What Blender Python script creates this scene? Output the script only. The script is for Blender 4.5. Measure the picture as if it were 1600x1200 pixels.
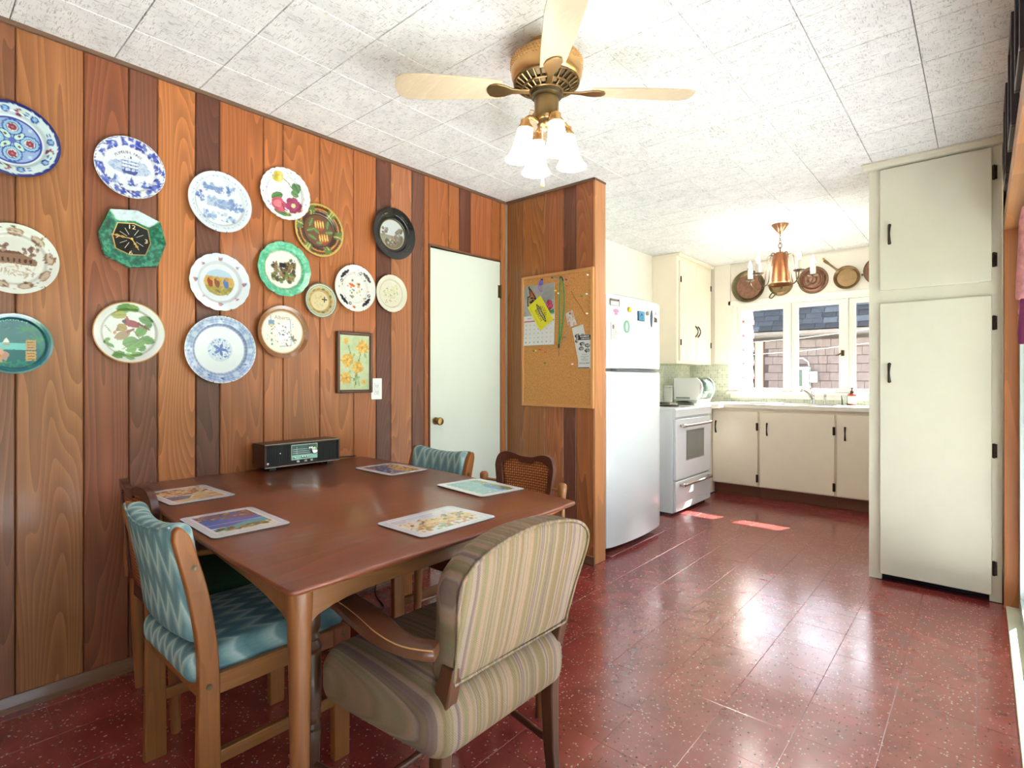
import bpy, bmesh, math, random
import numpy as np
from mathutils import Vector, Matrix, Euler
random.seed(7)
rng = np.random.default_rng(7)
PI = math.pi
for _o in list(bpy.data.objects):
    bpy.data.objects.remove(_o)
scene = bpy.context.scene
COL = scene.collection

# ------------------------------------------------------------------ camera
YAW = math.atan2(735, 844)
cam_data = bpy.data.cameras.new('camera')
cam_data.sensor_fit = 'HORIZONTAL'
cam_data.sensor_width = 36.0
cam_data.lens = 36.0 * 844 / 1600
cam_data.shift_y = -10 / 1600
cam_data.clip_start = 0.02
cam_data.clip_end = 200
cam = bpy.data.objects.new('camera', cam_data)
cam.location = (2.59, 0.0, 1.18)
cam.rotation_euler = (PI / 2, 0, YAW)
COL.objects.link(cam)
scene.camera = cam

# ------------------------------------------------------------------ world, sun, exposure
scene.view_settings.view_transform = 'Standard'
scene.view_settings.look = 'None'
scene.view_settings.gamma = 1.0
scene.view_settings.use_curve_mapping = False
scene.view_settings.exposure = 0.92
SUN_TRAVEL = Vector((-0.36, -1.0, -1.02)).normalized()
world = bpy.data.worlds.new('world')
scene.world = world
world.use_nodes = True
wn = world.node_tree
wn.nodes.clear()
w_out = wn.nodes.new('ShaderNodeOutputWorld')
w_bg = wn.nodes.new('ShaderNodeBackground')
w_sky = wn.nodes.new('ShaderNodeTexSky')
w_sky.sky_type = 'NISHITA'
w_sky.sun_disc = False
w_sky.sun_elevation = math.radians(44)
w_sky.sun_rotation = math.atan2(-SUN_TRAVEL.x, -SUN_TRAVEL.y)
w_sky.air_density = 1.0
w_sky.dust_density = 3.0
w_sky.ozone_density = 1.0
w_bg.inputs['Strength'].default_value = 0.46
w_hsv = wn.nodes.new('ShaderNodeHueSaturation')
w_hsv.inputs['Saturation'].default_value = 0.75
wn.links.new(w_sky.outputs[0], w_hsv.inputs['Color'])
wn.links.new(w_hsv.outputs[0], w_bg.inputs['Color'])
wn.links.new(w_bg.outputs[0], w_out.inputs['Surface'])
sun_data = bpy.data.lights.new('sun', 'SUN')
sun_data.energy = 66.0
sun_data.angle = math.radians(0.6)
sun_data.color = (1.0, 0.98, 0.95)
sun = bpy.data.objects.new('sun', sun_data)
sun.rotation_euler = SUN_TRAVEL.to_track_quat('-Z', 'Y').to_euler()
COL.objects.link(sun)


def portal(name, loc, rot, sx, sy):
    d = bpy.data.lights.new(name, 'AREA')
    d.shape = 'RECTANGLE'
    d.size, d.size_y = sx, sy
    d.cycles.is_portal = True
    o = bpy.data.objects.new(name, d)
    o.location = loc
    o.rotation_euler = rot
    COL.objects.link(o)


portal('kitchen_window_portal', (1.25, 6.36, 1.5), (-PI / 2, 0, 0), 1.75, 1.1)
portal('added_window_portal', (2.85, 5.1, 1.5), (0, PI / 2, 0), 1.1, 1.0)  # for the added, unseen window that lights the kitchen
portal('patio_door_portal', (2.86, 1.6, 1.0), (0, PI / 2, 0), 2.0, 4.5)


# ------------------------------------------------------------------ helpers
def S(r, g, b):
    def f(c):
        c /= 255.0
        return c / 12.92 if c <= 0.04045 else ((c + 0.055) / 1.055) ** 2.4
    return (f(r), f(g), f(b))


MATS = {}


class Nodes:
    """small helper around a node tree"""
    def __init__(self, name):
        self.m = bpy.data.materials.new(name)
        self.m.use_nodes = True
        self.t = self.m.node_tree
        self.t.nodes.clear()
        self.out = self.t.nodes.new('ShaderNodeOutputMaterial')
        self.b = self.t.nodes.new('ShaderNodeBsdfPrincipled')
        self.t.links.new(self.b.outputs[0], self.out.inputs[0])

    def n(self, kind, **kw):
        nd = self.t.nodes.new('ShaderNode' + kind)
        for k, v in kw.items():
            if k.startswith('i_'):
                key = k[2:]
                nd.inputs[int(key) if key.isdigit() else key].default_value = v
            else:
                setattr(nd, k, v)
        return nd

    def l(self, a, b):
        self.t.links.new(a, b)

    def math(self, op, a, b=None, c=None):
        nd = self.n('Math', operation=op)
        for i, x in enumerate((a, b, c)):
            if x is None:
                continue
            if isinstance(x, (int, float)):
                nd.inputs[i].default_value = x
            else:
                self.l(x, nd.inputs[i])
        return nd.outputs[0]

    def mix(self, fac, a, b, blend='MIX'):
        nd = self.n('Mix', data_type='RGBA', blend_type=blend)
        for sock, x in ((nd.inputs[0], fac), (nd.inputs[6], a), (nd.inputs[7], b)):
            if isinstance(x, (int, float)):
                sock.default_value = x
            elif isinstance(x, tuple):
                sock.default_value = (*x[:3], 1)
            else:
                self.l(x, sock)
        return nd.outputs[2]

    def ramp(self, fac, stops):
        nd = self.n('ValToRGB')
        cr = nd.color_ramp
        while len(cr.elements) < len(stops):
            cr.elements.new(0.5)
        for e, (p, c) in zip(cr.elements, stops):
            e.position = p
            e.color = (*c, 1) if len(c) == 3 else c
        self.l(fac, nd.inputs[0])
        return nd.outputs[0]

    def coord(self, scale=(1, 1, 1), out='Object', rnd=0.0, rot=(0, 0, 0)):
        tc = self.n('TexCoord') if out != 'World' else self.n('NewGeometry')
        src = tc.outputs[out] if out != 'World' else tc.outputs['Position']
        if rnd:
            oi = self.n('ObjectInfo')
            v = self.n('VectorMath', operation='SCALE')
            cb = self.n('CombineXYZ')
            self.l(oi.outputs['Random'], cb.inputs[0])
            r2 = self.math('FRACT', self.math('MULTIPLY', oi.outputs['Random'], 17.3))
            r3 = self.math('FRACT', self.math('MULTIPLY', oi.outputs['Random'], 91.7))
            self.l(r2, cb.inputs[1])
            self.l(r3, cb.inputs[2])
            self.l(cb.outputs[0], v.inputs[0])
            v.inputs['Scale'].default_value = rnd
            ad = self.n('VectorMath', operation='ADD')
            self.l(src, ad.inputs[0])
            self.l(v.outputs[0], ad.inputs[1])
            src = ad.outputs[0]
        mp = self.n('Mapping')
        mp.inputs['Scale'].default_value = scale
        mp.inputs['Rotation'].default_value = rot
        self.l(src, mp.inputs[0])
        return mp.outputs[0]

    def noise(self, vec, scale=5.0, detail=2.0, rough=0.5, dist=0.0):
        nd = self.n('TexNoise')
        nd.inputs['Scale'].default_value = scale
        nd.inputs['Detail'].default_value = detail
        nd.inputs['Roughness'].default_value = rough
        nd.inputs['Distortion'].default_value = dist
        if vec is not None:
            self.l(vec, nd.inputs['Vector'])
        return nd.outputs[0]

    def bump(self, h, strength=0.2, dist=0.01):
        nd = self.n('Bump')
        nd.inputs['Strength'].default_value = strength
        nd.inputs['Distance'].default_value = dist
        self.l(h, nd.inputs['Height'])
        self.l(nd.outputs[0], self.b.inputs['Normal'])

    def color(self, c):
        if isinstance(c, tuple):
            self.b.inputs['Base Color'].default_value = (*c[:3], 1)
        else:
            self.l(c, self.b.inputs['Base Color'])

    def p(self, rough=0.5, metal=0.0, spec=0.5, coat=0.0, coat_rough=0.1):
        self.b.inputs['Roughness'].default_value = rough
        self.b.inputs['Metallic'].default_value = metal
        self.b.inputs['Specular IOR Level'].default_value = spec
        self.b.inputs['Coat Weight'].default_value = coat
        self.b.inputs['Coat Roughness'].default_value = coat_rough
        return self


def plain(name, col, rough=0.5, metal=0.0, spec=0.5, coat=0.0, var=0.06, vscale=6.0, bump=0.0, bscale=60.0):
    """painted, plastic or metal surface: one colour with a faint procedural mottling"""
    if name in MATS:
        return MATS[name]
    N = Nodes(name)
    N.p(rough, metal, spec, coat)
    nz = N.noise(N.coord(), vscale, 3, 0.6)
    lo = tuple(c * (1 - var) for c in col)
    hi = tuple(min(1, c * (1 + var)) for c in col)
    N.color(N.ramp(nz, [(0.3, lo), (0.7, hi)]))
    if bump:
        N.bump(N.noise(N.coord(), bscale, 3, 0.6), bump, 0.004)
    MATS[name] = N.m
    return N.m


def wood(name, col=None, axis='Z', rough=0.4, ring=0.45, coat=0.0, freq=9.0, across=5.0, along=0.55, spec=0.4, fibre=0.16):
    """wood with cathedral rings made from the contour lines of stretched noise; colour from the object when col is None"""
    if name in MATS:
        return MATS[name]
    N = Nodes(name)
    N.p(rough, 0, spec, coat)
    sc = [across, across, across]
    k = 'XYZ'.index(axis)
    sc[k] = along
    vec = N.coord(tuple(sc), rnd=40.0)
    nz = N.noise(vec, 1.0, 1.6, 0.45)
    rings = N.math('FRACT', N.math('MULTIPLY', nz, freq))
    tri = N.math('POWER', rings, 1.6)
    tri = N.math('MULTIPLY', tri, 0.62)
    sf = [260.0, 260.0, 260.0]
    sf[k] = 5.0
    fib = N.noise(N.coord(tuple(sf), rnd=40.0), 1.0, 2, 0.6)
    broad = N.noise(N.coord(tuple(c * 0.5 for c in sc), rnd=40.0), 1.0, 2, 0.5)
    if col is None:
        oi = N.n('ObjectInfo')
        base = oi.outputs['Color']
    else:
        rgb = N.n('RGB')
        rgb.outputs[0].default_value = (*col, 1)
        base = rgb.outputs[0]
    d1 = N.math('MULTIPLY_ADD', tri, ring * 1.2, 1.0 - ring * 0.55)
    d2 = N.math('MULTIPLY_ADD', fib, fibre * 2, 1.0 - fibre)
    d3 = N.math('MULTIPLY_ADD', broad, 0.5, 0.75)
    d = N.math('MULTIPLY', N.math('MULTIPLY', d1, d2), d3)
    sat = N.mix(1.0, base, d, 'MULTIPLY')
    N.color(sat)
    N.bump(fib, 0.05, 0.002)
    MATS[name] = N.m
    return N.m


def vcol_mat(name, rough=0.25, spec=0.5, coat=0.0, bump=0.0):
    """printed or painted decoration kept in a colour attribute"""
    if name in MATS:
        return MATS[name]
    N = Nodes(name)
    N.p(rough, 0, spec, coat)
    a = N.n('VertexColor', layer_name='print')
    nz = N.noise(N.coord(), 40, 2)
    f = N.math('MULTIPLY_ADD', nz, 0.06, 0.72)
    N.color(N.mix(1.0, a.outputs[0], f, 'MULTIPLY'))
    if bump:
        N.bump(N.noise(N.coord(), 300, 2), bump, 0.002)
    MATS[name] = N.m
    return N.m


def emit_mat(name, col, strength, base=(0.9, 0.9, 0.88), rough=0.3):
    N = Nodes(name)
    N.p(rough)
    N.color(base)
    N.b.inputs['Emission Color'].default_value = (*col, 1)
    N.b.inputs['Emission Strength'].default_value = strength
    return N.m


def glass_mat(name, tint=(1, 1, 1), refl=0.7):
    N = Nodes(name)
    N.t.nodes.remove(N.b)
    tr = N.n('BsdfTransparent')
    tr.inputs[0].default_value = (*tint, 1)
    gl = N.n('BsdfGlossy')
    gl.inputs['Roughness'].default_value = 0.02
    fr = N.n('Fresnel')
    fr.inputs[0].default_value = 1.45
    mx = N.n('MixShader')
    N.l(N.math('MULTIPLY', fr.outputs[0], refl), mx.inputs[0])
    N.l(tr.outputs[0], mx.inputs[1])
    N.l(gl.outputs[0], mx.inputs[2])
    N.l(mx.outputs[0], N.out.inputs[0])
    return N.m


class B:
    """collects faces of ONE part"""
    def __init__(self):
        self.v = []
        self.f = []

    def add(self, vs, fs):
        o = len(self.v)
        self.v.extend([tuple(p) for p in vs])
        self.f.extend([tuple(i + o for i in f) for f in fs])
        return self

    def box(self, a, b):
        x0, y0, z0 = a
        x1, y1, z1 = b
        return self.add([(x0, y0, z0), (x1, y0, z0), (x1, y1, z0), (x0, y1, z0), (x0, y0, z1), (x1, y0, z1), (x1, y1, z1), (x0, y1, z1)],
                        [(0, 3, 2, 1), (4, 5, 6, 7), (0, 1, 5, 4), (1, 2, 6, 5), (2, 3, 7, 6), (3, 0, 4, 7)])

    def rings(self, rings, closed=True, caps=True):
        n = len(rings[0])
        vs = [p for r in rings for p in r]
        fs = []
        for i in range(len(rings) - 1):
            for j in range(n if closed else n - 1):
                k = (j + 1) % n
                fs.append((i * n + j, i * n + k, (i + 1) * n + k, (i + 1) * n + j))
        if caps:
            fs.append(tuple(range(n - 1, -1, -1)))
            m = (len(rings) - 1) * n
            fs.append(tuple(range(m, m + n)))
        return self.add(vs, fs)

    def lathe(self, prof, n=24, c=(0, 0, 0), axis='Z', caps=True, sx=1.0, sy=1.0):
        rs = []
        for r, h in prof:
            ring = []
            for i in range(n):
                a = 2 * PI * i / n
                p, q = r * math.cos(a) * sx, r * math.sin(a) * sy
                if axis == 'Z':
                    ring.append((c[0] + p, c[1] + q, c[2] + h))
                elif axis == 'X':
                    ring.append((c[0] + h, c[1] + p, c[2] + q))
                else:
                    ring.append((c[0] + q, c[1] + h, c[2] + p))
            rs.append(ring)
        return self.rings(rs, True, caps)

    def tube(self, path, r, n=8, caps=True, closed=False):
        P = [Vector(p) for p in path]
        m = len(P)
        R = [r[min(len(r) - 1, round(i * (len(r) - 1) / max(1, m - 1)))] for i in range(m)] if isinstance(r, (list, tuple)) else [r] * m
        up = None
        rs = []
        for i in range(m):
            if closed:
                t = P[(i + 1) % m] - P[i - 1]
            else:
                t = P[min(i + 1, m - 1)] - P[max(i - 1, 0)]
            t.normalize()
            if up is None:
                up = t.orthogonal().normalized()
            up = (up - t * up.dot(t))
            up.normalize()
            s = t.cross(up)
            rs.append([P[i] + (up * math.cos(2 * PI * k / n) + s * math.sin(2 * PI * k / n)) * R[i] for k in range(n)])
        if closed:
            rs.append(rs[0])
            return self.rings(rs, True, False)
        return self.rings(rs, True, caps)

    def prism(self, poly, d0, d1, plane='XY'):
        def m(p, d):
            return {'XY': (p[0], p[1], d), 'YZ': (d, p[0], p[1]), 'XZ': (p[0], d, p[1])}[plane]
        return self.rings([[m(p, d0) for p in poly], [m(p, d1) for p in poly]])

    def rbox(self, c, s, r, mid=2, arc=3, deform=None):
        """box with rounded edges: a subdivided cube whose margins are pulled onto arcs"""
        ax = []
        for k in s:
            inn = max(k / 2 - r, 1e-4)
            half = [inn + r * math.tan(PI / 4 * t / arc) for t in range(1, arc + 1)]
            row = [(-1, inn, -h) for h in reversed(half)] + [(0, inn, -inn + 2 * inn * t / mid) for t in range(mid + 1)] + [(1, inn, h) for h in half]
            ax.append(row)
        n = mid + 2 * arc
        idx = {}
        vs, fs = [], []

        def vert(i, j, k):
            key = (i, j, k)
            if key in idx:
                return idx[key]
            e, d = [], []
            for t, row in zip((i, j, k), ax):
                sg, inn, q = row[t]
                core = max(-inn, min(inn, q))
                e.append(core)
                d.append(q - core)
            d = Vector(d)
            d = d.normalized() * r if d.length > 1e-9 else d
            p = [c[t] + e[t] + d[t] for t in range(3)]
            if deform:
                p = deform(*p)
            idx[key] = len(vs)
            vs.append(tuple(p))
            return idx[key]
        for a in range(n):
            for b in range(n):
                fs.append((vert(a, b, 0), vert(a, b + 1, 0), vert(a + 1, b + 1, 0), vert(a + 1, b, 0)))
                fs.append((vert(a, b, n), vert(a + 1, b, n), vert(a + 1, b + 1, n), vert(a, b + 1, n)))
                fs.append((vert(a, 0, b), vert(a + 1, 0, b), vert(a + 1, 0, b + 1), vert(a, 0, b + 1)))
                fs.append((vert(a, n, b), vert(a, n, b + 1), vert(a + 1, n, b + 1), vert(a + 1, n, b)))
                fs.append((vert(0, a, b), vert(0, a, b + 1), vert(0, a + 1, b + 1), vert(0, a + 1, b)))
                fs.append((vert(n, a, b), vert(n, a + 1, b), vert(n, a + 1, b + 1), vert(n, a, b + 1)))
        return self.add(vs, fs)

    def sphere(self, c, r, n=12, sz=1.0):
        prof = [(max(1e-4, r * math.sin(PI * i / (n // 2 + 2))), -r * sz * math.cos(PI * i / (n // 2 + 2))) for i in range(n // 2 + 3)]
        return self.lathe(prof, n, c)


WORLD = {}


def link(o, parent=None):
    COL.objects.link(o)
    if parent is not None:
        o.parent = parent
    return o


def build(name, b, mat, parent=None, bevel=0.0, smooth=True, seg=2, subsurf=0, color=None, origin=None, angle=40):
    root = parent
    while root is not None and root.parent is not None:
        root = root.parent
    off = Vector(WORLD.get(root.name, (0, 0, 0))) if root is not None else Vector((0, 0, 0))
    if origin is not None:
        off = Vector(origin)
    me = bpy.data.meshes.new(name)
    me.from_pydata([tuple(Vector(p) - off) for p in b.v], [], b.f)
    me.validate()
    bm = bmesh.new()
    bm.from_mesh(me)
    bmesh.ops.recalc_face_normals(bm, faces=bm.faces)
    bm.to_mesh(me)
    bm.free()
    me.update()
    if smooth:
        me.shade_smooth()
        me.set_sharp_from_angle(angle=math.radians(angle))
    if mat is not None:
        me.materials.append(mat)
    o = bpy.data.objects.new(name, me)
    if origin is not None:
        o.location = origin
        if parent is not None:
            o.location = Vector(origin) - Vector(WORLD.get(root.name, (0, 0, 0)))
    link(o, parent)
    if color is not None:
        o.color = (*color, 1)
    if bevel:
        md = o.modifiers.new('bevel', 'BEVEL')
        md.width = bevel
        md.segments = seg
        md.limit_method = 'ANGLE'
        md.angle_limit = math.radians(35)
        md.harden_normals = False
    if subsurf:
        md = o.modifiers.new('subsurf', 'SUBSURF')
        md.levels = md.render_levels = subsurf
    return o


def tag(o, label, cat, group=None):
    o['label'] = label
    o['category'] = cat
    if group:
        o['group'] = group
    return o


def struct(o, label=None):
    o['kind'] = 'structure'
    if label:
        o['label'] = label
    return o


def thing(name, label, cat, loc=(0, 0, 0), rotz=0.0, group=None, world=False):
    """Empty at a thing's base; with world=True the parts are given in room coordinates"""
    o = bpy.data.objects.new(name, None)
    o.empty_display_size = 0.05
    o.location = loc
    o.rotation_euler = (0, 0, rotz)
    COL.objects.link(o)
    tag(o, label, cat, group)
    if world:
        WORLD[o.name] = tuple(loc)
    return o


def copy_thing(src, loc, rotz, label):
    """a copy of a thing with its parts and sub-parts, sharing the meshes"""
    r = src.copy()
    COL.objects.link(r)
    r.location = loc
    r.rotation_euler = (0, 0, rotz)
    r['label'] = label
    for ch in list(src.children):
        c = ch.copy()
        COL.objects.link(c)
        c.parent = r
        for g in list(ch.children):
            d = g.copy()
            COL.objects.link(d)
            d.parent = c
    return r


# ---- printing: a small raster that is read into a colour attribute
class Canvas:
    def __init__(self, base, n=220, aspect=1.0):
        self.n = n
        self.nx = int(n * aspect)
        self.asp = aspect
        self.a = np.ones((n, self.nx, 3)) * np.array(base) / 255.0
        self.X, self.Y = np.meshgrid(np.linspace(-aspect, aspect, self.nx), np.linspace(-1, 1, n))
        self.R = np.hypot(self.X, self.Y)
        self.T = np.arctan2(self.Y, self.X)

    def put(self, mask, col, alpha=1.0):
        m = (np.clip(mask, 0, 1) * alpha)[..., None]
        self.a = self.a * (1 - m) + np.array(col) / 255.0 * m

    def disk(self, x, y, r, col, alpha=1.0):
        self.put((np.hypot(self.X - x, self.Y - y) < r).astype(float), col, alpha)

    def ell(self, x, y, rx, ry, col, rot=0.0, alpha=1.0):
        c, s = math.cos(rot), math.sin(rot)
        dx, dy = self.X - x, self.Y - y
        self.put((((dx * c + dy * s) / rx) ** 2 + ((-dx * s + dy * c) / ry) ** 2 < 1).astype(float), col, alpha)

    def ring(self, r0, r1, col, alpha=1.0):
        self.put(((self.R > r0) & (self.R < r1)).astype(float), col, alpha)

    def rect(self, x0, y0, x1, y1, col, alpha=1.0):
        self.put(((self.X > x0) & (self.X < x1) & (self.Y > y0) & (self.Y < y1)).astype(float), col, alpha)

    def poly(self, pts, col, alpha=1.0):
        inside = np.zeros(self.X.shape, bool)
        m = len(pts)
        for i in range(m):
            x0, y0 = pts[i]
            x1, y1 = pts[(i + 1) % m]
            if y0 == y1:
                continue
            cond = ((self.Y > min(y0, y1)) & (self.Y <= max(y0, y1)) & (self.X < (x1 - x0) * (self.Y - y0) / (y1 - y0) + x0))
            inside ^= cond
        self.put(inside.astype(float), col, alpha)

    def line(self, pts, w, col, alpha=1.0):
        for (x0, y0), (x1, y1) in zip(pts[:-1], pts[1:]):
            dx, dy = x1 - x0, y1 - y0
            L = dx * dx + dy * dy + 1e-9
            t = np.clip(((self.X - x0) * dx + (self.Y - y0) * dy) / L, 0, 1)
            d = np.hypot(self.X - x0 - t * dx, self.Y - y0 - t * dy)
            self.put((d < w).astype(float), col, alpha)

    def spots(self, count, region, size, cols, alpha=1.0, squash=1.0):
        """scatter blots; region(x, y) says where they may fall"""
        k = 0
        tries = 0
        while k < count and tries < count * 30:
            tries += 1
            x, y = rng.uniform(-self.asp, self.asp), rng.uniform(-1, 1)
            if region(x, y):
                s = rng.uniform(*size)
                self.ell(x, y, s, s * squash, cols[int(rng.integers(len(cols)))], rng.uniform(0, PI), alpha)
                k += 1

    def leaf(self, x, y, L, W, rot, col, vein=None):
        self.ell(x, y, L, W, col, rot)
        self.ell(x + L * 0.35 * math.cos(rot), y + L * 0.35 * math.sin(rot), L * 0.7, W * 0.55, col, rot)
        if vein:
            self.line([(x - L * math.cos(rot), y - L * math.sin(rot)), (x + L * math.cos(rot), y + L * math.sin(rot))], 0.012, vein)

    def flower(self, x, y, r, col, core, petals=5):
        for i in range(petals):
            a = 2 * PI * i / petals + 0.3
            self.disk(x + r * 0.55 * math.cos(a), y + r * 0.55 * math.sin(a), r * 0.5, col if i % 2 else tuple(c * 0.9 for c in col))
        self.disk(x, y, r * 0.28, core)

    def sample(self, x, y):
        """linear colours at arrays of x, y"""
        i = np.clip(((np.asarray(y) + 1) / 2 * (self.n - 1)).round().astype(int), 0, self.n - 1)
        j = np.clip(((np.asarray(x) / self.asp + 1) / 2 * (self.nx - 1)).round().astype(int), 0, self.nx - 1)
        c = np.clip(self.a[i, j], 0, 1)
        return np.where(c <= 0.04045, c / 12.92, ((c + 0.055) / 1.055) ** 2.4)


def set_print(o, cols):
    at = o.data.color_attributes.new('print', 'FLOAT_COLOR', 'POINT')
    buf = np.ones((len(o.data.vertices), 4), dtype=np.float32)
    buf[:len(cols), :3] = cols
    at.data.foreach_set('color', buf.ravel())
    return o


def sheet(name, canvas, w, h, mat, M, parent=None, thick=0.0006, corner=0.0, nx=70, ny=70, edge=(0.8, 0.8, 0.78), bend=None):
    """thin printed sheet: local x across, y up, print on +z, placed by matrix M"""
    b = B()
    vs, cs, fs = [], [], []
    for lay in (1, 0):
        for j in range(ny + 1):
            for i in range(nx + 1):
                u, v = 2 * i / nx - 1, 2 * j / ny - 1
                x, y = u * w / 2, v * h / 2
                if corner:
                    ax, ay = abs(x) - (w / 2 - corner), abs(y) - (h / 2 - corner)
                    if ax > 0 and ay > 0:
                        d = math.hypot(ax, ay)
                        if d > corner:
                            x = math.copysign(w / 2 - corner + ax / d * corner, x)
                            y = math.copysign(h / 2 - corner + ay / d * corner, y)
                z = thick * lay + (bend(u, v) if bend else 0.0)
                vs.append(M @ Vector((x, y, z)))
                cs.append((u * canvas.asp, v, lay))
    n1 = (nx + 1) * (ny + 1)
    for j in range(ny):
        for i in range(nx):
            a = j * (nx + 1) + i
            q = (a, a + 1, a + nx + 2, a + nx + 1)
            fs.append(q)
            fs.append(tuple(n1 + k for k in reversed(q)))
    per = [i for i in range(nx)] + [j * (nx + 1) + nx for j in range(ny)] + [ny * (nx + 1) + nx - i for i in range(nx)] + [(ny - j) * (nx + 1) for j in range(ny)]
    for k in range(len(per)):
        a, c = per[k], per[(k + 1) % len(per)]
        fs.append((a, a + n1, c + n1, c))
    b.add(vs, fs)
    o = build(name, b, mat, parent, smooth=False)
    cs = np.array(cs)
    cols = canvas.sample(cs[:, 0], cs[:, 1])
    cols[cs[:, 2] == 0] = edge
    set_print(o, cols)
    return o


_fonts = {}


def glyphs(text, size):
    """outline of a text as (verts2d, faces, width), centred"""
    key = (text, size)
    if key in _fonts:
        return _fonts[key]
    cu = bpy.data.curves.new('lettering_tmp', 'FONT')
    cu.body = text
    cu.size = size
    cu.align_x = 'CENTER'
    cu.resolution_u = 2
    ob = bpy.data.objects.new('lettering_tmp', cu)
    COL.objects.link(ob)
    dg = bpy.context.evaluated_depsgraph_get()
    me = bpy.data.meshes.new_from_object(ob.evaluated_get(dg))
    vs = [(v.co.x, v.co.y) for v in me.vertices]
    fs = [tuple(p.vertices) for p in me.polygons]
    bpy.data.objects.remove(ob)
    bpy.data.curves.remove(cu)
    bpy.data.meshes.remove(me)
    w = (max(v[0] for v in vs) - min(v[0] for v in vs)) if vs else size * 0.3
    _fonts[key] = (vs, fs, w)
    return _fonts[key]


def lettering(text, size, M, mat, parent, name='lettering', arc=None, bold=1.0):
    """flat printed letters; straight, or along an arc=(radius, mid_angle, step)"""
    b = B()
    if arc is None:
        vs, fs, _ = glyphs(text, size)
        b.add([M @ Vector((x * bold, y, 0)) for x, y in vs], fs)
    else:
        r, mid, step = arc
        n = len(text)
        for i, ch in enumerate(text):
            if ch == ' ':
                continue
            vs, fs, _ = glyphs(ch, size)
            a = mid - (i - (n - 1) / 2) * step
            R = Matrix.Rotation(a - PI / 2, 4, 'Z')
            T = Matrix.Translation((r * math.cos(a), r * math.sin(a), 0))
            b.add([M @ (T @ R @ Vector((x * bold, y, 0))) for x, y in vs], fs)
    return build(name, b, mat, parent, smooth=False)


# matrices: print axes on the left wall (faces +x), partition (faces -y) and on table tops
def M_left(y, z, x=0.0, rot=0.0):
    m = Matrix(((0, 0, 1, x), (1, 0, 0, y), (0, 1, 0, z), (0, 0, 0, 1)))
    return m @ Matrix.Rotation(rot, 4, 'Z')


def M_part(x, z, y, rot=0.0):
    m = Matrix(((1, 0, 0, x), (0, 0, -1, y), (0, 1, 0, z), (0, 0, 0, 1)))
    return m @ Matrix.Rotation(rot, 4, 'Z')


# ================================================================== THE SETTING
ROOM_Y0, ROOM_Y1, ROOM_X1, CEIL = -1.6, 6.14, 2.685, 2.44
cream = plain('cream_paint', S(247, 241, 228), 0.45, var=0.02)
white_trim = plain('white_gloss_paint', S(247, 243, 234), 0.3, var=0.02)
beige = plain('beige_wall_paint', S(196, 178, 150), 0.6, var=0.03)
dark_void = plain('light_stop_dark', S(60, 45, 35), 0.8)

# ---- materials of the big surfaces
N = Nodes('red_vinyl_tile')
N.p(0.2, 0, 0.5)
N.b.inputs['IOR'].default_value = 2.2
vec = N.coord((1, 1, 1), 'World')
vo = N.n('TexVoronoi', feature='F1')
vo.inputs['Scale'].default_value = 125
vo.inputs['Randomness'].default_value = 1.0
vdist = N.n('Mapping')
nzv = N.n('TexNoise')
nzv.inputs['Scale'].default_value = 90
N.l(vec, nzv.inputs['Vector'])
vm = N.n('VectorMath', operation='MULTIPLY_ADD')
N.l(nzv.outputs['Color'], vm.inputs[0])
vm.inputs[1].default_value = (0.008, 0.008, 0.0)
N.l(vec, vm.inputs[2])
N.l(vm.outputs[0], vo.inputs['Vector'])
sep = N.n('SeparateColor')
N.l(vo.outputs['Color'], sep.inputs[0])
small = N.math('LESS_THAN', vo.outputs['Distance'], N.math('MULTIPLY_ADD', sep.outputs[2], 0.36, 0.06))
pick_w = N.math('MULTIPLY', small, N.math('GREATER_THAN', sep.outputs[0], 0.74))
pick_d = N.math('MULTIPLY', small, N.math('LESS_THAN', sep.outputs[0], 0.16))
oi = N.n('ObjectInfo')
tone = N.math('MULTIPLY_ADD', oi.outputs['Random'], 0.16, 0.92)
mott = N.noise(vec, 7, 3)
base = N.ramp(mott, [(0.3, S(122, 42, 40)), (0.7, S(144, 58, 53))])
base = N.mix(1.0, base, tone, 'MULTIPLY')
chip = N.mix(pick_w, base, S(192, 146, 130))
chip = N.mix(pick_d, chip, S(108, 44, 43))
N.color(chip)
scuff = N.noise(vec, 3.2, 4, 0.6)
rr = N.n('MapRange')
rr.inputs['From Min'].default_value, rr.inputs['From Max'].default_value = 0.3, 0.75
rr.inputs['To Min'].default_value, rr.inputs['To Max'].default_value = 0.15, 0.27
N.l(scuff, rr.inputs[0])
N.l(rr.outputs[0], N.b.inputs['Roughness'])
N.bump(N.noise(vec, 14, 2, 0.5), 0.03, 0.02)
floor_mat = N.m

N = Nodes('ceiling_tile_paper')
N.p(0.85, 0, 0.2)
v1 = N.coord((30, 240, 1), rnd=30.0)
v2 = N.coord((240, 30, 1), rnd=30.0)
v3 = N.coord((9, 9, 1), rnd=30.0)
n1, n2, n3 = N.noise(v1, 1.0, 3, 0.7), N.noise(v2, 1.0, 3, 0.7), N.noise(v3, 1.0, 2)
n4 = N.noise(N.coord((40, 40, 1), rnd=30.0), 1.0, 2)
m1 = N.math('MULTIPLY', N.math('GREATER_THAN', N.math('MULTIPLY_ADD', n3, 0.18, n1), 0.685), N.math('GREATER_THAN', n4, 0.42))
m2 = N.math('MULTIPLY', N.math('GREATER_THAN', N.math('MULTIPLY_ADD', n3, -0.18, n2), 0.505), N.math('GREATER_THAN', n4, 0.47))
mm = N.math('MAXIMUM', m1, m2)
bs = N.ramp(n3, [(0.3, S(228, 228, 228)), (0.7, S(242, 242, 241))])
N.color(N.mix(N.math('MULTIPLY', mm, 0.5), bs, S(134, 130, 126)))
ceil_mat = N.m

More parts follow.
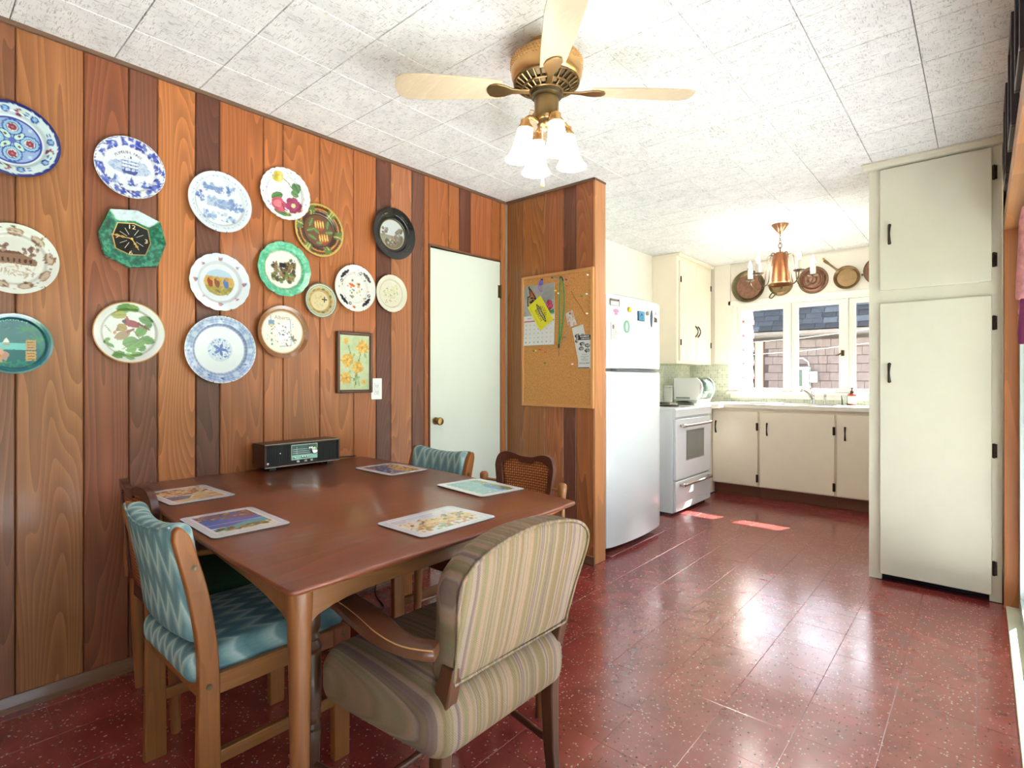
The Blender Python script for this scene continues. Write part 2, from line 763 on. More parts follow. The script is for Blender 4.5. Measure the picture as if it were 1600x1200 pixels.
plank_mat = wood('panelling_wood', None, 'Z', 0.4, 0.5, 0.12, freq=30, across=5.0, along=0.5, fibre=0.2)
jamb_mat = wood('jamb_wood', S(178, 112, 66), 'Z', 0.4, 0.3, 0.1)
dark_trim = wood('dark_trim_wood', S(96, 66, 48), 'Y', 0.5, 0.2)
groove = plain('groove_dark', S(38, 22, 15), 0.8)

# ---- floor
fl = B()
fl.box((0, ROOM_Y0, -0.12), (ROOM_X1 + 0.0, ROOM_Y1, -0.0035))
floor = struct(build('floor', fl, plain('floor_joint', S(70, 22, 22), 0.6)), 'red speckled vinyl tile floor')

CAMP = cam.location.copy()
FW = Vector((-math.sin(YAW), math.cos(YAW)))
RT = Vector((math.cos(YAW), math.sin(YAW)))


def in_view(x, y, z, m=60):
    d = Vector((x - CAMP.x, y - CAMP.y))
    t = d.dot(FW)
    if t < 0.15:
        return 0
    u = 800 + 844 * d.dot(RT) / t
    v = 590 - 844 * (z - CAMP.z) / t
    return 1.0 / (t * t) if (-m < u < 1600 + m and -m < v < 1200 + m) else 0


def tile_mesh(name, sx, sy, top, th, inset, drop, sign, mat):
    """one tile with a small eased edge; top at z=top, body below (sign=-1) or above (+1)"""
    hx, hy = sx / 2, sy / 2
    vs = []
    for (a, c) in ((hx - inset, hy - inset),):
        vs += [(-a, -c, top), (a, -c, top), (a, c, top), (-a, c, top)]
    z1 = top + sign * drop
    vs += [(-hx, -hy, z1), (hx, -hy, z1), (hx, hy, z1), (-hx, hy, z1)]
    z2 = top + sign * th
    vs += [(-hx, -hy, z2), (hx, -hy, z2), (hx, hy, z2), (-hx, hy, z2)]
    fs = [(0, 1, 2, 3)] + [(4 + i, 4 + (i + 1) % 4, (i + 1) % 4, i) for i in range(4)] + [(8 + i, 8 + (i + 1) % 4, 4 + (i + 1) % 4, 4 + i) for i in range(4)]
    if sign > 0:
        fs = [tuple(reversed(f)) for f in fs]
    me = bpy.data.meshes.new(name)
    me.from_pydata(vs, [], fs)
    me.materials.append(mat)
    return me


def lay_tiles(parent, name, xs, ys, z, th, inset, drop, gap, sign, mat, jitter, tilt, skip=None, limit=298):
    cells = []
    for x0, x1 in zip(xs[:-1], xs[1:]):
        for y0, y1 in zip(ys[:-1], ys[1:]):
            cx, cy = (x0 + x1) / 2, (y0 + y1) / 2
            if skip and skip(cx, cy):
                continue
            sees = max(in_view(cx + a * (x1 - x0) / 2, cy + c * (y1 - y0) / 2, z) for a in (-1, 0, 1) for c in (-1, 0, 1))
            cells.append((sees, x0, x1, y0, y1))
    cells.sort(reverse=True)
    cache = {}
    rest = []
    for i, (sees, x0, x1, y0, y1) in enumerate(cells):
        key = (round(x1 - x0, 3), round(y1 - y0, 3))
        if sees > 0 and i < limit:
            if key not in cache:
                cache[key] = tile_mesh(name, key[0] - gap, key[1] - gap, 0, th, inset, drop, sign, mat)
            o = bpy.data.objects.new(name, cache[key])
            o.location = ((x0 + x1) / 2, (y0 + y1) / 2, z + random.uniform(-1, 1) * jitter)
            o.rotation_euler = (random.gauss(0, tilt), random.gauss(0, tilt), 0)
            link(o, parent)
        else:
            rest.append((x0 + gap / 2, x1 - gap / 2, y0 + gap / 2, y1 - gap / 2))
    if rest:
        b = B()
        for x0, x1, y0, y1 in rest:
            b.box((x0, y0, z - (th if sign < 0 else 0)), (x1, y1, z + (0 if sign < 0 else th)))
        o = build(name + '_field', b, mat, parent, smooth=False)
        o['kind'] = 'stuff'


def grid_lines(start, step, lo, hi):
    k0 = math.ceil((lo - start) / step + 1e-6)
    out = [lo]
    while start + k0 * step < hi - 0.01:
        if start + k0 * step - out[-1] > 0.01:
            out.append(start + k0 * step)
        k0 += 1
    out.append(hi)
    return out


def floor_skip(x, y):
    return (x < 0.6 and 3.1 < y) or y > 5.62 or (x > 2.1 and y > 3.9) or (x < 0.7 and 2.93 < y < 3.03)


lay_tiles(floor, 'floor_tile', grid_lines(1.66, 0.2286, 0.0, ROOM_X1), grid_lines(2.42, 0.2286, ROOM_Y0, ROOM_Y1),
          0.0, 0.0034, 0.0012, 0.0008, 0.0006, -1, floor_mat, 0.0002, 0.0011, floor_skip)
# the lifted, creased tile in the middle of the floor
for dx, dy, rot, L in ((1.50, 2.83, 0.12, 0.20), (1.475, 2.72, 1.45, 0.21), (1.56, 2.72, 0.75, 0.2), (1.60, 2.60, 1.5, 0.16), (1.50, 2.56, 0.1, 0.2)):
    b = B()
    c, s = math.cos(rot), math.sin(rot)
    rs = []
    for k in range(9):
        t = (k / 8 - 0.5) * L
        hgt = 0.0009 * math.sin(PI * k / 8) + 0.0002
        wd = 0.006
        wob = 0.004 * math.sin(k * 1.9)
        rs.append([(dx + c * t - s * (q * wd + wob), dy + s * t + c * (q * wd + wob), (1 - abs(q)) * hgt) for q in (-1, -0.5, 0, 0.5, 1)])
    b.rings(rs, False, False)
    build('floor_crease', b, floor_mat, floor, angle=80)

# ---- ceiling
cb = B()
cb.box((-0.12, ROOM_Y0 - 0.1, CEIL + 0.0125), (ROOM_X1 + 0.2, ROOM_Y1 + 0.12, CEIL + 0.12))
ceiling = struct(build('ceiling', cb, plain('ceiling_joint', S(120, 96, 76), 0.9)), 'ceiling of square textured fibre tiles')
lay_tiles(ceiling, 'ceiling_tile', grid_lines(1.493, 0.3048, 0.0, ROOM_X1), grid_lines(0.882, 0.3048, ROOM_Y0, ROOM_Y1),
          CEIL, 0.012, 0.0012, 0.002, 0.003, 1, ceil_mat, 0.0003, 0.0003)

# ---- left wall: backing, then one plank after another
wb = B()
wb.box((-0.14, ROOM_Y0, 0), (-0.016, 2.19, CEIL + 0.01))
wb.box((-0.14, 2.19, 2.005), (-0.016, 2.848, CEIL + 0.01))
wb.box((-0.14, 2.848, 0), (-0.016, 3.03, CEIL + 0.01))
wall_left = struct(build('wall_left', wb, groove), 'wall of vertical wood planks hung with plates')
O1, O2, MID, RED, DRK, LGT = S(174, 102, 56), S(168, 96, 52), S(152, 88, 54), S(142, 80, 52), S(106, 62, 48), S(186, 114, 64)
planks = [(-1.6, -1.35, O1), (-1.35, -1.2, MID), (-1.2, -0.95, O2), (-0.95, -0.8, DRK), (-0.8, -0.55, O1), (-0.55, -0.3, RED), (-0.3, -0.15, O2), (-0.15, 0.08, MID),
          (0.08, 0.289, S(134, 84, 58)), (0.289, 0.482, S(166, 106, 64)), (0.482, 0.627, RED), (0.627, 0.728, S(126, 76, 56)), (0.728, 0.872, LGT), (0.872, 0.971, DRK),
          (0.971, 1.167, O2), (1.167, 1.263, O1), (1.263, 1.458, O1), (1.458, 1.657, O1), (1.657, 1.803, O2), (1.803, 1.904, DRK), (1.904, 2.057, S(172, 108, 72)),
          (2.057, 2.152, S(114, 72, 56)), (2.152, 2.352, O2), (2.352, 2.449, O1), (2.449, 2.555, S(106, 60, 46)), (2.555, 2.762, S(164, 94, 56)), (2.762, 2.856, O1), (2.856, 2.91, LGT)]


def plank(parent, y0, y1, z0, z1, col, M=None):
    """one board with eased long edges; length along z, face on +x"""
    g, e = 0.0012, 0.004
    sec = [(-0.015, y0 + g), (-e, y0 + g), (0.0, y0 + g + e), (0.0, y1 - g - e), (-e, y1 - g), (-0.015, y1 - g)]
    b = B()
    pts = [[(x, y, z) for x, y in sec] for z in (z0, z1)]
    if M is not None:
        pts = [[tuple(M @ Vector(p)) for p in r] for r in pts]
    b.rings(pts)
    return build('plank', b, plank_mat, parent, color=col, smooth=False)


DY0, DY1, DZ = 2.193, 2.845, 2.004
for y0, y1, c in planks:
    if y1 <= DY0 - 0.03 or y0 >= DY1 + 0.001:
        plank(wall_left, y0, y1, 0.0, CEIL, c)
    elif y0 < DY0 - 0.03 and y1 > DY0:
        plank(wall_left, y0, DY0 - 0.004, 0.0, CEIL, c)
        plank(wall_left, DY0 - 0.004, y1, DZ + 0.012, CEIL, c)
    elif y1 > DY1:
        plank(wall_left, y0, DY1, DZ + 0.012, CEIL, c)
        plank(wall_left, DY1 + 0.004, y1, 0, CEIL, c)
    else:
        plank(wall_left, y0, y1, DZ + 0.012, CEIL, c)
# ---- partition at the end of the dining area
pb = B()
pb.box((-0.01, 2.926, 0), (0.735, 3.03, CEIL + 0.01))
partition = struct(build('wall_partition', pb, cream), 'short plank partition carrying a cork board')
MP = Matrix(((0, 1, 0, 0), (-1, 0, 0, 2.91), (0, 0, 1, 0), (0, 0, 0, 1)))
for x0, x1, c in ((0.0, 0.155, S(152, 100, 60)), (0.155, 0.35, S(164, 104, 56)), (0.35, 0.504, S(164, 98, 58)), (0.504, 0.605, S(116, 68, 50)), (0.605, 0.737, S(164, 98, 58))):
    plank(partition, x0, x1, 0.0, CEIL, c, MP)
b = B()
b.box((0.737, 2.908, 0.0), (0.752, 3.032, CEIL - 0.012))
build('end_board', b, wood('end_board_wood', S(202, 136, 88), 'Z', 0.42, 0.25), partition, bevel=0.003)
b = B()
b.box((0.735, 2.9, CEIL - 0.012), (0.754, 3.034, CEIL))
build('cap_strip', b, dark_trim, partition)
b = B()
b.prism([(0.0, 0.0), (0.012, 0.0), (0.008, 0.008), (0.0, 0.012)], 0.0, CEIL - 0.01, 'XY')
b.v = [(x, 2.909 - y, z) for x, y, z in b.v]
b.f = [tuple(reversed(f)) for f in b.f]
struct(build('trim_corner', b, plain('corner_strip', S(140, 120, 100), 0.5)), 'thin strip in the corner of the plank walls')
b = B()
b.box((0.0, ROOM_Y0, CEIL - 0.016), (0.013, 2.91, CEIL))
struct(build('trim_ceiling_left', b, plain('ceiling_strip', S(110, 82, 64), 0.5)), 'thin brown strip under ceiling on plank wall')
b = B()
b.box((0.013, 2.896, CEIL - 0.014), (0.74, 2.909, CEIL))
struct(build('trim_ceiling_partition', b, MATS['ceiling_strip']), 'thin brown strip under ceiling on partition')
b = B()
b.prism([(0, 0), (0.016, 0), (0.016, 0.018), (0.012, 0.022), (0.009, 0.05), (0.006, 0.055), (0, 0.055)], ROOM_Y0, DY0 - 0.02, 'XZ')
struct(build('baseboard_left', b, wood('baseboard_wood', S(120, 84, 60), 'Y', 0.3, 0.2, 0.3)), 'low brown baseboard along plank wall')
b = B()
b.prism([(0, 0.0), (0.014, 0.0), (0.01, 0.05), (0, 0.052)], 0.02, 0.75, 'XZ')
b.v = [(y, 2.909 - x, z) for x, y, z in b.v]
struct(build('baseboard_partition', b, MATS['baseboard_wood']), 'low brown baseboard along partition')

# ---- the other walls
b = B()
b.box((-0.14, 3.03, 0), (0.0, ROOM_Y1 + 0.12, CEIL + 0.01))
struct(build('wall_kitchen_left', b, cream), 'cream kitchen wall behind fridge and stove')
b = B()
b.box((-0.14, ROOM_Y0 - 0.12, -0.1), (ROOM_X1 + 0.14, ROOM_Y0, CEIL + 0.01))
struct(build('wall_rear', b, cream), 'cream wall behind the viewer')
b = B()
PD0, PD1, PDH = -0.9, 3.755, 1.955          # patio door opening
SW0, SW1, SWZ0, SWZ1 = 4.62, 5.58, 1.0, 2.0  # opening of the added side window, hidden by the pantry
b.box((ROOM_X1, PD1, 0), (ROOM_X1 + 0.14, SW0, CEIL + 0.01))
b.box((ROOM_X1, SW1, 0), (ROOM_X1 + 0.14, ROOM_Y1, CEIL + 0.01))
b.box((ROOM_X1, SW0, 0), (ROOM_X1 + 0.14, SW1, SWZ0))
b.box((ROOM_X1, SW0, SWZ1), (ROOM_X1 + 0.14, SW1, CEIL + 0.01))
b.box((ROOM_X1, PD0, PDH), (ROOM_X1 + 0.14, PD1, CEIL + 0.01))
b.box((ROOM_X1, ROOM_Y0 - 0.1, 0), (ROOM_X1 + 0.14, PD0, CEIL + 0.01))
struct(build('wall_right', b, beige), 'beige wall above the patio door')
WX0, WX1, WZ0, WZ1 = 0.50, 2.10, 1.03, 1.985     # kitchen window opening
b = B()
y0, y1 = ROOM_Y1, ROOM_Y1 + 0.16
b.box((-0.14, y0, 0), (WX0, y1, CEIL + 0.01))
b.box((WX1, y0, 0), (ROOM_X1 + 0.14, y1, CEIL + 0.01))
b.box((WX0, y0, 0), (WX1, y1, WZ0))
b.box((WX0, y0, WZ1), (WX1, y1, CEIL + 0.01))
wall_back = struct(build('wall_back', b, cream), 'cream kitchen wall around the window')
b = B()
b.box((0.30, 6.122, 1.335), (0.478, 6.1399, CEIL))
build('wall_panel', b, cream, wall_back, bevel=0.002)
b = B()
b.box((0.478, 6.128, 2.01), (2.685, 6.1399, CEIL - 0.02))
build('wall_panel', b, cream, wall_back, bevel=0.002)
b = B()  # unseen dark box added behind the ajar door against light leaks
b.box((-0.6, 2.1, -0.01), (-0.55, 2.95, 2.2))
b.box((-0.6, 2.1, 2.1), (-0.14, 2.95, 2.2))
b.box((-0.6, 2.05, 0.0), (-0.14, 2.1, 2.2))
b.box((-0.6, 2.95, 0.0), (-0.14, 3.0, 2.2))
b.box((-0.6, 2.05, -0.05), (-0.016, 3.0, -0.004))
struct(build('wall_light_stop', b, dark_void), 'dark box added behind the pale door to stop light leaks')

# ---- interior door, standing a little ajar
door_paint = plain('door_paint', S(216, 220, 208), 0.38, var=0.025, vscale=3, coat=0.1, bump=0.03, bscale=25)
b = B()
b.box((-0.1, 2.19, 0), (0.006, 2.1965, 2.008))
b.box((-0.1, 2.842, 0), (0.006, 2.849, 2.008))
b.box((-0.1, 2.19, 2.005), (0.006, 2.849, 2.0125))
struct(build('trim_door_frame', b, wood('door_stop_wood', S(130, 84, 54), 'Z', 0.5, 0.2)), 'narrow wooden frame around pale door')
door = bpy.data.objects.new('door_1', None)
door.location = (0.004, 2.841, 0.0)
door.rotation_euler = (0, 0, -math.radians(3.2))
COL.objects.link(door)
struct(door, 'pale green flush door standing slightly ajar')
b = B()
b.box((-0.038, -0.642, 0.012), (0.0, 0.0, 2.0))
build('door_leaf', b, door_paint, door, bevel=0.002)
brass_dark = plain('aged_brass', S(150, 120, 72), 0.35, 1.0, var=0.15, vscale=30)
b = B()
b.lathe([(0.024, 0.0), (0.024, 0.005), (0.011, 0.009), (0.010, 0.024), (0.022, 0.032), (0.026, 0.045), (0.022, 0.056), (0.008, 0.06), (0.001, 0.0605)], 24, (0.0, -0.575, 0.905), 'X')
build('door_knob', b, brass_dark, door)
b = B()
b.box((-0.031, -0.6435, 0.84), (-0.007, -0.641, 0.975))
build('latch_plate', b, plain('latch_metal', S(120, 105, 85), 0.4, 1.0, var=0.2, vscale=40), door)
for z in (0.22, 1.79):
    b = B()
    b.lathe([(0.006, -0.05), (0.006, 0.05)], 10, (0.006, 0.004, z))
    b.box((0.0, -0.022, z - 0.045), (0.003, 0.002, z + 0.045))
    build('hinge', b, plain('hinge_brass', S(112, 92, 66), 0.45, 1.0, var=0.2, vscale=50), door)

# ---- kitchen window: three casements
glass = glass_mat('window_glass', (0.98, 0.99, 0.99))
win = bpy.data.objects.new('window_1', None)
win.location = (0, 0, 0)
COL.objects.link(win)
struct(win, 'kitchen window of three white casements above sink')
b = B()
yo = ROOM_Y1
b.box((WX0 - 0.002, yo + 0.01, WZ0), (WX0 + 0.035, yo + 0.12, WZ1))
b.box((WX1 - 0.035, yo + 0.01, WZ0), (WX1 + 0.002, yo + 0.12, WZ1))
b.box((WX0 + 0.035, yo + 0.01, WZ1 - 0.025), (WX1 - 0.035, yo + 0.12, WZ1))
b.box((WX0 + 0.035, yo + 0.01, WZ0), (WX1 - 0.035, yo + 0.12, WZ0 + 0.012))
b.box((1.064, yo + 0.01, WZ0 + 0.012), (1.084, yo + 0.12, WZ1 - 0.025))
b.box((1.578, yo + 0.01, WZ0 + 0.012), (1.598, yo + 0.12, WZ1 - 0.025))
build('window_frame', b, white_trim, win, bevel=0.002)
for (x0, x1, p0, p1) in ((0.537, 1.062, 0.572, 1.004), (1.086, 1.576, 1.146, 1.516), (1.6, 2.063, 1.656, 2.02)):
    b = B()
    z0, z1, g0, g1 = WZ0 + 0.014, WZ1 - 0.027, 1.068, 1.912
    ya, yb = yo + 0.035, yo + 0.075
    b.box((x0, ya, z0), (p0, yb, z1))
    b.box((p1, ya, z0), (x1, yb, z1))
    b.box((p0, ya, z0), (p1, yb, g0))
    b.box((p0, ya, g1), (p1, yb, z1))
    sash = build('sash', b, white_trim, win, bevel=0.002)
    g = B()
    g.box((p0 - 0.004, yo + 0.052, g0 - 0.004), (p1 + 0.004, yo + 0.056, g1 + 0.004))
    build('pane', g, glass, sash, smooth=False)
b = B()
b.box((1.535, yo + 0.028, 1.395), (1.562, yo + 0.036, 1.45))
b.tube([(1.548, yo + 0.03, 1.425), (1.54, yo + 0.005, 1.42), (1.515, yo - 0.002, 1.405), (1.5, yo - 0.004, 1.398)], [0.008, 0.008, 0.007, 0.005], 8)
build('latch_handle', b, plain('bronze_latch', S(96, 76, 58), 0.4, 0.9), win)
b = B()
b.box((WX0 - 0.06, yo - 0.035, WZ0 - 0.03), (WX1 + 0.06, yo + 0.02, WZ0))
b.box((WX0 - 0.05, yo - 0.012, WZ0 - 0.075), (WX1 + 0.05, yo - 0.0005, WZ0 - 0.03))
build('window_sill', b, white_trim, win, bevel=0.004)
b = B()
b.box((WX0 - 0.05, yo - 0.016, WZ0), (WX0 + 0.005, yo - 0.0005, WZ1 - 0.005))
b.box((WX1 - 0.005, yo - 0.016, WZ0), (WX1 + 0.05, yo - 0.0005, WZ1 - 0.005))
b.box((WX0 - 0.05, yo - 0.018, WZ1 - 0.005), (WX1 + 0.05, yo - 0.0005, WZ1 + 0.045))
build('casing', b, white_trim, win, bevel=0.003)

# ---- unseen side window, added in the right wall to brighten the kitchen
added_win = bpy.data.objects.new('added_side_window', None)
COL.objects.link(added_win)
struct(added_win, 'unseen side window added beyond the pantry to brighten the kitchen')
b = B()
xw = ROOM_X1 + 0.05
for a0, a1, c0, c1 in ((SW0, SW0 + 0.05, SWZ0, SWZ1), (SW1 - 0.05, SW1, SWZ0, SWZ1), (SW0 + 0.05, SW1 - 0.05, SWZ0, SWZ0 + 0.05), (SW0 + 0.05, SW1 - 0.05, SWZ1 - 0.05, SWZ1)):
    b.box((xw, a0, c0), (xw + 0.05, a1, c1))
build('window_frame', b, white_trim, added_win)
b = B().box((xw + 0.022, SW0 + 0.05, SWZ0 + 0.05), (xw + 0.027, SW1 - 0.05, SWZ1 - 0.05))
build('pane', b, glass, added_win, smooth=False)

# ---- patio door
alu = plain('pale_aluminium', S(196, 206, 204), 0.35, 0.6, var=0.03)
pd = bpy.data.objects.new('door_2', None)
COL.objects.link(pd)
struct(pd, 'sliding glass patio door in wooden jamb')
b = B()
b.box((ROOM_X1 - 0.012, PD1 - 0.02, 0.0), (ROOM_X1 + 0.12, PD1 + 0.012, PDH + 0.06))
b.box((ROOM_X1 - 0.012, PD0 - 0.012, 0.0), (ROOM_X1 + 0.12, PD0 + 0.02, PDH + 0.06))
build('jamb', b, jamb_mat, pd, bevel=0.003)
b = B()
b.box((ROOM_X1 - 0.012, PD0 + 0.02, PDH - 0.02), (ROOM_X1 + 0.12, PD1 - 0.02, PDH + 0.06))
build('head_jamb', b, wood('head_jamb_wood', S(178, 120, 72), 'Y', 0.4, 0.3), pd, bevel=0.003)
b = B()
b.box((ROOM_X1 - 0.004, PD0 + 0.02, -0.02), (ROOM_X1 + 0.135, PD1 - 0.02, 0.016))
b.box((ROOM_X1 + 0.05, PD0 + 0.02, 0.016), (ROOM_X1 + 0.056, PD1 - 0.02, 0.03))
build('sill_track', b, plain('sill_paint', S(200, 200, 178), 0.45), pd, bevel=0.002)
for k, (ya, yb, x) in enumerate(((PD0 + 0.02, 1.44, ROOM_X1 + 0.075), (1.40, PD1 - 0.02, ROOM_X1 + 0.045))):
    b = B()
    for a0, a1, c0, c1 in ((ya, ya + 0.05, 0.018, PDH - 0.022), (yb - 0.05, yb, 0.018, PDH - 0.022), (ya + 0.05, yb - 0.05, 0.018, 0.08), (ya + 0.05, yb - 0.05, PDH - 0.075, PDH - 0.022)):
        b.box((x, a0, c0), (x + 0.028, a1, c1))
    fr = build('door_panel', b, alu, pd, bevel=0.002)
    g = B()
    g.box((x + 0.011, ya + 0.05, 0.08), (x + 0.016, yb - 0.05, PDH - 0.075))
    build('pane', g, glass, fr, smooth=False)

# ================================================================== OUTSIDE
N = Nodes('lawn_grass')
N.p(0.9)
N.color(N.ramp(N.noise(N.coord((1, 1, 1), 'World'), 9, 4, 0.7), [(0.3, S(100, 116, 92)), (0.7, S(148, 160, 136))]))
b = B()
b.box((-14, -14, -0.32), (24, 24, -0.25))
struct(build('ground', b, N.m), 'green lawn outside the house')
b = B()
b.box((ROOM_X1 + 0.14, -2.5, -0.25), (5.0, 4.6, -0.05))
struct(build('patio', b, plain('patio_concrete', S(184, 189, 192), 0.8, var=0.1)), 'pale concrete patio outside the glass door')
# own eave over the kitchen window, and roof slab
b = B()
b.box((-0.8, ROOM_Y0 - 0.8, 2.58), (3.6, 6.30, 2.72))
b.box((-0.8, 6.30, 2.40), (3.6, 6.85, 2.5))
b.box((-0.8, 6.30, 2.5), (3.6, 6.36, 2.72))
b.prism([(6.85, 2.5), (6.3, 2.5), (6.3, 2.72)], -0.8, 3.6, 'YZ')
struct(build('roof', b, plain('soffit_white', S(226, 222, 214), 0.7)), 'own roof slab and eave above the kitchen window')
# short return of the house's lap siding just outside the window
side = thing('siding_return', 'sunlit white lap siding with red underedges outside the window edge', 'siding', (0.44, 6.5, 0.0), world=True)
b = B()
b.box((0.30, 6.33, 0.6), (0.53, 6.66, 2.4))
build('sheathing', b, plain('siding_core', S(210, 60, 66), 0.7), side)
sid_w = plain('siding_white', S(244, 240, 236), 0.6, var=0.02)
sid_r = plain('siding_red', S(196, 52, 62), 0.6)
for k in range(11):
    z = 0.72 + 0.158 * k
    b = B()
    b.prism([(0.53, z), (0.565, z), (0.54, z + 0.168), (0.53, z + 0.168)], 6.33, 6.66, 'XZ')
    bd = build('lap_board', b, sid_w, side, smooth=False)
    b = B()
    b.box((0.515, 6.326, z - 0.028), (0.562, 6.664, z))
    build('drip_edge', b, sid_r, bd, smooth=False)

# neighbour's house
nb = thing('neighbour_house', 'grey shingled house with dark roof seen through the window', 'house', (1.0, 10.0, -0.25), world=True)
b = B()
b.box((-3.2, 10.0, -0.25), (4.2, 10.3, 1.9))
build('wall', b, plain('shingle_gap_shade', S(66, 58, 60), 0.9), nb)  # dark backing shows between shingle rows in place of their shadow lines
shg = plain('wall_shingle_grey', S(112, 100, 103), 0.85, var=0.12, vscale=14)
shingle_me = {}


def slab_mesh(name, sx, th, sz, mat):
    key = (name, round(sx, 3))
    if key not in shingle_me:
        me = bpy.data.meshes.new(name)
        b = B().prism([(-th, 0), (0, 0), (0, sz), (-th * 0.35, sz)], -sx / 2, sx / 2, 'YZ')
        me.from_pydata(b.v, [], b.f)
        me.materials.append(mat)
        shingle_me[key] = me
    return shingle_me[key]


rs_ = random.Random(3)
for r in range(7):
    z = 0.86 + 0.137 * r
    x = -0.27 + (0.06 if r % 2 else 0.0)
    while x < 2.2:
        w = rs_.choice((0.13, 0.16, 0.19, 0.22))
        o = bpy.data.objects.new('wall_shingle', slab_mesh('wall_shingle', w - 0.006, 0.026, 0.127, shg))
        o.location = (x + w / 2 - 1.0, 0.0, z + 0.25)
        link(o, nb)
        x += w
for (x0, x1, c) in ((-0.42, -0.29, S(176, 150, 138)), (-0.52, -0.46, S(70, 64, 66))):
    b = B()
    b.box((x0, 9.95, 0.3), (x1, 10.0, 1.8))
    build('corner_post', b, plain('post_%d' % int(x0 * -100), c, 0.7), nb)
b = B()
b.box((-0.75, 9.965, 0.3), (-0.52, 10.0, 1.74))
build('doorway', b, plain('doorway_grey', S(120, 118, 124), 0.6), nb)
b = B()
b.box((-3.4, 9.62, 1.885), (4.4, 9.68, 1.96))
b.box((-3.4, 9.68, 1.865), (4.4, 10.02, 1.89))
build('gutter', b, plain('gutter_pale', S(112, 104, 106), 0.6), nb)
b = B()
pitch = math.radians(47)
ca, sa = math.cos(pitch), math.sin(pitch)
b.prism([(9.62, 1.94), (9.62, 1.97), (9.62 + 0.92 * ca, 1.97 + 0.92 * sa), (9.62 + 1.84 * ca, 1.97), (9.62 + 1.84 * ca, 1.94)], -3.4, 4.4, 'YZ')
build('roof', b, plain('roof_felt', S(52, 56, 66), 0.9), nb)
rshm = []
for i, c in enumerate((S(44, 48, 58), S(54, 60, 70), S(38, 42, 50), S(78, 84, 92))):
    rshm.append(plain('roof_shingle_%d' % i, c, 0.75, var=0.2, vscale=9))
cnt = 0
for r in range(7):
    x = -0.85 + 0.2 + rs_.uniform(-0.1, 0.1)
    d = 0.125 * r - 0.03
    while x < 2.15 + 0.06 * r and cnt < 290:
        w = rs_.choice((0.15, 0.2, 0.24))
        mi = rs_.choice((0, 0, 1, 1, 2, 2, 3))
        key = ('roof_shingle', mi, w)
        if key not in shingle_me:
            me = bpy.data.meshes.new('roof_shingle')
            bb = B().box((-w / 2 + 0.004, 0, 0.0), (w / 2 - 0.004, 0.16, 0.014))
            me.from_pydata(bb.v, [], bb.f)
            me.materials.append(rshm[mi])
            shingle_me[key] = me
        o = bpy.data.objects.new('roof_shingle', shingle_me[key])
        o.location = (x + w / 2 - 1.0, 9.62 + d * ca - 10.0 - 0.004 * sa, 1.97 + d * sa + 0.25 + 0.004)
        o.rotation_euler = (pitch - 0.07, 0, 0)
        link(o, nb)
        cnt += 1
        x += w
ac = thing('wall_unit', 'white box unit with dark grille on the shingled wall outside', 'vent unit', (0.38, 9.84, 0.98), world=True)
b = B()
b.box((0.14, 9.78, 0.99), (0.46, 9.96, 1.36))
build('housing', b, plain('unit_white', S(176, 178, 176), 0.5), ac, bevel=0.01)
b = B()
b.box((0.17, 9.775, 1.04), (0.37, 9.785, 1.31))
build('grille', b, plain('unit_grille', S(66, 86, 82), 0.6), ac)
b = B()
b.box((0.46, 9.82, 1.1), (0.57, 9.92, 1.28))
build('side_box', b, MATS['unit_white'], ac, bevel=0.008)
b = B()
b.tube([(0.2, 9.88, 1.44), (0.28, 9.86, 1.5), (0.36, 9.86, 1.5), (0.43, 9.88, 1.44), (0.44, 9.9, 1.37)], 0.012, 8)
build('pipe', b, MATS['unit_white'], ac)
for k, (za, zb) in enumerate(((1.70, 2.0), (1.50, 1.80))):
    b = B()
    b.tube([(-1.4, 9.2, za), (0.5, 9.2, (za + zb) / 2 - 0.06), (2.6, 9.2, zb)], 0.006, 6)
    b.tube([(2.6, 9.2, zb), (2.6, 9.63, 1.9)], 0.006, 6)
    build('service_cable', b, plain('cable_white', S(190, 182, 180), 0.6), nb)
# garden hedge beyond the patio door
N = Nodes('hedge_leaves')
N.p(0.7)
N.color(N.ramp(N.noise(N.coord((1, 1, 1), 'World'), 14, 4, 0.7), [(0.3, S(66, 98, 66)), (0.7, S(126, 158, 118))]))
b = B()
hp = random.Random(11)


def hedge_def(x, y, z):
    k = 0.16 * math.sin(x * 5.1 + y * 3.7) * math.cos(z * 4.3 + y * 2.1)
    return (x + k, y + 0.4 * k, z + k)


b.rbox((8.2, 0.8, 0.75), (1.6, 13.0, 2.0), 0.5, mid=22, arc=4, deform=hedge_def)
hd = build('hedge', b, N.m, angle=180)
tag(hd, 'clipped green hedge beyond the patio outside glass door', 'hedge')


# ================================================================== DINING TABLE
table_top_mat = wood('table_top_veneer', S(116, 58, 35), 'Y', 0.3, 0.28, 0.25, freq=20, across=4.0, along=0.35)
table_leg_mat = wood('table_oak', S(128, 78, 40), 'Z', 0.42, 0.28, 0.15, freq=10, across=12, along=1.0)
TA, TB, TC, TD = (1.545, 0.525), (1.527, 1.565), (0.034, 1.69), (0.018, 0.652)
table = thing('dining_table', 'large brown wooden dining table with bowed sides against plank wall', 'table', (0.78, 1.11, 0.0), world=True)


def table_outline(inset=0.0):
    pts = []
    for (p, q, bow, n) in ((TA, TB, 0.006, 12), (TB, TC, 0.035, 24), (TC, TD, 0.0, 12), (TD, TA, 0.035, 24)):
        dx, dy = q[0] - p[0], q[1] - p[1]
        L = math.hypot(dx, dy)
        nx, ny = dy / L, -dx / L
        for i in range(n + 1):
            t = 0.009 / L + (1 - 0.018 / L) * i / n
            k = 4 * t * (1 - t) * bow - inset
            e = inset / L
            t2 = e + (1 - 2 * e) * t
            pts.append((p[0] + dx * t2 + nx * k, p[1] + dy * t2 + ny * k))
    return pts


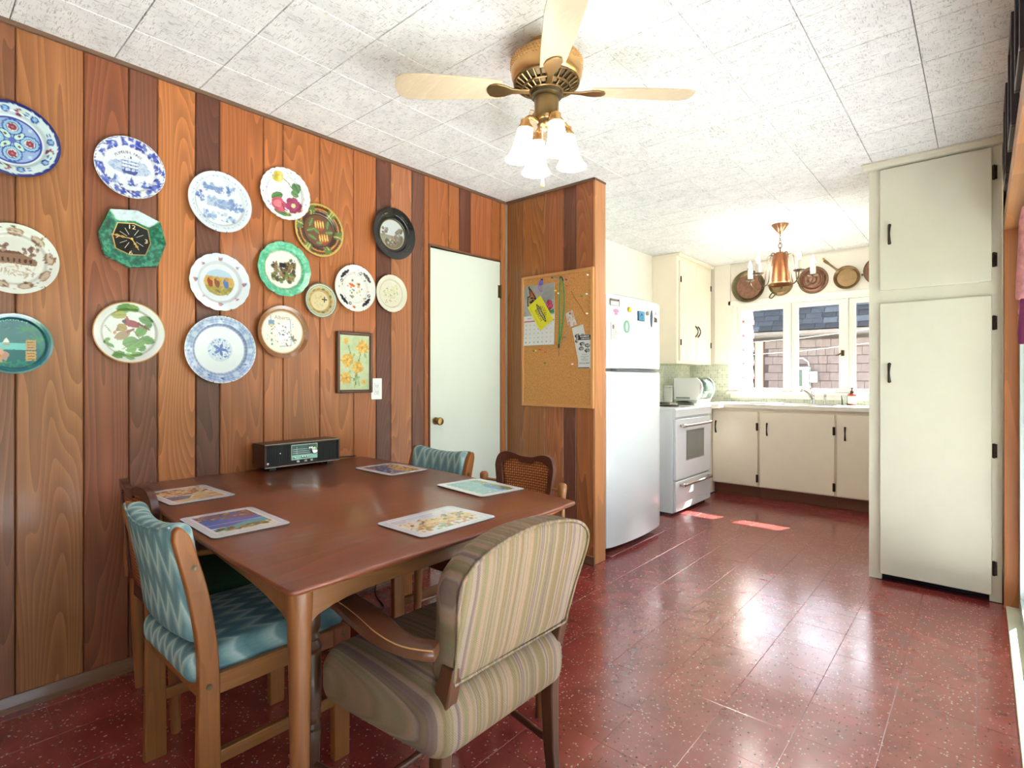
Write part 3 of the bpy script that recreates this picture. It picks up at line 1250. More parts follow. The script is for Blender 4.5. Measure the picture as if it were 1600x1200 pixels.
b = B()
b.rings([[(x, y, z) for x, y in table_outline(i)] for i, z in ((0.045, 0.722), (0.012, 0.733), (0.002, 0.739), (0.0, 0.744), (0.0015, 0.7485), (0.004, 0.75))])
build('table_top', b, table_top_mat, table, angle=50)
leg_xy = [(1.433, 0.602), (1.428, 1.485), (0.115, 1.588), (0.10, 0.742)]
for i in range(4):
    (xa, ya), (xb, yb) = leg_xy[i], leg_xy[(i + 1) % 4]
    dx, dy = xb - xa, yb - ya
    L = math.hypot(dx, dy)
    nx, ny = dy / L, -dx / L
    b = B()
    rs = []
    for k in range(25):
        t = k / 24
        arch = 0.042 * (abs(2 * t - 1) ** 7)
        bow = 4 * t * (1 - t) * (0.02 if i in (1, 3) else 0.0)
        zl = 0.664 - arch
        px, py = xa + dx * t + nx * (0.008 + bow), ya + dy * t + ny * (0.008 + bow)
        rs.append([(px + nx * 0.011, py + ny * 0.011, zl), (px + nx * 0.011, py + ny * 0.011, 0.723), (px - nx * 0.011, py - ny * 0.011, 0.723), (px - nx * 0.011, py - ny * 0.011, zl)])
    b.rings(rs)
    build('apron', b, wood('table_oak_apron', S(122, 78, 42), 'X' if i in (1, 3) else 'Y', 0.42, 0.28, 0.15, across=10, along=0.9), table, bevel=0.002)
for x, y in leg_xy:
    b = B()
    b.lathe([(0.001, 0.0), (0.016, 0.0), (0.017, 0.006), (0.021, 0.3), (0.0245, 0.56), (0.027, 0.64), (0.029, 0.67), (0.029, 0.722), (0.001, 0.722)], 20, (x, y, 0))
    build('leg', b, table_leg_mat, table)

# ================================================================== BLUE SIDE CHAIRS
N = Nodes('zigzag_teal_fabric')
N.p(0.9, 0, 0.2)
tc = N.n('TexCoord')
sp = N.n('SeparateXYZ')
N.l(tc.outputs['Object'], sp.inputs[0])
yz = N.math('ADD', sp.outputs[1], sp.outputs[2])
warp = N.noise(N.coord((9, 9, 9)), 1.0, 2)
tri = N.math('PINGPONG', sp.outputs[0], 0.03)
zz = N.math('ADD', N.math('MULTIPLY_ADD', tri, 2.2, yz), N.math('MULTIPLY', warp, 0.02))
fr = N.math('FRACT', N.math('MULTIPLY', zz, 9.0))
thread = N.noise(N.coord((500, 40, 500)), 1.0, 2)
cc = N.ramp(fr, [(0.0, S(106, 138, 142)), (0.25, S(146, 172, 170)), (0.4, S(176, 192, 188)), (0.5, S(120, 152, 154)), (0.75, S(96, 128, 134)), (1.0, S(106, 138, 142))])
N.color(N.mix(1.0, cc, N.math('MULTIPLY_ADD', thread, 0.4, 0.8), 'MULTIPLY'))
N.bump(thread, 0.25, 0.002)
teal_fabric = N.m
chair_oak = wood('chair_oak', S(150, 90, 42), 'Z', 0.42, 0.25, 0.1, freq=10, across=14, along=1.2)
chair_oak_y = wood('chair_oak_rail', S(148, 92, 44), 'Y', 0.42, 0.25, 0.1, freq=10, across=14, along=1.2)
bolt_metal = plain('bolt_steel', S(112, 98, 74), 0.4, 1.0)


def curve_pts(pts, n=6):
    """smooth a polyline (Catmull-Rom)"""
    P = [Vector(p) for p in pts]
    out = []
    for i in range(len(P) - 1):
        p0, p1, p2, p3 = P[max(i - 1, 0)], P[i], P[i + 1], P[min(i + 2, len(P) - 1)]
        for k in range(n):
            t = k / n
            out.append(0.5 * ((2 * p1) + (p2 - p0) * t + (2 * p0 - 5 * p1 + 4 * p2 - p3) * t * t + (3 * p1 - p0 - 3 * p2 + p3) * t ** 3))
    out.append(P[-1])
    return [tuple(p) for p in out]


def blue_chair(label, loc, rotz):
    t = thing('upholstered_side_chair', label, 'chair', loc, rotz, 'teal zigzag chairs at the table')
    for sx in (-1, 1):
        x0, x1 = sx * 0.2, sx * 0.228
        lo, hi = min(x0, x1), max(x0, x1)
        # rear post: leg and back upright in one curved piece
        fr_ = curve_pts([(-0.155, 0.0), (-0.158, 0.25), (-0.162, 0.45), (-0.185, 0.62), (-0.222, 0.76), (-0.236, 0.79)])
        bk_ = curve_pts([(-0.215, 0.0), (-0.212, 0.25), (-0.21, 0.45), (-0.228, 0.6), (-0.262, 0.75), (-0.268, 0.775)])
        tip = [(-0.248, 0.806), (-0.258, 0.808), (-0.266, 0.798)]
        b = B().prism(fr_ + tip + list(reversed(bk_)), lo, hi, 'YZ')
        post = build('back_post', b, chair_oak, t, bevel=0.004)
        for by, bz in ((-0.222, 0.70), (-0.186, 0.385)):
            b = B().lathe([(0.0005, -0.001), (0.008, -0.001), (0.008, 0.0015), (0.003, 0.0016), (0.0005, 0.0005)], 12, (hi if sx > 0 else lo - 0.0016, by, bz), 'X')
            build('bolt', b, bolt_metal, post)
        b = B().prism([(0.17, 0.0), (0.222, 0.0), (0.226, 0.395), (0.214, 0.41), (0.165, 0.41)], lo, hi, 'YZ')
        fl_ = build('front_leg', b, chair_oak, t, bevel=0.004)
        b = B()
        b.lathe([(0.0005, -0.001), (0.008, -0.001), (0.008, 0.0015), (0.003, 0.0016), (0.0005, 0.0005)], 12, (hi if sx > 0 else lo - 0.0016, 0.2, 0.385), 'X')
        build('bolt', b, bolt_metal, fl_)
        b = B().box((lo + 0.003, -0.16, 0.355), (hi - 0.003, 0.168, 0.408))
        build('seat_rail', b, chair_oak_y, t, bevel=0.003)
        b = B().box((lo + 0.004, -0.158, 0.17), (hi - 0.004, 0.17, 0.205))
        build('side_stretcher', b, chair_oak_y, t, bevel=0.003)
    for y in (-0.185, 0.195):
        b = B().box((-0.2, y - 0.012, 0.34), (0.2, y + 0.012, 0.385))
        build('cross_rail', b, wood('chair_oak_cross', S(144, 88, 42), 'X', 0.42, 0.25), t, bevel=0.003)
    b = B()
    b.rbox((0, 0.0, 0.425), (0.402, 0.452, 0.085), 0.032, mid=8, deform=lambda x, y, z: (x, y, z + (0.014 * (1 - (x / 0.2) ** 2) * (1 - (y / 0.23) ** 2) if z > 0.425 else 0)))
    build('seat_cushion', b, teal_fabric, t, angle=180)

    def bdef(x, y, z):
        lean = -0.12 * (z - 0.48) - 0.06 * max(0, z - 0.6)
        belly = -0.02 * (1 - (x / 0.2) ** 2)
        return (x, y + lean + belly, z - 0.02 * (1 - (x / 0.2) ** 2) * max(0, (z - 0.6) / 0.2))
    b = B()
    b.rbox((0, -0.188, 0.652), (0.398, 0.06, 0.325), 0.026, mid=8, deform=bdef)
    bc = build('back_cushion', b, teal_fabric, t, angle=180)
    b = B()
    path = [bdef(-0.196 + 0.392 * i / 14, -0.188 - 0.028, 0.806) for i in range(15)]
    b.tube(path, 0.003, 6)
    build('seam_piping', b, teal_fabric, bc)
    return t


bc1 = blue_chair('teal zigzag chair tucked under the near end of table, seen from behind', (0.865, 0.722, 0), 0.0)
copy_thing(bc1, (0.44, 1.655, 0), PI, 'teal zigzag chair on the far side of table in front of pale door')

# ================================================================== CANE-BACK ARMCHAIRS
N = Nodes('woven_cane')
N.p(0.6, 0, 0.3)
tc = N.n('TexCoord')
sp = N.n('SeparateXYZ')
N.l(tc.outputs['Object'], sp.inputs[0])
wx = N.math('SINE', N.math('MULTIPLY', sp.outputs[0], 520.0))
wz = N.math('SINE', N.math('MULTIPLY', sp.outputs[2], 520.0))
wd = N.math('SINE', N.math('MULTIPLY', N.math('ADD', sp.outputs[0], sp.outputs[2]), 260.0))
hole = N.math('MULTIPLY', N.math('MULTIPLY_ADD', wx, 0.5, 0.5), N.math('MULTIPLY_ADD', wz, 0.5, 0.5))
hole = N.math('MULTIPLY_ADD', wd, 0.12, hole)
N.color(N.ramp(hole, [(0.1, S(110, 54, 28)), (0.5, S(178, 104, 56)), (0.9, S(206, 140, 80))]))
N.bump(hole, 0.5, 0.002)
cane_mat = N.m
chair_walnut = wood('chair_walnut', S(86, 44, 30), 'X', 0.35, 0.2, 0.2, freq=8, across=9, along=1.5)
chair_walnut_z = wood('chair_walnut_leg', S(150, 92, 48), 'Z', 0.4, 0.2, 0.15, freq=8, across=12, along=1.5)
green_seat = plain('green_seat_weave', S(36, 82, 56), 0.9, var=0.25, vscale=160, bump=0.3, bscale=300)


def cane_chair(label, loc, rotz):
    t = thing('cane_back_armchair', label, 'armchair', loc, rotz, 'cane-back armchairs at the table')
    lean = 0.08
    yb = -0.215

    def outline(ins):
        pts = []
        hw = 0.178 - ins
        zt = 0.812 - ins
        side = [(-hw + 0.035 + ins * 0.1, 0.45), (-hw + 0.02, 0.58), (-hw + 0.004, 0.70), (-hw - 0.002, 0.755)]
        top = [(-hw + 0.015, zt - 0.012), (-hw + 0.05, zt + 0.003), (-hw + 0.095, zt), (-0.035, zt - 0.012), (0.035, zt - 0.012), (hw - 0.095, zt), (hw - 0.05, zt + 0.003), (hw - 0.015, zt - 0.012)]
        pts = side + top + [(-x, z) for x, z in reversed(side)]
        return [(p[0], p[1]) for p in curve_pts([(x, z, 0) for x, z in pts], 4)]

    def ypos(x, z, d):
        return yb + d - lean * (z - 0.42) - 0.022 * (1 - (x / 0.18) ** 2)
    o0, o1 = outline(0.0), outline(0.034)
    b = B()
    for i in range(len(o0) - 1):
        q = []
        for (x, z), d in ((o0[i], 0.012), (o1[i], 0.008), (o1[i], -0.008), (o0[i], -0.012)):
            q.append((x, ypos(x, z, d), z))
        for (x, z), d in ((o0[i + 1], 0.012), (o1[i + 1], 0.008), (o1[i + 1], -0.008), (o0[i + 1], -0.012)):
            q.append((x, ypos(x, z, d), z))
        b.add(q, [(0, 1, 5, 4), (1, 2, 6, 5), (2, 3, 7, 6), (3, 0, 4, 7)])
    # weld the segments
    keys, nv, remap = {}, [], []
    for p in b.v:
        k = tuple(round(c, 5) for c in p)
        if k not in keys:
            keys[k] = len(nv)
            nv.append(p)
        remap.append(keys[k])
    b.f = [tuple(remap[i] for i in f) for f in b.f]
    b.v = nv
    bf = build('back_frame', b, chair_walnut, t, bevel=0.004)
    b = B()
    m = len(o1)
    rows = []
    for i in range(m // 2 + 1):
        (xa, za), (xb, zb) = o1[i], o1[m - 1 - i]
        rows.append([(xa + (xb - xa) * k / 16, ypos(xa + (xb - xa) * k / 16, za + (zb - za) * k / 16, 0.0), za + (zb - za) * k / 16) for k in range(17)])
    b.rings(rows, False, False)
    cp = build('cane_panel', b, cane_mat, bf, angle=180)
    sl = cp.modifiers.new('thickness', 'SOLIDIFY')
    sl.thickness = 0.003
    sl.offset = 0
    for sx in (-1, 1):
        b = B()
        b.tube(curve_pts([(sx * 0.2, -0.188, 0.0), (sx * 0.203, -0.194, 0.2), (sx * 0.2, -0.2, 0.44)]), [0.014 + 0.007 * k / 12 for k in range(13)], 12)
        build('rear_leg', b, chair_walnut_z, t)
        b = B()
        b.tube([(sx * 0.225, 0.235, 0.0), (sx * 0.22, 0.22, 0.42)], [0.014, 0.021], 12)
        build('front_leg', b, chair_walnut_z, t)
        # arm: post rising from the seat with a turned knob, pegged to the back
        b = B()
        b.lathe([(0.011, 0.42), (0.013, 0.50), (0.012, 0.58), (0.0135, 0.63), (0.018, 0.66), (0.022, 0.682), (0.021, 0.697), (0.013, 0.706), (0.0005, 0.708)], 16, (sx * 0.243, -0.215, 0))
        ar = build('arm_post', b, chair_walnut_z, t)
        b = B()
        b.tube([(sx * 0.243, -0.215, 0.672), (sx * 0.172, -0.236, 0.668)], 0.007, 8)
        build('peg', b, chair_walnut_z, ar)
        b = B()
        b.tube(curve_pts([(sx * 0.243, -0.215, 0.60), (sx * 0.241, -0.08, 0.585), (sx * 0.24, 0.04, 0.575), (sx * 0.236, 0.13, 0.545), (sx * 0.228, 0.17, 0.44)]), 0.0105, 10)
        build('armrest', b, chair_walnut_z, t)
        b = B().prism([(-0.2, 0.345), (-0.2, 0.40), (0.225, 0.425), (0.225, 0.36), (0.1, 0.385), (-0.1, 0.365)], sx * 0.205 - 0.011, sx * 0.205 + 0.011, 'YZ')
        build('seat_rail', b, chair_walnut_z, t, bevel=0.003)
        b = B()
        b.tube([(sx * 0.2035, -0.192, 0.17), (sx * 0.2225, 0.228, 0.19)], 0.009, 8)
        build('stretcher', b, chair_walnut_z, t)
    for y in (-0.2, 0.22):
        b = B().box((-0.2, y - 0.011, 0.36), (0.2, y + 0.011, 0.415))
        build('cross_rail', b, chair_walnut, t, bevel=0.003)
    b = B().rbox((0, 0.01, 0.425), (0.43, 0.44, 0.05), 0.02, mid=6, deform=lambda x, y, z: (x, y, z + (0.012 * (1 - (x / 0.22) ** 2) * (1 - (y / 0.22) ** 2) if z > 0.42 else 0)))
    build('seat_pad', b, green_seat, t, angle=180)
    return t


cc1 = cane_chair('dark cane-back armchair in front of plank partition, beyond far table corner', (0.93, 1.755, 0), PI)
copy_thing(cc1, (0.362, 0.81, 0), 0.0, 'cane-back armchair at near end of table beside plank wall, mostly hidden')

# ================================================================== STRIPED ARMCHAIR
N = Nodes('striped_tweed')
N.p(0.92, 0, 0.15)
tc = N.n('TexCoord')
sp = N.n('SeparateXYZ')
N.l(tc.outputs['Object'], sp.inputs[0])
cb_ = N.n('CombineXYZ')
N.l(sp.outputs[1], cb_.inputs[0])
nz = N.noise(cb_.outputs[0], 20.0, 3, 0.6)
nz2 = N.noise(cb_.outputs[0], 42.0, 2, 0.5)
mixn = N.math('MULTIPLY_ADD', nz2, 0.5, N.math('MULTIPLY_ADD', nz, 1.0, -0.21))
cc = N.ramp(mixn, [(0.34, S(98, 78, 72)), (0.41, S(146, 112, 94)), (0.46, S(120, 100, 72)), (0.50, S(122, 110, 84)), (0.54, S(146, 116, 96)), (0.58, S(140, 124, 110)), (0.62, S(112, 90, 86)), (0.68, S(124, 110, 76)), (0.74, S(134, 112, 98))])
tw = N.math('SINE', N.math('MULTIPLY', N.math('ADD', sp.outputs[1], N.math('ADD', sp.outputs[2], sp.outputs[0])), 1100.0))
tw2 = N.noise(N.coord((420, 420, 420)), 1.0, 1)
dk = N.math('ADD', N.math('MULTIPLY_ADD', tw, 0.08, 0.78), N.math('MULTIPLY', tw2, 0.3))
N.color(N.mix(1.0, cc, dk, 'MULTIPLY'))
N.bump(tw, 0.25, 0.0015)
tweed = N.m
arm_wood = wood('armchair_walnut', S(94, 54, 34), 'X', 0.35, 0.22, 0.2, freq=8, across=9, along=1.4)
arm_wood_z = wood('armchair_walnut_leg', S(84, 52, 32), 'Z', 0.38, 0.22, 0.15, freq=8, across=12, along=1.4)
ach = thing('striped_armchair', 'armchair in striped green and tan tweed with arched back and wooden arms', 'armchair', (1.5, 1.02, 0.0), 0.0, world=True)
YC = 1.035


def seat_def(x, y, z):
    k = 1.0 - 0.16 * (x - 1.27) / 0.46
    top = 0.018 * (1 - ((x - 1.5) / 0.26) ** 2) * (1 - ((y - YC) / 0.3) ** 2) if z > 0.4 else 0
    return (x, YC - 0.012 + (y - YC) * k, z + top)


b = B().rbox((1.508, YC, 0.40), (0.45, 0.57, 0.155), 0.062, mid=8, arc=4, deform=seat_def)
build('seat', b, tweed, ach, angle=180)
half = [(-0.213, 0.50), (-0.218, 0.56), (-0.228, 0.63), (-0.242, 0.70), (-0.244, 0.735), (-0.232, 0.765), (-0.195, 0.793), (-0.14, 0.812), (-0.07, 0.824)]
outl = [p[:2] for p in curve_pts([(y, z, 0) for y, z in half + [(0.0, 0.828)] + [(-y, z) for y, z in reversed(half)]], 3)]


def back_ring(dx, ins, sc=1.0):
    out = []
    for y, z in outl:
        yy, zz = y * (1 - ins / 0.23), 0.66 + (z - 0.66) * (1 - ins / 0.165)
        out.append((1.735 + 0.23 * (zz - 0.52) + dx - 0.018 * (1 - (yy / 0.25) ** 2) * (1 if dx < -0.03 else 0.4), YC + yy, zz))
    return out


b = B()
b.rings([back_ring(d, i) for d, i in ((0.012, 0.10), (0.010, 0.05), (0.005, 0.018), (0.0, 0.004), (-0.014, 0.0), (-0.05, 0.0), (-0.072, 0.008), (-0.084, 0.026), (-0.09, 0.06), (-0.093, 0.11))])
bk = build('back', b, tweed, ach, angle=180)
b = B()
b.tube(back_ring(0.002, 0.003), 0.0045, 8, closed=True)
build('piping', b, tweed, bk, angle=180)
for sy in (-1, 1):
    def Y_(d):
        return YC + sy * d
    # arm: an S-curved flat rail
    cl = curve_pts([(1.238, Y_(0.283), 0.618), (1.36, Y_(0.268), 0.615), (1.49, Y_(0.278), 0.611), (1.60, Y_(0.294 if sy < 0 else 0.272), 0.606), (1.68, Y_(0.292 if sy < 0 else 0.266), 0.603), (1.735 if sy < 0 else 1.70, Y_(0.262), 0.60)], 5)
    b = B()
    rs = []
    for k, p in enumerate(cl):
        q = Vector(cl[min(k + 1, len(cl) - 1)]) - Vector(cl[max(k - 1, 0)])
        q.z = 0
        q.normalize()
        nrm = Vector((-q.y, q.x, 0))
        t = k / (len(cl) - 1)
        w = 0.026 + 0.014 * math.sin(PI * min(1, t * 1.15)) ** 2 if t < 0.9 else 0.030 - 0.09 * (t - 0.9)
        h = 0.014
        rs.append([Vector(p) + nrm * a * w + Vector((0, 0, c * h)) for a, c in ((-1, -0.6), (-0.7, -1), (0.7, -1), (1, -0.6), (1, 0.45), (0.75, 1), (-0.75, 1), (-1, 0.45))])
    b.rings(rs)
    arm = build('armrest', b, arm_wood, ach, angle=50)
    b = B()
    rs = []
    for k, p in enumerate(cl):
        q = Vector(cl[min(k + 1, len(cl) - 1)]) - Vector(cl[max(k - 1, 0)])
        q.z = 0
        q.normalize()
        rs.append(Vector(p) + Vector((q.y, -q.x, 0)) * (0.027 if sy < 0 else -0.027) + Vector((0, 0, 0.0135)))
    b.tube(rs, 0.0016, 5)
    build('arm_bead', b, plain('bead_gold_wood', S(186, 136, 84), 0.4), arm)
    # turned front leg running up to carry the arm
    b = B()
    b.lathe([(0.001, 0.0), (0.014, 0.0), (0.02, 0.02), (0.016, 0.05), (0.019, 0.10), (0.023, 0.2), (0.026, 0.235), (0.021, 0.242), (0.026, 0.252), (0.021, 0.262), (0.026, 0.272), (0.024, 0.285), (0.024, 0.30),
             (0.026, 0.302), (0.026, 0.445), (0.022, 0.45), (0.028, 0.457), (0.029, 0.463), (0.022, 0.472), (0.018, 0.48), (0.023, 0.488), (0.017, 0.498), (0.024, 0.512), (0.025, 0.535), (0.020, 0.572), (0.014, 0.6), (0.013, 0.606), (0.001, 0.606)], 18, (1.252, Y_(0.283), 0))
    build('turned_front_leg', b, arm_wood_z, ach)
    # rear leg sweeping up into the back
    b = B()
    rs = []
    for x, z, w in ((1.70, 0.0, 0.016), (1.685, 0.14, 0.018), (1.68, 0.3, 0.021), (1.69, 0.42, 0.022), (1.71, 0.5, 0.022), (1.722, 0.545, 0.02)):
        yy = Y_(0.205)
        rs.append([(x - w, yy - w * 0.8, z), (x + w, yy - w * 0.8, z), (x + w, yy + w * 0.8, z), (x - w, yy + w * 0.8, z)])
    b.rings(rs)
    rl = build('rear_leg', b, arm_wood_z, ach, bevel=0.004)
    for nzz in (0.395, 0.43):
        b = B().sphere((1.667 + 0.045, Y_(0.218), nzz), 0.0055, 8)
        build('upholstery_nail', b, plain('nail_dark', S(60, 52, 44), 0.35, 0.9), rl)
    b = B()
    b.tube([(1.252, Y_(0.283), 0.15), (1.685, Y_(0.205), 0.15)], [0.010, 0.010], 10)
    build('side_stretcher', b, arm_wood, ach)
b = B()
b.tube(curve_pts([(1.45, YC - 0.25, 0.15), (1.45, YC, 0.155), (1.45, YC + 0.25, 0.15)]), 0.010, 10)
build('cross_stretcher', b, arm_wood, ach)

ach.location.x -= 0.016
ach.location.y -= 0.015

# ================================================================== THINGS ON THE TABLE
mat_print = vcol_mat('placemat_print', 0.22, 0.5, 0.3)


def in_pic(a, c, m=0.12):
    return lambda x, y: abs(x) < a - m and abs(y) < c - m


def base_mat():
    c = Canvas((214, 217, 228), 130, 1.36)
    c.rect(-1.30, -0.94, 1.30, 0.94, (226, 228, 236))
    return c


def frame_mat(c):
    jj = np.clip(((c.X / 1.12 / c.asp + 1) / 2 * (c.nx - 1)).round().astype(int), 0, c.nx - 1)
    ii = np.clip(((c.Y / 1.12 + 1) / 2 * (c.n - 1)).round().astype(int), 0, c.n - 1)
    c.a = c.a[ii, jj]
    for x0, y0, x1, y1 in ((-1.4, -1, -1.14, 1), (1.14, -1, 1.4, 1), (-1.4, -1, 1.4, -0.8), (-1.4, 0.8, 1.4, 1)):
        c.rect(x0, y0, x1, y1, (220, 223, 232))
    for x0, y0, x1, y1 in ((-1.14, -0.8, -1.1, 0.8), (1.1, -0.8, 1.14, 0.8), (-1.14, -0.8, 1.14, -0.76), (-1.14, 0.76, 1.14, 0.8)):
        c.rect(x0, y0, x1, y1, (246, 244, 238))


P_ = lambda x, y: abs(x) < 1.0 and abs(y) < 0.7
arts = []
c = base_mat()          # bay with orange rooftops
c.rect(-1, -0.7, 1, 0.7, (238, 206, 150))
c.spots(160, lambda x, y: P_(x, y) and x < 0.1, (0.03, 0.08), [(200, 84, 50), (222, 120, 70), (236, 190, 150), (150, 90, 70), (244, 226, 200)], 0.9)
c.poly([(0.05, -0.7), (0.25, 0.0), (0.6, -0.2), (0.7, -0.7)], (52, 92, 150))
c.line([(0.0, -0.7), (0.25, 0.05), (0.62, -0.15)], 0.03, (240, 240, 230))
c.spots(40, lambda x, y: P_(x, y) and x > 0.4 and y > -0.1, (0.05, 0.12), [(240, 190, 120), (246, 214, 170), (226, 150, 110)], 0.7)
frame_mat(c)
arts.append(c)
c = base_mat()          # blue bay, coloured houses in front, green headland
c.rect(-1, -0.7, 1, 0.7, (232, 232, 220))
c.poly([(-1, -0.7), (-1, 0.7), (0.45, 0.7), (0.45, -0.7)], (84, 112, 196))
c.poly([(0.0, 0.7), (0.2, 0.2), (0.45, -0.3), (0.55, -0.7), (0.75, -0.7), (0.7, 0.0), (0.5, 0.5), (0.45, 0.7)], (88, 178, 196))
c.spots(30, lambda x, y: P_(x, y) and 0.5 < x < 0.8, (0.05, 0.09), [(120, 130, 70), (150, 150, 90), (90, 100, 60)], 0.9)
c.spots(150, lambda x, y: P_(x, y) and x < -0.35 + 0.3 * y, (0.03, 0.07), [(96, 76, 60), (150, 110, 70), (200, 170, 110), (70, 70, 110), (130, 120, 60), (190, 80, 60)], 0.95)
c.line([(0.1, 0.7), (0.1, -0.7)], 0.02, (200, 214, 236))
frame_mat(c)
arts.append(c)
c = base_mat()          # sandy castle town with boats
c.rect(-1, -0.7, 1, 0.7, (240, 232, 214))
c.spots(30, lambda x, y: P_(x, y) and y > 0.2, (0.1, 0.2), [(214, 220, 236), (236, 236, 238), (200, 206, 226)], 0.8)
c.poly([(-0.9, -0.3), (-0.5, 0.1), (-0.2, 0.3), (0.1, 0.15), (0.6, 0.3), (1, 0.1), (1, -0.4), (-0.9, -0.4)], (234, 200, 140))
c.spots(120, lambda x, y: P_(x, y) and -0.4 < y < 0.3, (0.03, 0.07), [(232, 196, 130), (204, 150, 90), (246, 226, 180), (120, 80, 60), (90, 110, 140)], 0.9)
c.spots(70, lambda x, y: P_(x, y) and y < -0.3, (0.03, 0.08), [(120, 170, 190), (236, 236, 228), (140, 160, 90), (200, 120, 70)], 0.9)
frame_mat(c)
arts.append(c)
c = base_mat()          # lagoon with sail boats and trees
c.rect(-1, -0.7, 1, 0.7, (122, 190, 196))
c.spots(90, lambda x, y: P_(x, y) and y < 0.35, (0.03, 0.08), [(150, 200, 190), (200, 210, 130), (90, 160, 170), (230, 226, 190)], 0.8, 0.5)
c.poly([(-0.2, 0.25), (0.3, 0.1), (0.9, 0.2), (0.9, 0.4), (0.0, 0.4)], (70, 150, 210))
c.spots(70, lambda x, y: P_(x, y) and y > 0.38, (0.04, 0.09), [(76, 116, 60), (120, 140, 70), (170, 170, 90)], 0.9)
frame_mat(c)
arts.append(c)
c = base_mat()          # dark blue harbour under golden cliffs
c.rect(-1, -0.7, 1, 0.7, (80, 104, 150))
c.poly([(-0.6, 0.7), (-0.4, 0.1), (0.3, 0.0), (1, 0.2), (1, 0.7)], (206, 170, 96))
c.spots(110, lambda x, y: P_(x, y) and y > 0.0, (0.04, 0.08), [(220, 170, 90), (150, 120, 60), (110, 110, 60), (236, 200, 130)], 0.9)
c.spots(50, lambda x, y: P_(x, y) and y < 0.0, (0.03, 0.08), [(120, 150, 190), (220, 226, 230), (60, 80, 130)], 0.9, 0.5)
frame_mat(c)
arts.append(c)
mats_ = [((0.402, 0.712), 2, 'placemat with orange rooftops and a blue bay, beside plank wall'),
         ((0.915, 0.668), -2, 'placemat with blue bay and green headland at near table end'),
         ((1.362, 1.072), 90, 'placemat with sandy castle town, nearest the striped armchair'),
         ((1.112, 1.505), -7, 'placemat with turquoise lagoon, near the cane-back armchair'),
         ((0.508, 1.532), -1, 'placemat with golden cliffs over dark water, nearest the door')]
cork_back = plain('placemat_cork_edge', S(96, 76, 60), 0.8)
for c, ((x, y), ang, lab) in zip(arts, mats_):
    t = thing('placemat', lab, 'placemat', (x, y, 0.7503), 0.0, 'picture placemats on the dining table')
    R = Matrix.Rotation(math.radians(ang), 4, 'Z')
    b = B()
    pts = []
    for (cx, cy, a0) in ((1, 1, 0), (-1, 1, 90), (-1, -1, 180), (1, -1, 270)):
        for k in range(7):
            a = math.radians(a0 + 15 * k)
            pts.append(R @ Vector((cx * (0.146 - 0.018) + 0.018 * math.cos(a), cy * (0.1065 - 0.018) + 0.018 * math.sin(a), 0)))
    b.rings([[(p.x, p.y, z) for p in pts] for z in (0.0, 0.0038)])
    build('backing', b, cork_back, t)
    sheet('printed_face', c, 0.292, 0.213, mat_print, Matrix.Translation((0, 0, 0.0038)) @ R, t, 0.001, 0.018, 92, 68)

# ---- radio
rad = thing('table_radio', 'long dark wood-cased vintage radio on the table against plank wall', 'radio', (0.08, 1.296, 0.7503), world=True)
case_wood = wood('radio_case_wood', S(74, 46, 36), 'Y', 0.4, 0.2)
y0, y1, z0, z1 = 1.107, 1.487, 0.766, 0.874
b = B()
for p, q in (((0.02, y0, z1 - 0.008), (0.142, y1, z1)), ((0.02, y0, z0), (0.142, y1, z0 + 0.008)), ((0.02, y0, z0 + 0.008), (0.142, y0 + 0.009, z1 - 0.008)), ((0.02, y1 - 0.009, z0 + 0.008), (0.142, y1, z1 - 0.008)), ((0.02, y0 + 0.009, z0 + 0.008), (0.03, y1 - 0.009, z1 - 0.008))):
    b.box(p, q)
case = build('case', b, case_wood, rad, bevel=0.001)
b = B().box((0.1405, y0 + 0.002, z1 - 0.0025), (0.1428, y1 - 0.002, z1 - 0.0005))
b.box((0.1405, y0 + 0.002, z0 + 0.0005), (0.1428, y1 - 0.002, z0 + 0.003))
build('case_edge_trim', b, plain('trim_silver', S(176, 166, 150), 0.35, 0.8), case)
blk = plain('radio_black', S(28, 26, 26), 0.55)
b = B().box((0.03, y0 + 0.009, z0 + 0.008), (0.131, y1 - 0.009, z1 - 0.008))
build('speaker_board', b, blk, rad)
for side_, (ya, yb) in enumerate(((y0 + 0.011, 1.232), (1.372, y1 - 0.011))):
    b = B()
    n = int((yb - ya) / 0.0042)
    for k in range(n):
        yy = ya + (yb - ya) * k / n
        b.box((0.130, yy, z0 + 0.010), (0.1355, yy + 0.0022, z1 - 0.010))
    g = build('speaker_grille', b, plain('grille_black', S(36, 34, 34), 0.5), rad)
    g['kind'] = 'stuff'
b = B()
b.box((0.131, 1.236, 0.790), (0.1365, 1.368, 0.861))
fp = build('face_frame', b, plain('radio_bezel', S(200, 206, 200), 0.3, 0.8), rad)
b = B().box((0.136, 1.2385, 0.812), (0.1375, 1.3655, 0.8585))
build('dial_glass', b, plain('dial_green_grey', S(84, 112, 108), 0.12, var=0.15, vscale=25), fp)
b = B().box((0.136, 1.2385, 0.7925), (0.138, 1.3655, 0.811))
build('control_strip', b, plain('control_mint', S(150, 200, 188), 0.3, 0.3), fp)
b = B()
for k in range(3):
    zz = 0.82 + 0.009 * k
    for m in range(14):
        b.box((0.1374, 1.244 + m * 0.0062, zz), (0.1378, 1.2475 + m * 0.0062, zz + 0.0022))
b.box((0.1374, 1.262, 0.815), (0.1379, 1.2632, 0.852))
build('dial_scale', b, plain('scale_white', S(206, 222, 214), 0.5), fp)
chrome = plain('chrome', S(214, 212, 206), 0.14, 1.0, var=0.03)
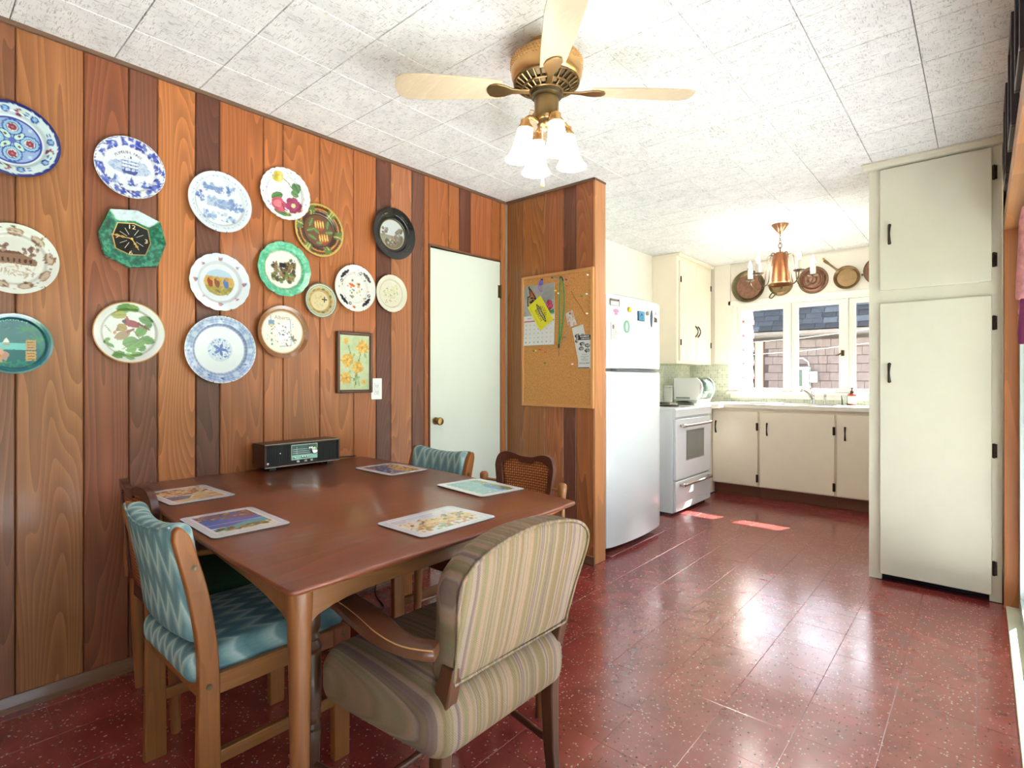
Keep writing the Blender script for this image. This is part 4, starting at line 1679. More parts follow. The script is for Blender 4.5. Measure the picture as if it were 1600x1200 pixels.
for yy, zz, r in ((1.349, 0.828, 0.0165), (1.333, 0.842, 0.006), (1.322, 0.842, 0.006), (1.247, 0.802, 0.0048), (1.286, 0.802, 0.0048), (1.298, 0.802, 0.0048), (1.31, 0.802, 0.0048)):
    b = B().lathe([(r, 0.0), (r, 0.008), (r * 0.85, 0.0105), (r * 0.3, 0.011), (0.0004, 0.011)], 18, (0.1375, yy, zz), 'X')
    build('knob', b, chrome, rad)
for yy in (1.27, 1.308, 1.338):
    b = B().box((0.131, yy - 0.006, 0.7775), (0.138, yy + 0.006, 0.7855))
    build('push_button', b, plain('button_pale', S(204, 212, 206), 0.4), rad, bevel=0.001)
b = B().lathe([(0.0055, 0), (0.0055, 0.003), (0.0025, 0.003), (0.0025, 0.001), (0.0003, 0.001)], 14, (0.135, y0 + 0.017, z0 + 0.02), 'X')
build('headphone_jack', b, chrome, rad)
b = B().lathe([(0.003, 0), (0.003, 0.002), (0.0003, 0.0022)], 10, (0.1355, 1.182, 0.828), 'X')
build('badge_stud', b, chrome, rad)
for yy in (y0 + 0.03, y1 - 0.06):
    b = B().box((0.035, yy, 0.7505), (0.125, yy + 0.03, z0))
    build('foot', b, blk, rad)
b = B().tube(curve_pts([(0.03, 1.42, 0.80), (0.012, 1.50, 0.765), (0.014, 1.62, 0.755), (0.012, 1.66, 0.754)]), 0.0035, 6)
build('power_cord', b, blk, rad)
b = B().tube(curve_pts([(0.02, 1.80, 0.03), (0.05, 1.76, 0.006), (0.16, 1.70, 0.005), (0.27, 1.66, 0.005), (0.30, 1.58, 0.005), (0.22, 1.52, 0.005), (0.12, 1.55, 0.005), (0.03, 1.6, 0.005)]), 0.0035, 6)
tag(build('floor_cord', b, blk), 'thin black cord looping on the floor under table', 'cord')


# ================================================================== PLATES ON THE PLANK WALL
glaze = vcol_mat('glazed_china', 0.14, 0.5, 0.4)
wire = plain('hanger_wire', S(60, 54, 50), 0.4, 0.9)
GRP = 'decorative plates on the plank wall'


def plate(label, y, z, R, canvas, well=0.62, depth=0.016, rim=0.012, scallop=0, sc_amp=0.012, name='wall_plate', x=0.006, clips=(), tilt=0.0, cat='plate', edge=None, nr=44, na=112, squash=1.0):
    """a dished plate facing +x; decoration from the canvas (unit disc)"""
    t = thing(name, label, cat, (x, y, z - R), 0.0, GRP)
    vs, cc, fs = [], [], []

    def prof(r):
        # height of the glazed face above the wall side at unit radius r
        if r < well:
            return 0.006
        q = (r - well) / (1 - well)
        k = min(1, q / 0.28)
        k = k * k * (3 - 2 * k)
        return 0.006 + depth * (0.62 * k + 0.38 * q)
    rads = [i / nr for i in range(nr + 1)]
    for i, r in enumerate(rads):
        for j in range(na):
            a = 2 * PI * j / na
            rr = r
            if scallop and r > 0.8:
                rr = r * (1 + sc_amp * (r - 0.8) / 0.2 * (abs(math.cos(a * scallop / 2)) * 2 - 1.2))
            vs.append((prof(r) + rim * 0 + 0.0, R * rr * math.cos(a), R * squash * rr * math.sin(a) + R))
            cc.append((r * math.cos(a), r * math.sin(a)))
    for i in range(nr):
        for j in range(na):
            k = (j + 1) % na
            fs.append((i * na + j, i * na + k, (i + 1) * na + k, (i + 1) * na + j))
    m = len(vs)
    top = prof(1.0)
    for r, h in ((1.0, top - 0.003), (0.9, top - 0.0075), (well, 0.001), (0.45, 0.0), (0.02, 0.0)):
        for j in range(na):
            a = 2 * PI * j / na
            rr = r * (1 + (sc_amp * (abs(math.cos(a * scallop / 2)) * 2 - 1.2) if scallop and r > 0.95 else 0))
            vs.append((h, R * rr * math.cos(a), R * squash * rr * math.sin(a) + R))
            cc.append((0.985 * math.cos(a), 0.985 * math.sin(a)))
    rings_ = [nr] + [nr + 1 + k for k in range(5)]
    for q in range(5):
        for j in range(na):
            k = (j + 1) % na
            fs.append((rings_[q] * na + j, rings_[q] * na + k, rings_[q + 1] * na + k, rings_[q + 1] * na + j))
    if tilt:
        M = Matrix.Rotation(tilt, 3, 'X')
        vs = [tuple(M @ (Vector(v) - Vector((0, 0, R))) + Vector((0, 0, R))) for v in vs]
    b = B().add(vs, fs)
    o = build('dish', b, glaze, t, angle=60)
    cc = np.array(cc)
    set_print(o, canvas.sample(cc[:, 0], cc[:, 1]))
    for a in clips:
        a = math.radians(a)
        b = B()
        c_, s_ = math.cos(a), math.sin(a)
        b.tube([(0.0, R * 0.8 * c_, R * 0.8 * s_ * squash + R), (top - 0.004, R * 1.018 * c_, R * 1.018 * s_ * squash + R), (top + 0.004, R * 1.012 * c_, R * 1.012 * s_ * squash + R), (top + 0.003, R * 0.965 * c_, R * 0.965 * s_ * squash + R)], 0.0011, 5)
        build('hanger_clip', b, wire, t)
    return t


CL = (58, 122, 238, 302)
# 1 blue and white majolica with red flowers
c = Canvas((150, 196, 226))
c.ring(0.93, 1.1, (34, 44, 120))
c.ring(0.62, 0.93, (214, 232, 236))
for k in range(8):
    a = 2 * PI * k / 8 + 0.2
    for q, w_, col in ((0.0, 0.085, (44, 62, 160)), (0.0, 0.055, (140, 190, 226)), (0.22, 0.055, (44, 62, 160)), (0.22, 0.03, (180, 214, 236))):
        c.disk(0.8 * math.cos(a + q), 0.8 * math.sin(a + q), w_, col)
    if k % 2:
        c.disk(0.78 * math.cos(a + 0.42), 0.78 * math.sin(a + 0.42), 0.09, (140, 60, 96))
        c.disk(0.8 * math.cos(a + 0.36), 0.8 * math.sin(a + 0.36), 0.05, (206, 236, 220))
c.ring(0.585, 0.625, (44, 62, 160))
c.ring(0.625, 0.65, (240, 244, 246))
c.ring(0, 0.585, (150, 176, 222))
for k in range(4):
    a = PI / 2 * k
    x, y = 0.36 * math.cos(a), 0.36 * math.sin(a)
    c.disk(x, y, 0.215, (44, 62, 160))
    c.disk(x, y, 0.185, (150, 200, 230))
    c.disk(x, y, 0.13, (44, 62, 160))
    c.disk(x, y, 0.115, (236, 226, 214))
    c.flower(x, y, 0.09, (140, 50, 80), (220, 120, 110), 6)
    a += PI / 4
    x, y = 0.2 * math.cos(a), 0.2 * math.sin(a)
    c.ell(x, y, 0.15, 0.09, (44, 62, 160), a)
    c.ell(x, y, 0.13, 0.072, (196, 236, 216), a)
    c.disk(x, y, 0.035, (120, 50, 90))
    c.ell(0.52 * math.cos(a), 0.52 * math.sin(a), 0.05, 0.03, (200, 214, 240), a)
c.disk(0, 0, 0.07, (84, 104, 190))
plate('blue majolica plate with swirling red-centred flowers', 0.279, 2.017, 0.130, c, 0.66, 0.02)
# 2 blue souvenir plate with a ship
c = Canvas((238, 240, 246))
c.ring(0.70, 0.97, (238, 240, 246))
c.spots(210, lambda x, y: 0.74 < math.hypot(x, y) < 0.93 and (math.atan2(y, x) % (PI / 3)) < 0.82, (0.02, 0.06), [(56, 72, 176), (74, 92, 190), (110, 124, 206)], 0.95)
c.ring(0.955, 0.975, (66, 82, 170))
c.ell(0, 0.02, 0.6, 0.22, (196, 208, 232))
c.spots(60, lambda x, y: (x / 0.62) ** 2 + ((y - 0.05) / 0.24) ** 2 < 1, (0.02, 0.09), [(166, 184, 222), (216, 224, 240), (146, 166, 212)], 0.7, 0.35)
c.poly([(-0.22, -0.06), (-0.18, -0.18), (0.16, -0.2), (0.24, -0.05), (0.1, -0.08), (-0.1, -0.09)], (58, 74, 150))
for xx, hh in ((-0.14, 0.36), (0.03, 0.42), (0.16, 0.3)):
    c.line([(xx, -0.08), (xx, hh)], 0.012, (50, 60, 120))
    for q in range(3):
        zz = 0.02 + q * 0.11
        if zz < hh - 0.05:
            c.poly([(xx - 0.075, zz), (xx + 0.08, zz + 0.01), (xx + 0.065, zz + 0.085), (xx - 0.06, zz + 0.08)], (226, 232, 246))
            c.line([(xx - 0.075, zz), (xx + 0.08, zz)], 0.01, (70, 84, 156))
for xx in (-0.4, 0.05, 0.42):
    c.poly([(xx - 0.12, -0.55), (xx + 0.12, -0.56), (xx + 0.06, -0.42), (xx, -0.26), (xx - 0.06, -0.44)], (84, 104, 186))
    c.spots(16, lambda x, y, xx=xx: abs(x - xx) < 0.16 and -0.6 < y < -0.32, (0.015, 0.05), [(60, 78, 166), (150, 166, 216), (216, 222, 240)], 0.9)
p = plate('blue and white souvenir plate with sailing ship and lettering', 0.627, 2.018, 0.1205, c, 0.7, 0.017)
navy = plain('navy_print', S(34, 40, 70), 0.3)
lettering('PLYMOUTH, MASS.', 0.0145, M_left(0, 0.1205, 0.0066), navy, p, arc=(0.0585, PI / 2 + 0.05, 0.112), bold=1.15)
# 3 pale blue view plate
c = Canvas((236, 240, 246))
for k in range(44):
    a = 2 * PI * k / 44
    if k % 11 not in (0,):
        c.ell(0.85 * math.cos(a), 0.85 * math.sin(a), 0.03, 0.02, (140, 164, 208), a + 1.2, 0.85)
c.ring(0.78, 0.92, (196, 208, 228), 0.25)
c.spots(34, lambda x, y: abs(x) < 0.42 and -0.17 < y < 0.17, (0.04, 0.1), [(120, 148, 200), (160, 182, 218), (140, 164, 210), (190, 204, 228)], 0.85, 0.6)
c.rect(-0.4, -0.16, 0.4, 0.13, (130, 158, 206), 0.45)
c.spots(40, lambda x, y: abs(x) < 0.5 and 0.32 < y < 0.6, (0.03, 0.08), [(110, 140, 196), (176, 194, 224), (140, 166, 210)], 0.8, 0.5)
c.poly([(-0.5, 0.36), (-0.5, 0.5), (0.1, 0.5), (0.1, 0.38)], (112, 140, 198), 0.8)
c.poly([(0.2, 0.36), (0.27, 0.66), (0.34, 0.38)], (100, 130, 190))
c.spots(26, lambda x, y: math.hypot(x + 0.62, y - 0.1) < 0.16, (0.02, 0.06), [(70, 100, 178), (120, 150, 204)], 0.9)
c.spots(22, lambda x, y: math.hypot(x - 0.6, y + 0.05) < 0.17, (0.02, 0.06), [(110, 140, 198), (150, 174, 214)], 0.8)
c.spots(44, lambda x, y: abs(x) < 0.5 and -0.6 < y < -0.34, (0.02, 0.07), [(110, 140, 198), (150, 174, 214), (190, 204, 228)], 0.8)
c.ring(0.965, 1.1, (226, 220, 232))
plate('white view plate printed with pale blue landmark scenes', 0.966, 1.964, 0.134, c, 0.72, 0.016, clips=(80, 100, 260, 280))
# 4 scalloped flower plate
c = Canvas((240, 240, 242))
c.spots(36, lambda x, y: 0.74 < math.hypot(x, y) < 0.9 and (x < -0.3 or x > 0.6 or (0.0 < x < 0.4 and y > 0.5)), (0.012, 0.03), [(214, 160, 80), (120, 150, 200), (140, 160, 90), (170, 130, 160)], 0.9)
c.ring(0.69, 0.705, (222, 222, 228))
c.ell(-0.28, 0.62, 0.22, 0.2, (226, 206, 90), 0.2)
c.ell(-0.36, 0.62, 0.08, 0.18, (206, 180, 70), 0.2)
c.ell(-0.18, 0.6, 0.05, 0.17, (240, 226, 140), 0.1)
c.line([(-0.05, 0.62), (0.15, 0.5), (0.3, 0.3)], 0.015, (110, 130, 80))
c.leaf(0.46, 0.36, 0.2, 0.17, -1.0, (88, 128, 78), (52, 92, 52))
c.leaf(0.42, 0.12, 0.16, 0.13, -0.4, (104, 146, 92), (60, 100, 58))
c.leaf(-0.3, -0.12, 0.24, 0.15, 0.5, (96, 140, 84), (60, 100, 58))
c.leaf(-0.12, -0.74, 0.34, 0.12, -0.1, (96, 144, 84), (60, 100, 58))
c.flower(-0.24, -0.46, 0.3, (218, 92, 112), (236, 150, 160), 6)
c.flower(0.36, -0.36, 0.32, (178, 62, 108), (214, 206, 150), 6)
c.ell(-0.28, -0.4, 0.16, 0.13, (232, 130, 142), 0.4)
c.line([(-0.1, -0.36), (-0.02, -0.56), (0.1, -0.62)], 0.02, (150, 40, 70))
c.spots(10, lambda x, y: 0.05 < x < 0.5 and -0.75 < y < -0.6, (0.03, 0.06), [(240, 190, 110), (246, 220, 190)], 0.8)
plate('white scalloped plate with pink roses and yellow tulip', 1.264, 2.077, 0.125, c, 0.68, 0.016, scallop=26, clips=(65, 118, 245, 290))
# 5 brown plate with ribbons
c = Canvas((112, 72, 40))
c.ring(0.91, 0.985, (214, 176, 92))
c.ring(0.62, 0.9, (96, 60, 36))
c.ring(0.75, 0.8, (214, 140, 60))
c.ring(0.69, 0.75, (76, 50, 34))
c.ring(0, 0.61, (118, 70, 42))
c.ring(0.585, 0.62, (66, 40, 28))
for k in range(6):
    a = 2 * PI * k / 6 + 0.95
    ca, sa = math.cos(a), math.sin(a)
    p0 = [(0.64, -0.13), (0.9, -0.16), (0.9, 0.16), (0.64, 0.13)]
    c.poly([(r * ca - w_ * sa, r * sa + w_ * ca) for r, w_ in p0], (96, 124, 62))
    for w_ in (-0.05, 0.05):
        c.line([(0.64 * ca - w_ * sa, 0.64 * sa + w_ * ca), (0.9 * ca - w_ * sa, 0.9 * sa + w_ * ca)], 0.012, (226, 206, 130))
for x, y in ((0.02, 0.2), (0.2, -0.28)):
    c.disk(x, y, 0.21, (168, 74, 34))
    for q in range(4):
        c.ell(x - 0.15 + q * 0.1, y + 0.02 * q, 0.035, 0.15, (226, 180, 70), 0.15)
        c.ell(x - 0.15 + q * 0.1, y + 0.02 * q, 0.016, 0.11, (246, 224, 140), 0.15)
for x, y, r_, rot in ((-0.32, 0.26, 0.16, 1.2), (-0.34, -0.02, 0.15, 0.4), (-0.26, -0.28, 0.17, -0.4), (0.36, 0.28, 0.15, 1.4), (0.42, 0.0, 0.15, 0.2), (-0.1, -0.02, 0.14, -0.6), (0.02, -0.46, 0.11, 0.1)):
    c.leaf(x, y, r_, 0.07, rot, (92, 124, 62), (150, 170, 90))
plate('brown pottery plate with green ribbons and orange fruit', 1.447, 1.938, 0.137, c, 0.62, 0.014, x=0.002)
# 6 black lacquer plate with a landscape
c = Canvas((26, 28, 30))
c.ring(0.80, 0.815, (150, 130, 84))
c.ring(0.55, 0.585, (190, 158, 96))
c.ring(0, 0.55, (206, 210, 210))
c.rect(-0.55, -0.55, 0.55, -0.16, (150, 146, 118), 0.0)
m_ = (c.R < 0.55)
c.put((m_ & (c.Y < -0.05)).astype(float), (150, 144, 120))
c.put((m_ & (c.Y < -0.22) & (c.X > -0.3)).astype(float), (112, 106, 88))
c.spots(34, lambda x, y: math.hypot(x, y) < 0.5 and (x < -0.25 or x > 0.1) and y < 0.22, (0.03, 0.09), [(104, 96, 84), (74, 76, 62), (136, 122, 104)], 0.85)
c.spots(12, lambda x, y: math.hypot(x, y) < 0.5 and y < -0.1 and abs(x) < 0.2, (0.02, 0.05), [(206, 196, 170), (170, 110, 90)], 0.8)
plate('glossy black oval plate with gilt ring around landscape', 1.905, 2.009, 0.147, c, 0.64, 0.026)
# 7 brown transferware plate
c = Canvas((234, 234, 226))
for k in range(9):
    a = 2 * PI * k / 9 + 0.15
    x, y = 0.78 * math.cos(a), 0.78 * math.sin(a)
    c.ell(x, y, 0.19, 0.1, (170, 134, 112), a + PI / 2)
    c.ell(x, y, 0.15, 0.07, (206, 182, 160), a + PI / 2)
    c.spots(14, lambda u, v, x=x, y=y: math.hypot(u - x, v - y) < 0.14, (0.015, 0.045), [(120, 82, 68), (150, 112, 94), (190, 160, 140)], 0.9)
    c.spots(6, lambda u, v, a=a: math.hypot(u - 0.88 * math.cos(a + 0.3), v - 0.88 * math.sin(a + 0.3)) < 0.09, (0.012, 0.03), [(150, 112, 104), (120, 90, 80)], 0.8)
c.poly([(-0.5, -0.02), (-0.4, 0.16), (0.2, 0.18), (0.52, 0.02), (0.5, -0.14), (-0.45, -0.12)], (150, 116, 96))
c.poly([(-0.42, 0.14), (-0.3, 0.24), (0.1, 0.24), (0.22, 0.17)], (120, 86, 72))
for k in range(7):
    c.rect(-0.38 + k * 0.12, -0.08, -0.33 + k * 0.12, 0.04, (90, 64, 56))
c.spots(40, lambda x, y: abs(x) < 0.55 and 0.1 < y < 0.4 and abs(x) > 0.15, (0.02, 0.06), [(150, 112, 100), (184, 150, 130), (120, 90, 78)], 0.8)
c.spots(40, lambda x, y: abs(x) < 0.5 and -0.45 < y < -0.14, (0.04, 0.1), [(190, 166, 140), (170, 140, 116), (216, 200, 180)], 0.7, 0.25)
plate('cream plate with brown transfer print of long house and vignettes', 0.283, 1.598, 0.123, c, 0.66, 0.016, clips=(48, 132, 228, 312))
# 9 pale scalloped plate with field scene
c = Canvas((228, 232, 240))
for k in range(8):
    a = 2 * PI * k / 8 + PI / 8 * 0
    x, y = 0.8 * math.cos(a), 0.8 * math.sin(a)
    s_ = 0.06 if k % 2 == 0 else 0.04
    c.disk(x, y, s_, (204, 110, 110))
    c.disk(x + 0.04, y + 0.03, s_ * 0.8, (96, 140, 190))
    c.disk(x - 0.03, y + 0.05, s_ * 0.6, (226, 140, 110))
c.ring(0.655, 0.67, (198, 204, 214))
m_ = (c.X / 0.5) ** 2 + (c.Y / 0.46) ** 2 < 1
c.put(m_.astype(float), (186, 212, 232))
c.put((m_ & (c.Y < 0.2)).astype(float), (216, 176, 96))
c.put((m_ & (c.Y < -0.12)).astype(float), (170, 156, 84))
c.spots(30, lambda x, y: (x / 0.46) ** 2 + (y / 0.42) ** 2 < 1 and y < 0.05, (0.04, 0.1), [(190, 170, 90), (150, 140, 70), (214, 184, 110), (120, 116, 60)], 0.7, 0.4)
for x, col in ((-0.3, (170, 84, 56)), (-0.08, (150, 90, 70)), (0.22, (96, 128, 186))):
    c.ell(x, -0.02, 0.09, 0.17, col, 0.2)
    c.ell(x + 0.03, 0.13, 0.06, 0.08, (206, 150, 90), 0.2)
plate('pale blue-white scalloped plate with golden harvest field scene', 0.964, 1.606, 0.127, c, 0.66, 0.017, scallop=18, sc_amp=0.01, clips=(64, 108, 248, 290))
# 10 green rimmed plate with coaching scene
c = Canvas((240, 238, 232))
c.ring(0.69, 1.1, (94, 190, 150))
c.spots(240, lambda x, y: 0.71 < math.hypot(x, y) < 0.97, (0.02, 0.06), [(120, 210, 172), (74, 170, 132), (150, 222, 190), (104, 196, 160)], 0.6)
c.ring(0.68, 0.705, (206, 196, 140))
c.spots(60, lambda x, y: abs(x) < 0.42 and -0.2 < y < 0.25, (0.03, 0.08), [(96, 76, 56), (140, 104, 70), (60, 54, 46), (180, 140, 110), (120, 120, 70)], 0.85)
c.spots(50, lambda x, y: abs(x + 0.02) < 0.42 and -0.48 < y < -0.15 and y > -0.5 + 0.2 * abs(x), (0.03, 0.08), [(110, 130, 70), (150, 150, 100), (160, 110, 80), (90, 80, 50)], 0.85)
c.rect(-0.16, 0.06, 0.08, 0.24, (56, 50, 48))
c.spots(20, lambda x, y: 0.15 < x < 0.45 and 0.1 < y < 0.4, (0.02, 0.07), [(120, 110, 70), (160, 130, 80), (84, 84, 56)], 0.85)
plate('white plate with wide sea-green rim around coaching scene', 1.259, 1.709, 0.132, c, 0.69, 0.017, scallop=14, sc_amp=0.012, clips=(62, 116, 246, 292))
# 11 small ringed plate
c = Canvas((206, 204, 180))
c.ring(0.95, 1.1, (120, 124, 110))
c.ring(0.84, 0.88, (96, 116, 116))
c.ring(0.6, 0.8, (196, 176, 120))
for k in range(14):
    a = 2 * PI * k / 14
    c.ell(0.7 * math.cos(a), 0.7 * math.sin(a), 0.09, 0.05, (120, 130, 90) if k % 2 else (204, 150, 90), a + PI / 2)
c.ring(0.55, 0.6, (204, 160, 100))
c.ring(0, 0.55, (224, 206, 160))
c.spots(16, lambda x, y: math.hypot(x, y) < 0.42 and x < 0.2, (0.03, 0.08), [(206, 170, 100), (190, 196, 150), (226, 190, 140)], 0.8)
for k in range(4):
    a = PI / 2 * k
    c.ell(0.3 + 0.09 * math.cos(a), 0.1 + 0.09 * math.sin(a), 0.09, 0.035, (44, 46, 50), a)
plate('small cream saucer with ringed border and dark cross', 1.45, 1.576, 0.0885, c, 0.6, 0.018)
# 12 imari-style plate
c = Canvas((238, 234, 230))
for k in range(4):
    a = 2 * PI * k / 4 + 0.5
    for q in range(7):
        c.disk((0.8 - 0.03 * (q % 2)) * math.cos(a + q * 0.085), (0.8 - 0.03 * (q % 2)) * math.sin(a + q * 0.085), 0.075 - 0.006 * abs(q - 3), (52, 46, 58))
    c.disk(0.72 * math.cos(a + 0.7), 0.72 * math.sin(a + 0.7), 0.07, (52, 46, 58))
    c.disk(0.72 * math.cos(a + 0.7), 0.72 * math.sin(a + 0.7), 0.03, (238, 234, 230))
    c.spots(9, lambda x, y, a=a: math.hypot(x - 0.72 * math.cos(a + 0.98), y - 0.72 * math.sin(a + 0.98)) < 0.15, (0.02, 0.055), [(226, 130, 70), (110, 150, 100), (206, 90, 60)], 0.9)
    c.spots(5, lambda x, y, a=a: math.hypot(x - 0.64 * math.cos(a + 0.3), y - 0.64 * math.sin(a + 0.3)) < 0.12, (0.02, 0.045), [(226, 140, 80), (90, 130, 90)], 0.9)
c.ring(0.5, 0.515, (214, 210, 210))
c.spots(24, lambda x, y: math.hypot(x - 0.02, y + 0.02) < 0.38, (0.02, 0.06), [(226, 150, 100), (120, 150, 90), (206, 200, 130), (90, 120, 110)], 0.9)
c.ell(-0.12, 0.14, 0.16, 0.06, (232, 120, 60), -0.3)
plate('white plate with dark scrolls and orange flowers', 1.654, 1.665, 0.126, c, 0.56, 0.016, clips=(70, 110, 250, 290))
# 13 small cream map plate
c = Canvas((230, 222, 202))
c.ring(0.72, 0.74, (214, 206, 186))
c.spots(60, lambda x, y: (x > -0.5 and x < 0.4 and -0.25 < y < 0.5 and y < 0.3 + 0.6 * x + 0.1), (0.03, 0.07), [(216, 210, 160), (222, 214, 176), (206, 206, 160)], 0.7)
c.spots(22, lambda x, y: abs(x) < 0.45 and -0.3 < y < 0.4, (0.015, 0.03), [(90, 96, 70), (160, 110, 70), (110, 130, 90)], 0.9)
c.spots(12, lambda x, y: abs(x) < 0.4 and -0.5 < y < -0.35, (0.015, 0.035), [(190, 150, 110), (140, 140, 110)], 0.9)
plate('small plain cream plate printed with faint map', 1.894, 1.665, 0.107, c, 0.7, 0.013, clips=(68, 112, 248, 292))
# 14 teal souvenir relief plate
c = Canvas((28, 106, 120))
c.ring(0.95, 1.1, (120, 170, 170))
c.rect(-1, -0.2, 0.35, 0.02, (120, 206, 206))
c.put(((c.R > 0.95)).astype(float), (112, 160, 160))
c.spots(20, lambda x, y: -0.9 < x < 0.2 and 0.2 < y < 0.75 and math.hypot(x, y) < 0.85, (0.02, 0.06), [(58, 140, 150), (20, 90, 106)], 0.8, 0.4)
c.poly([(-0.28, 0.02), (-0.18, 0.2), (-0.1, 0.03)], (238, 234, 230))
c.poly([(-0.3, -0.02), (-0.08, -0.02), (-0.12, -0.06), (-0.26, -0.06)], (220, 130, 110))
for a in (0.2, 0.7, 1.2, 2.0, 2.6, 3.0, 3.5):
    c.ell(0.42 + 0.17 * math.cos(a), 0.48 + 0.12 * math.sin(a), 0.2, 0.035, (36, 128, 96), a)
c.line([(0.45, 0.45), (0.66, 0.1), (0.72, -0.4)], 0.035, (30, 120, 100))
for a in (0.5, 1.0, 2.4, 2.9):
    c.ell(0.62 + 0.13 * math.cos(a), 0.1 + 0.12 * math.sin(a), 0.18, 0.03, (36, 128, 96), a)
for a in (0.4, 1.0, 2.0, 2.7):
    c.ell(-0.86 + 0.13 * math.cos(a), 0.2 + 0.12 * math.sin(a), 0.2, 0.035, (36, 128, 96), a)
for y_ in (-0.02, -0.4):
    c.rect(0.3, y_ - 0.17, 0.56, y_ + 0.16, (214, 160, 96))
    for q in range(3):
        c.rect(0.33, y_ - 0.12 + q * 0.09, 0.53, y_ - 0.08 + q * 0.09, (150, 100, 56))
c.flower(-0.36, -0.42, 0.24, (226, 170, 156), (220, 150, 70), 5)
c.flower(-0.75, -0.3, 0.2, (226, 170, 156), (220, 150, 70), 5)
for q in range(18):
    c.ell(-0.5 + q * 0.06, -0.66 - 0.06 * math.sin(q), 0.12, 0.02, (40, 136, 110), 0.8 + q)
p = plate('teal souvenir plate with palms, sailboat and raised lettering', 0.283, 1.30, 0.106, c, 0.8, 0.012)
lettering('HAWAII', 0.017, M_left(0, 0.106, 0.0066 + 0.0012), plain('teal_relief', S(120, 176, 150), 0.3), p, arc=(0.080, PI / 2 - 0.02, 0.16))
# 15 cardinal plate
c = Canvas((234, 234, 228))
c.ring(0.965, 1.1, (214, 150, 80))
for x, y, L_, W_, r_, col in ((-0.15, 0.78, 0.24, 0.15, 0.3, (104, 150, 70)), (0.1, 0.8, 0.16, 0.11, -0.4, (128, 166, 88)), (-0.28, 0.56, 0.2, 0.13, 0.1, (176, 176, 60)), (0.46, 0.44, 0.2, 0.13, -0.2, (108, 152, 82)), (0.5, 0.24, 0.15, 0.09, 0.5, (98, 144, 76)),
                              (0.32, 0.06, 0.2, 0.15, 0.9, (112, 156, 80)), (0.5, -0.22, 0.2, 0.14, -0.2, (104, 150, 78)), (0.28, -0.34, 0.18, 0.13, 0.7, (120, 160, 86)), (0.02, -0.3, 0.22, 0.17, 0.4, (112, 152, 80)), (-0.1, -0.06, 0.14, 0.09, 0.8, (150, 150, 70)),
                              (-0.2, 0.16, 0.14, 0.12, -0.4, (170, 140, 60)), (0.05, -0.55, 0.15, 0.11, 0.2, (120, 164, 84)), (-0.3, -0.72, 0.18, 0.12, 0.3, (112, 156, 84)), (-0.02, -0.78, 0.15, 0.1, -0.5, (150, 190, 120)), (0.2, -0.7, 0.16, 0.08, 0.2, (126, 166, 90)), (-0.62, -0.28, 0.12, 0.06, 0.7, (120, 160, 90)), (-0.52, -0.42, 0.12, 0.06, -0.5, (108, 150, 82)), (0.36, -0.5, 0.12, 0.09, 0.8, (100, 146, 76))):
    c.leaf(x, y, L_, W_, r_, col, tuple(int(k * 0.8) for k in col))
c.line([(-0.4, -0.2), (0.1, 0.1), (0.3, -0.2), (-0.2, -0.55)], 0.012, (120, 96, 70))
c.ell(0.06, 0.3, 0.24, 0.12, (156, 42, 46), -0.25)
c.poly([(0.2, 0.3), (0.55, 0.1), (0.6, 0.14), (0.25, 0.36)], (130, 36, 42))
c.poly([(-0.16, 0.36), (-0.08, 0.56), (0.02, 0.4)], (166, 44, 46))
c.disk(-0.14, 0.36, 0.06, (60, 40, 40))
c.ell(-0.2, -0.1, 0.22, 0.13, (166, 130, 96), 0.5)
c.poly([(-0.06, -0.04), (0.16, 0.12), (0.12, 0.16), (-0.1, 0.06)], (150, 90, 76))
c.poly([(-0.4, 0.02), (-0.32, 0.2), (-0.24, 0.04)], (150, 110, 84))
c.disk(-0.4, -0.02, 0.05, (206, 120, 60))
c.line([(-0.5, 0.0), (-0.58, 0.1), (-0.66, 0.2)], 0.014, (140, 130, 110))
plate('white gold-rimmed plate with red cardinal among green leaves', 0.626, 1.36, 0.1225, c, 0.72, 0.014)
# 16 blue gingham plate
c = Canvas((236, 238, 244))
gx, gy = (np.floor((c.T + PI) * 22) % 2), (np.floor(c.R * 26) % 2)
rim_ = (c.R > 0.70) & (c.R < 0.975)
c.put(rim_ * 0.35 + (rim_ & (gx > 0)) * 0.25 + (rim_ & (gy > 0)) * 0.25, (120, 146, 206))
for k in range(12):
    a = 2 * PI * k / 12 + PI / 12 * 0
    x, y = 0.84 * math.cos(a), 0.84 * math.sin(a)
    c.disk(x, y, 0.085, (206, 218, 238))
    c.spots(9, lambda u, v, x=x, y=y: math.hypot(u - x, v - y) < 0.065, (0.012, 0.04), [(66, 98, 180), (110, 140, 204)], 0.9)
c.ring(0.685, 0.70, (66, 84, 130))
c.ring(0.345, 0.36, (66, 76, 110))
c.ring(0, 0.345, (206, 216, 236))
c.spots(110, lambda x, y: math.hypot(x, y) < 0.32, (0.01, 0.03), [(86, 112, 186), (130, 150, 206), (236, 240, 246)], 0.9)
for k in range(5):
    a = 2 * PI * k / 5
    c.ell(0.1 * math.cos(a), 0.1 * math.sin(a), 0.09, 0.04, (70, 98, 180), a)
plate('large white plate with blue gingham rim and central medallion', 0.967, 1.305, 0.150, c, 0.7, 0.02, clips=(82, 98, 256, 286))
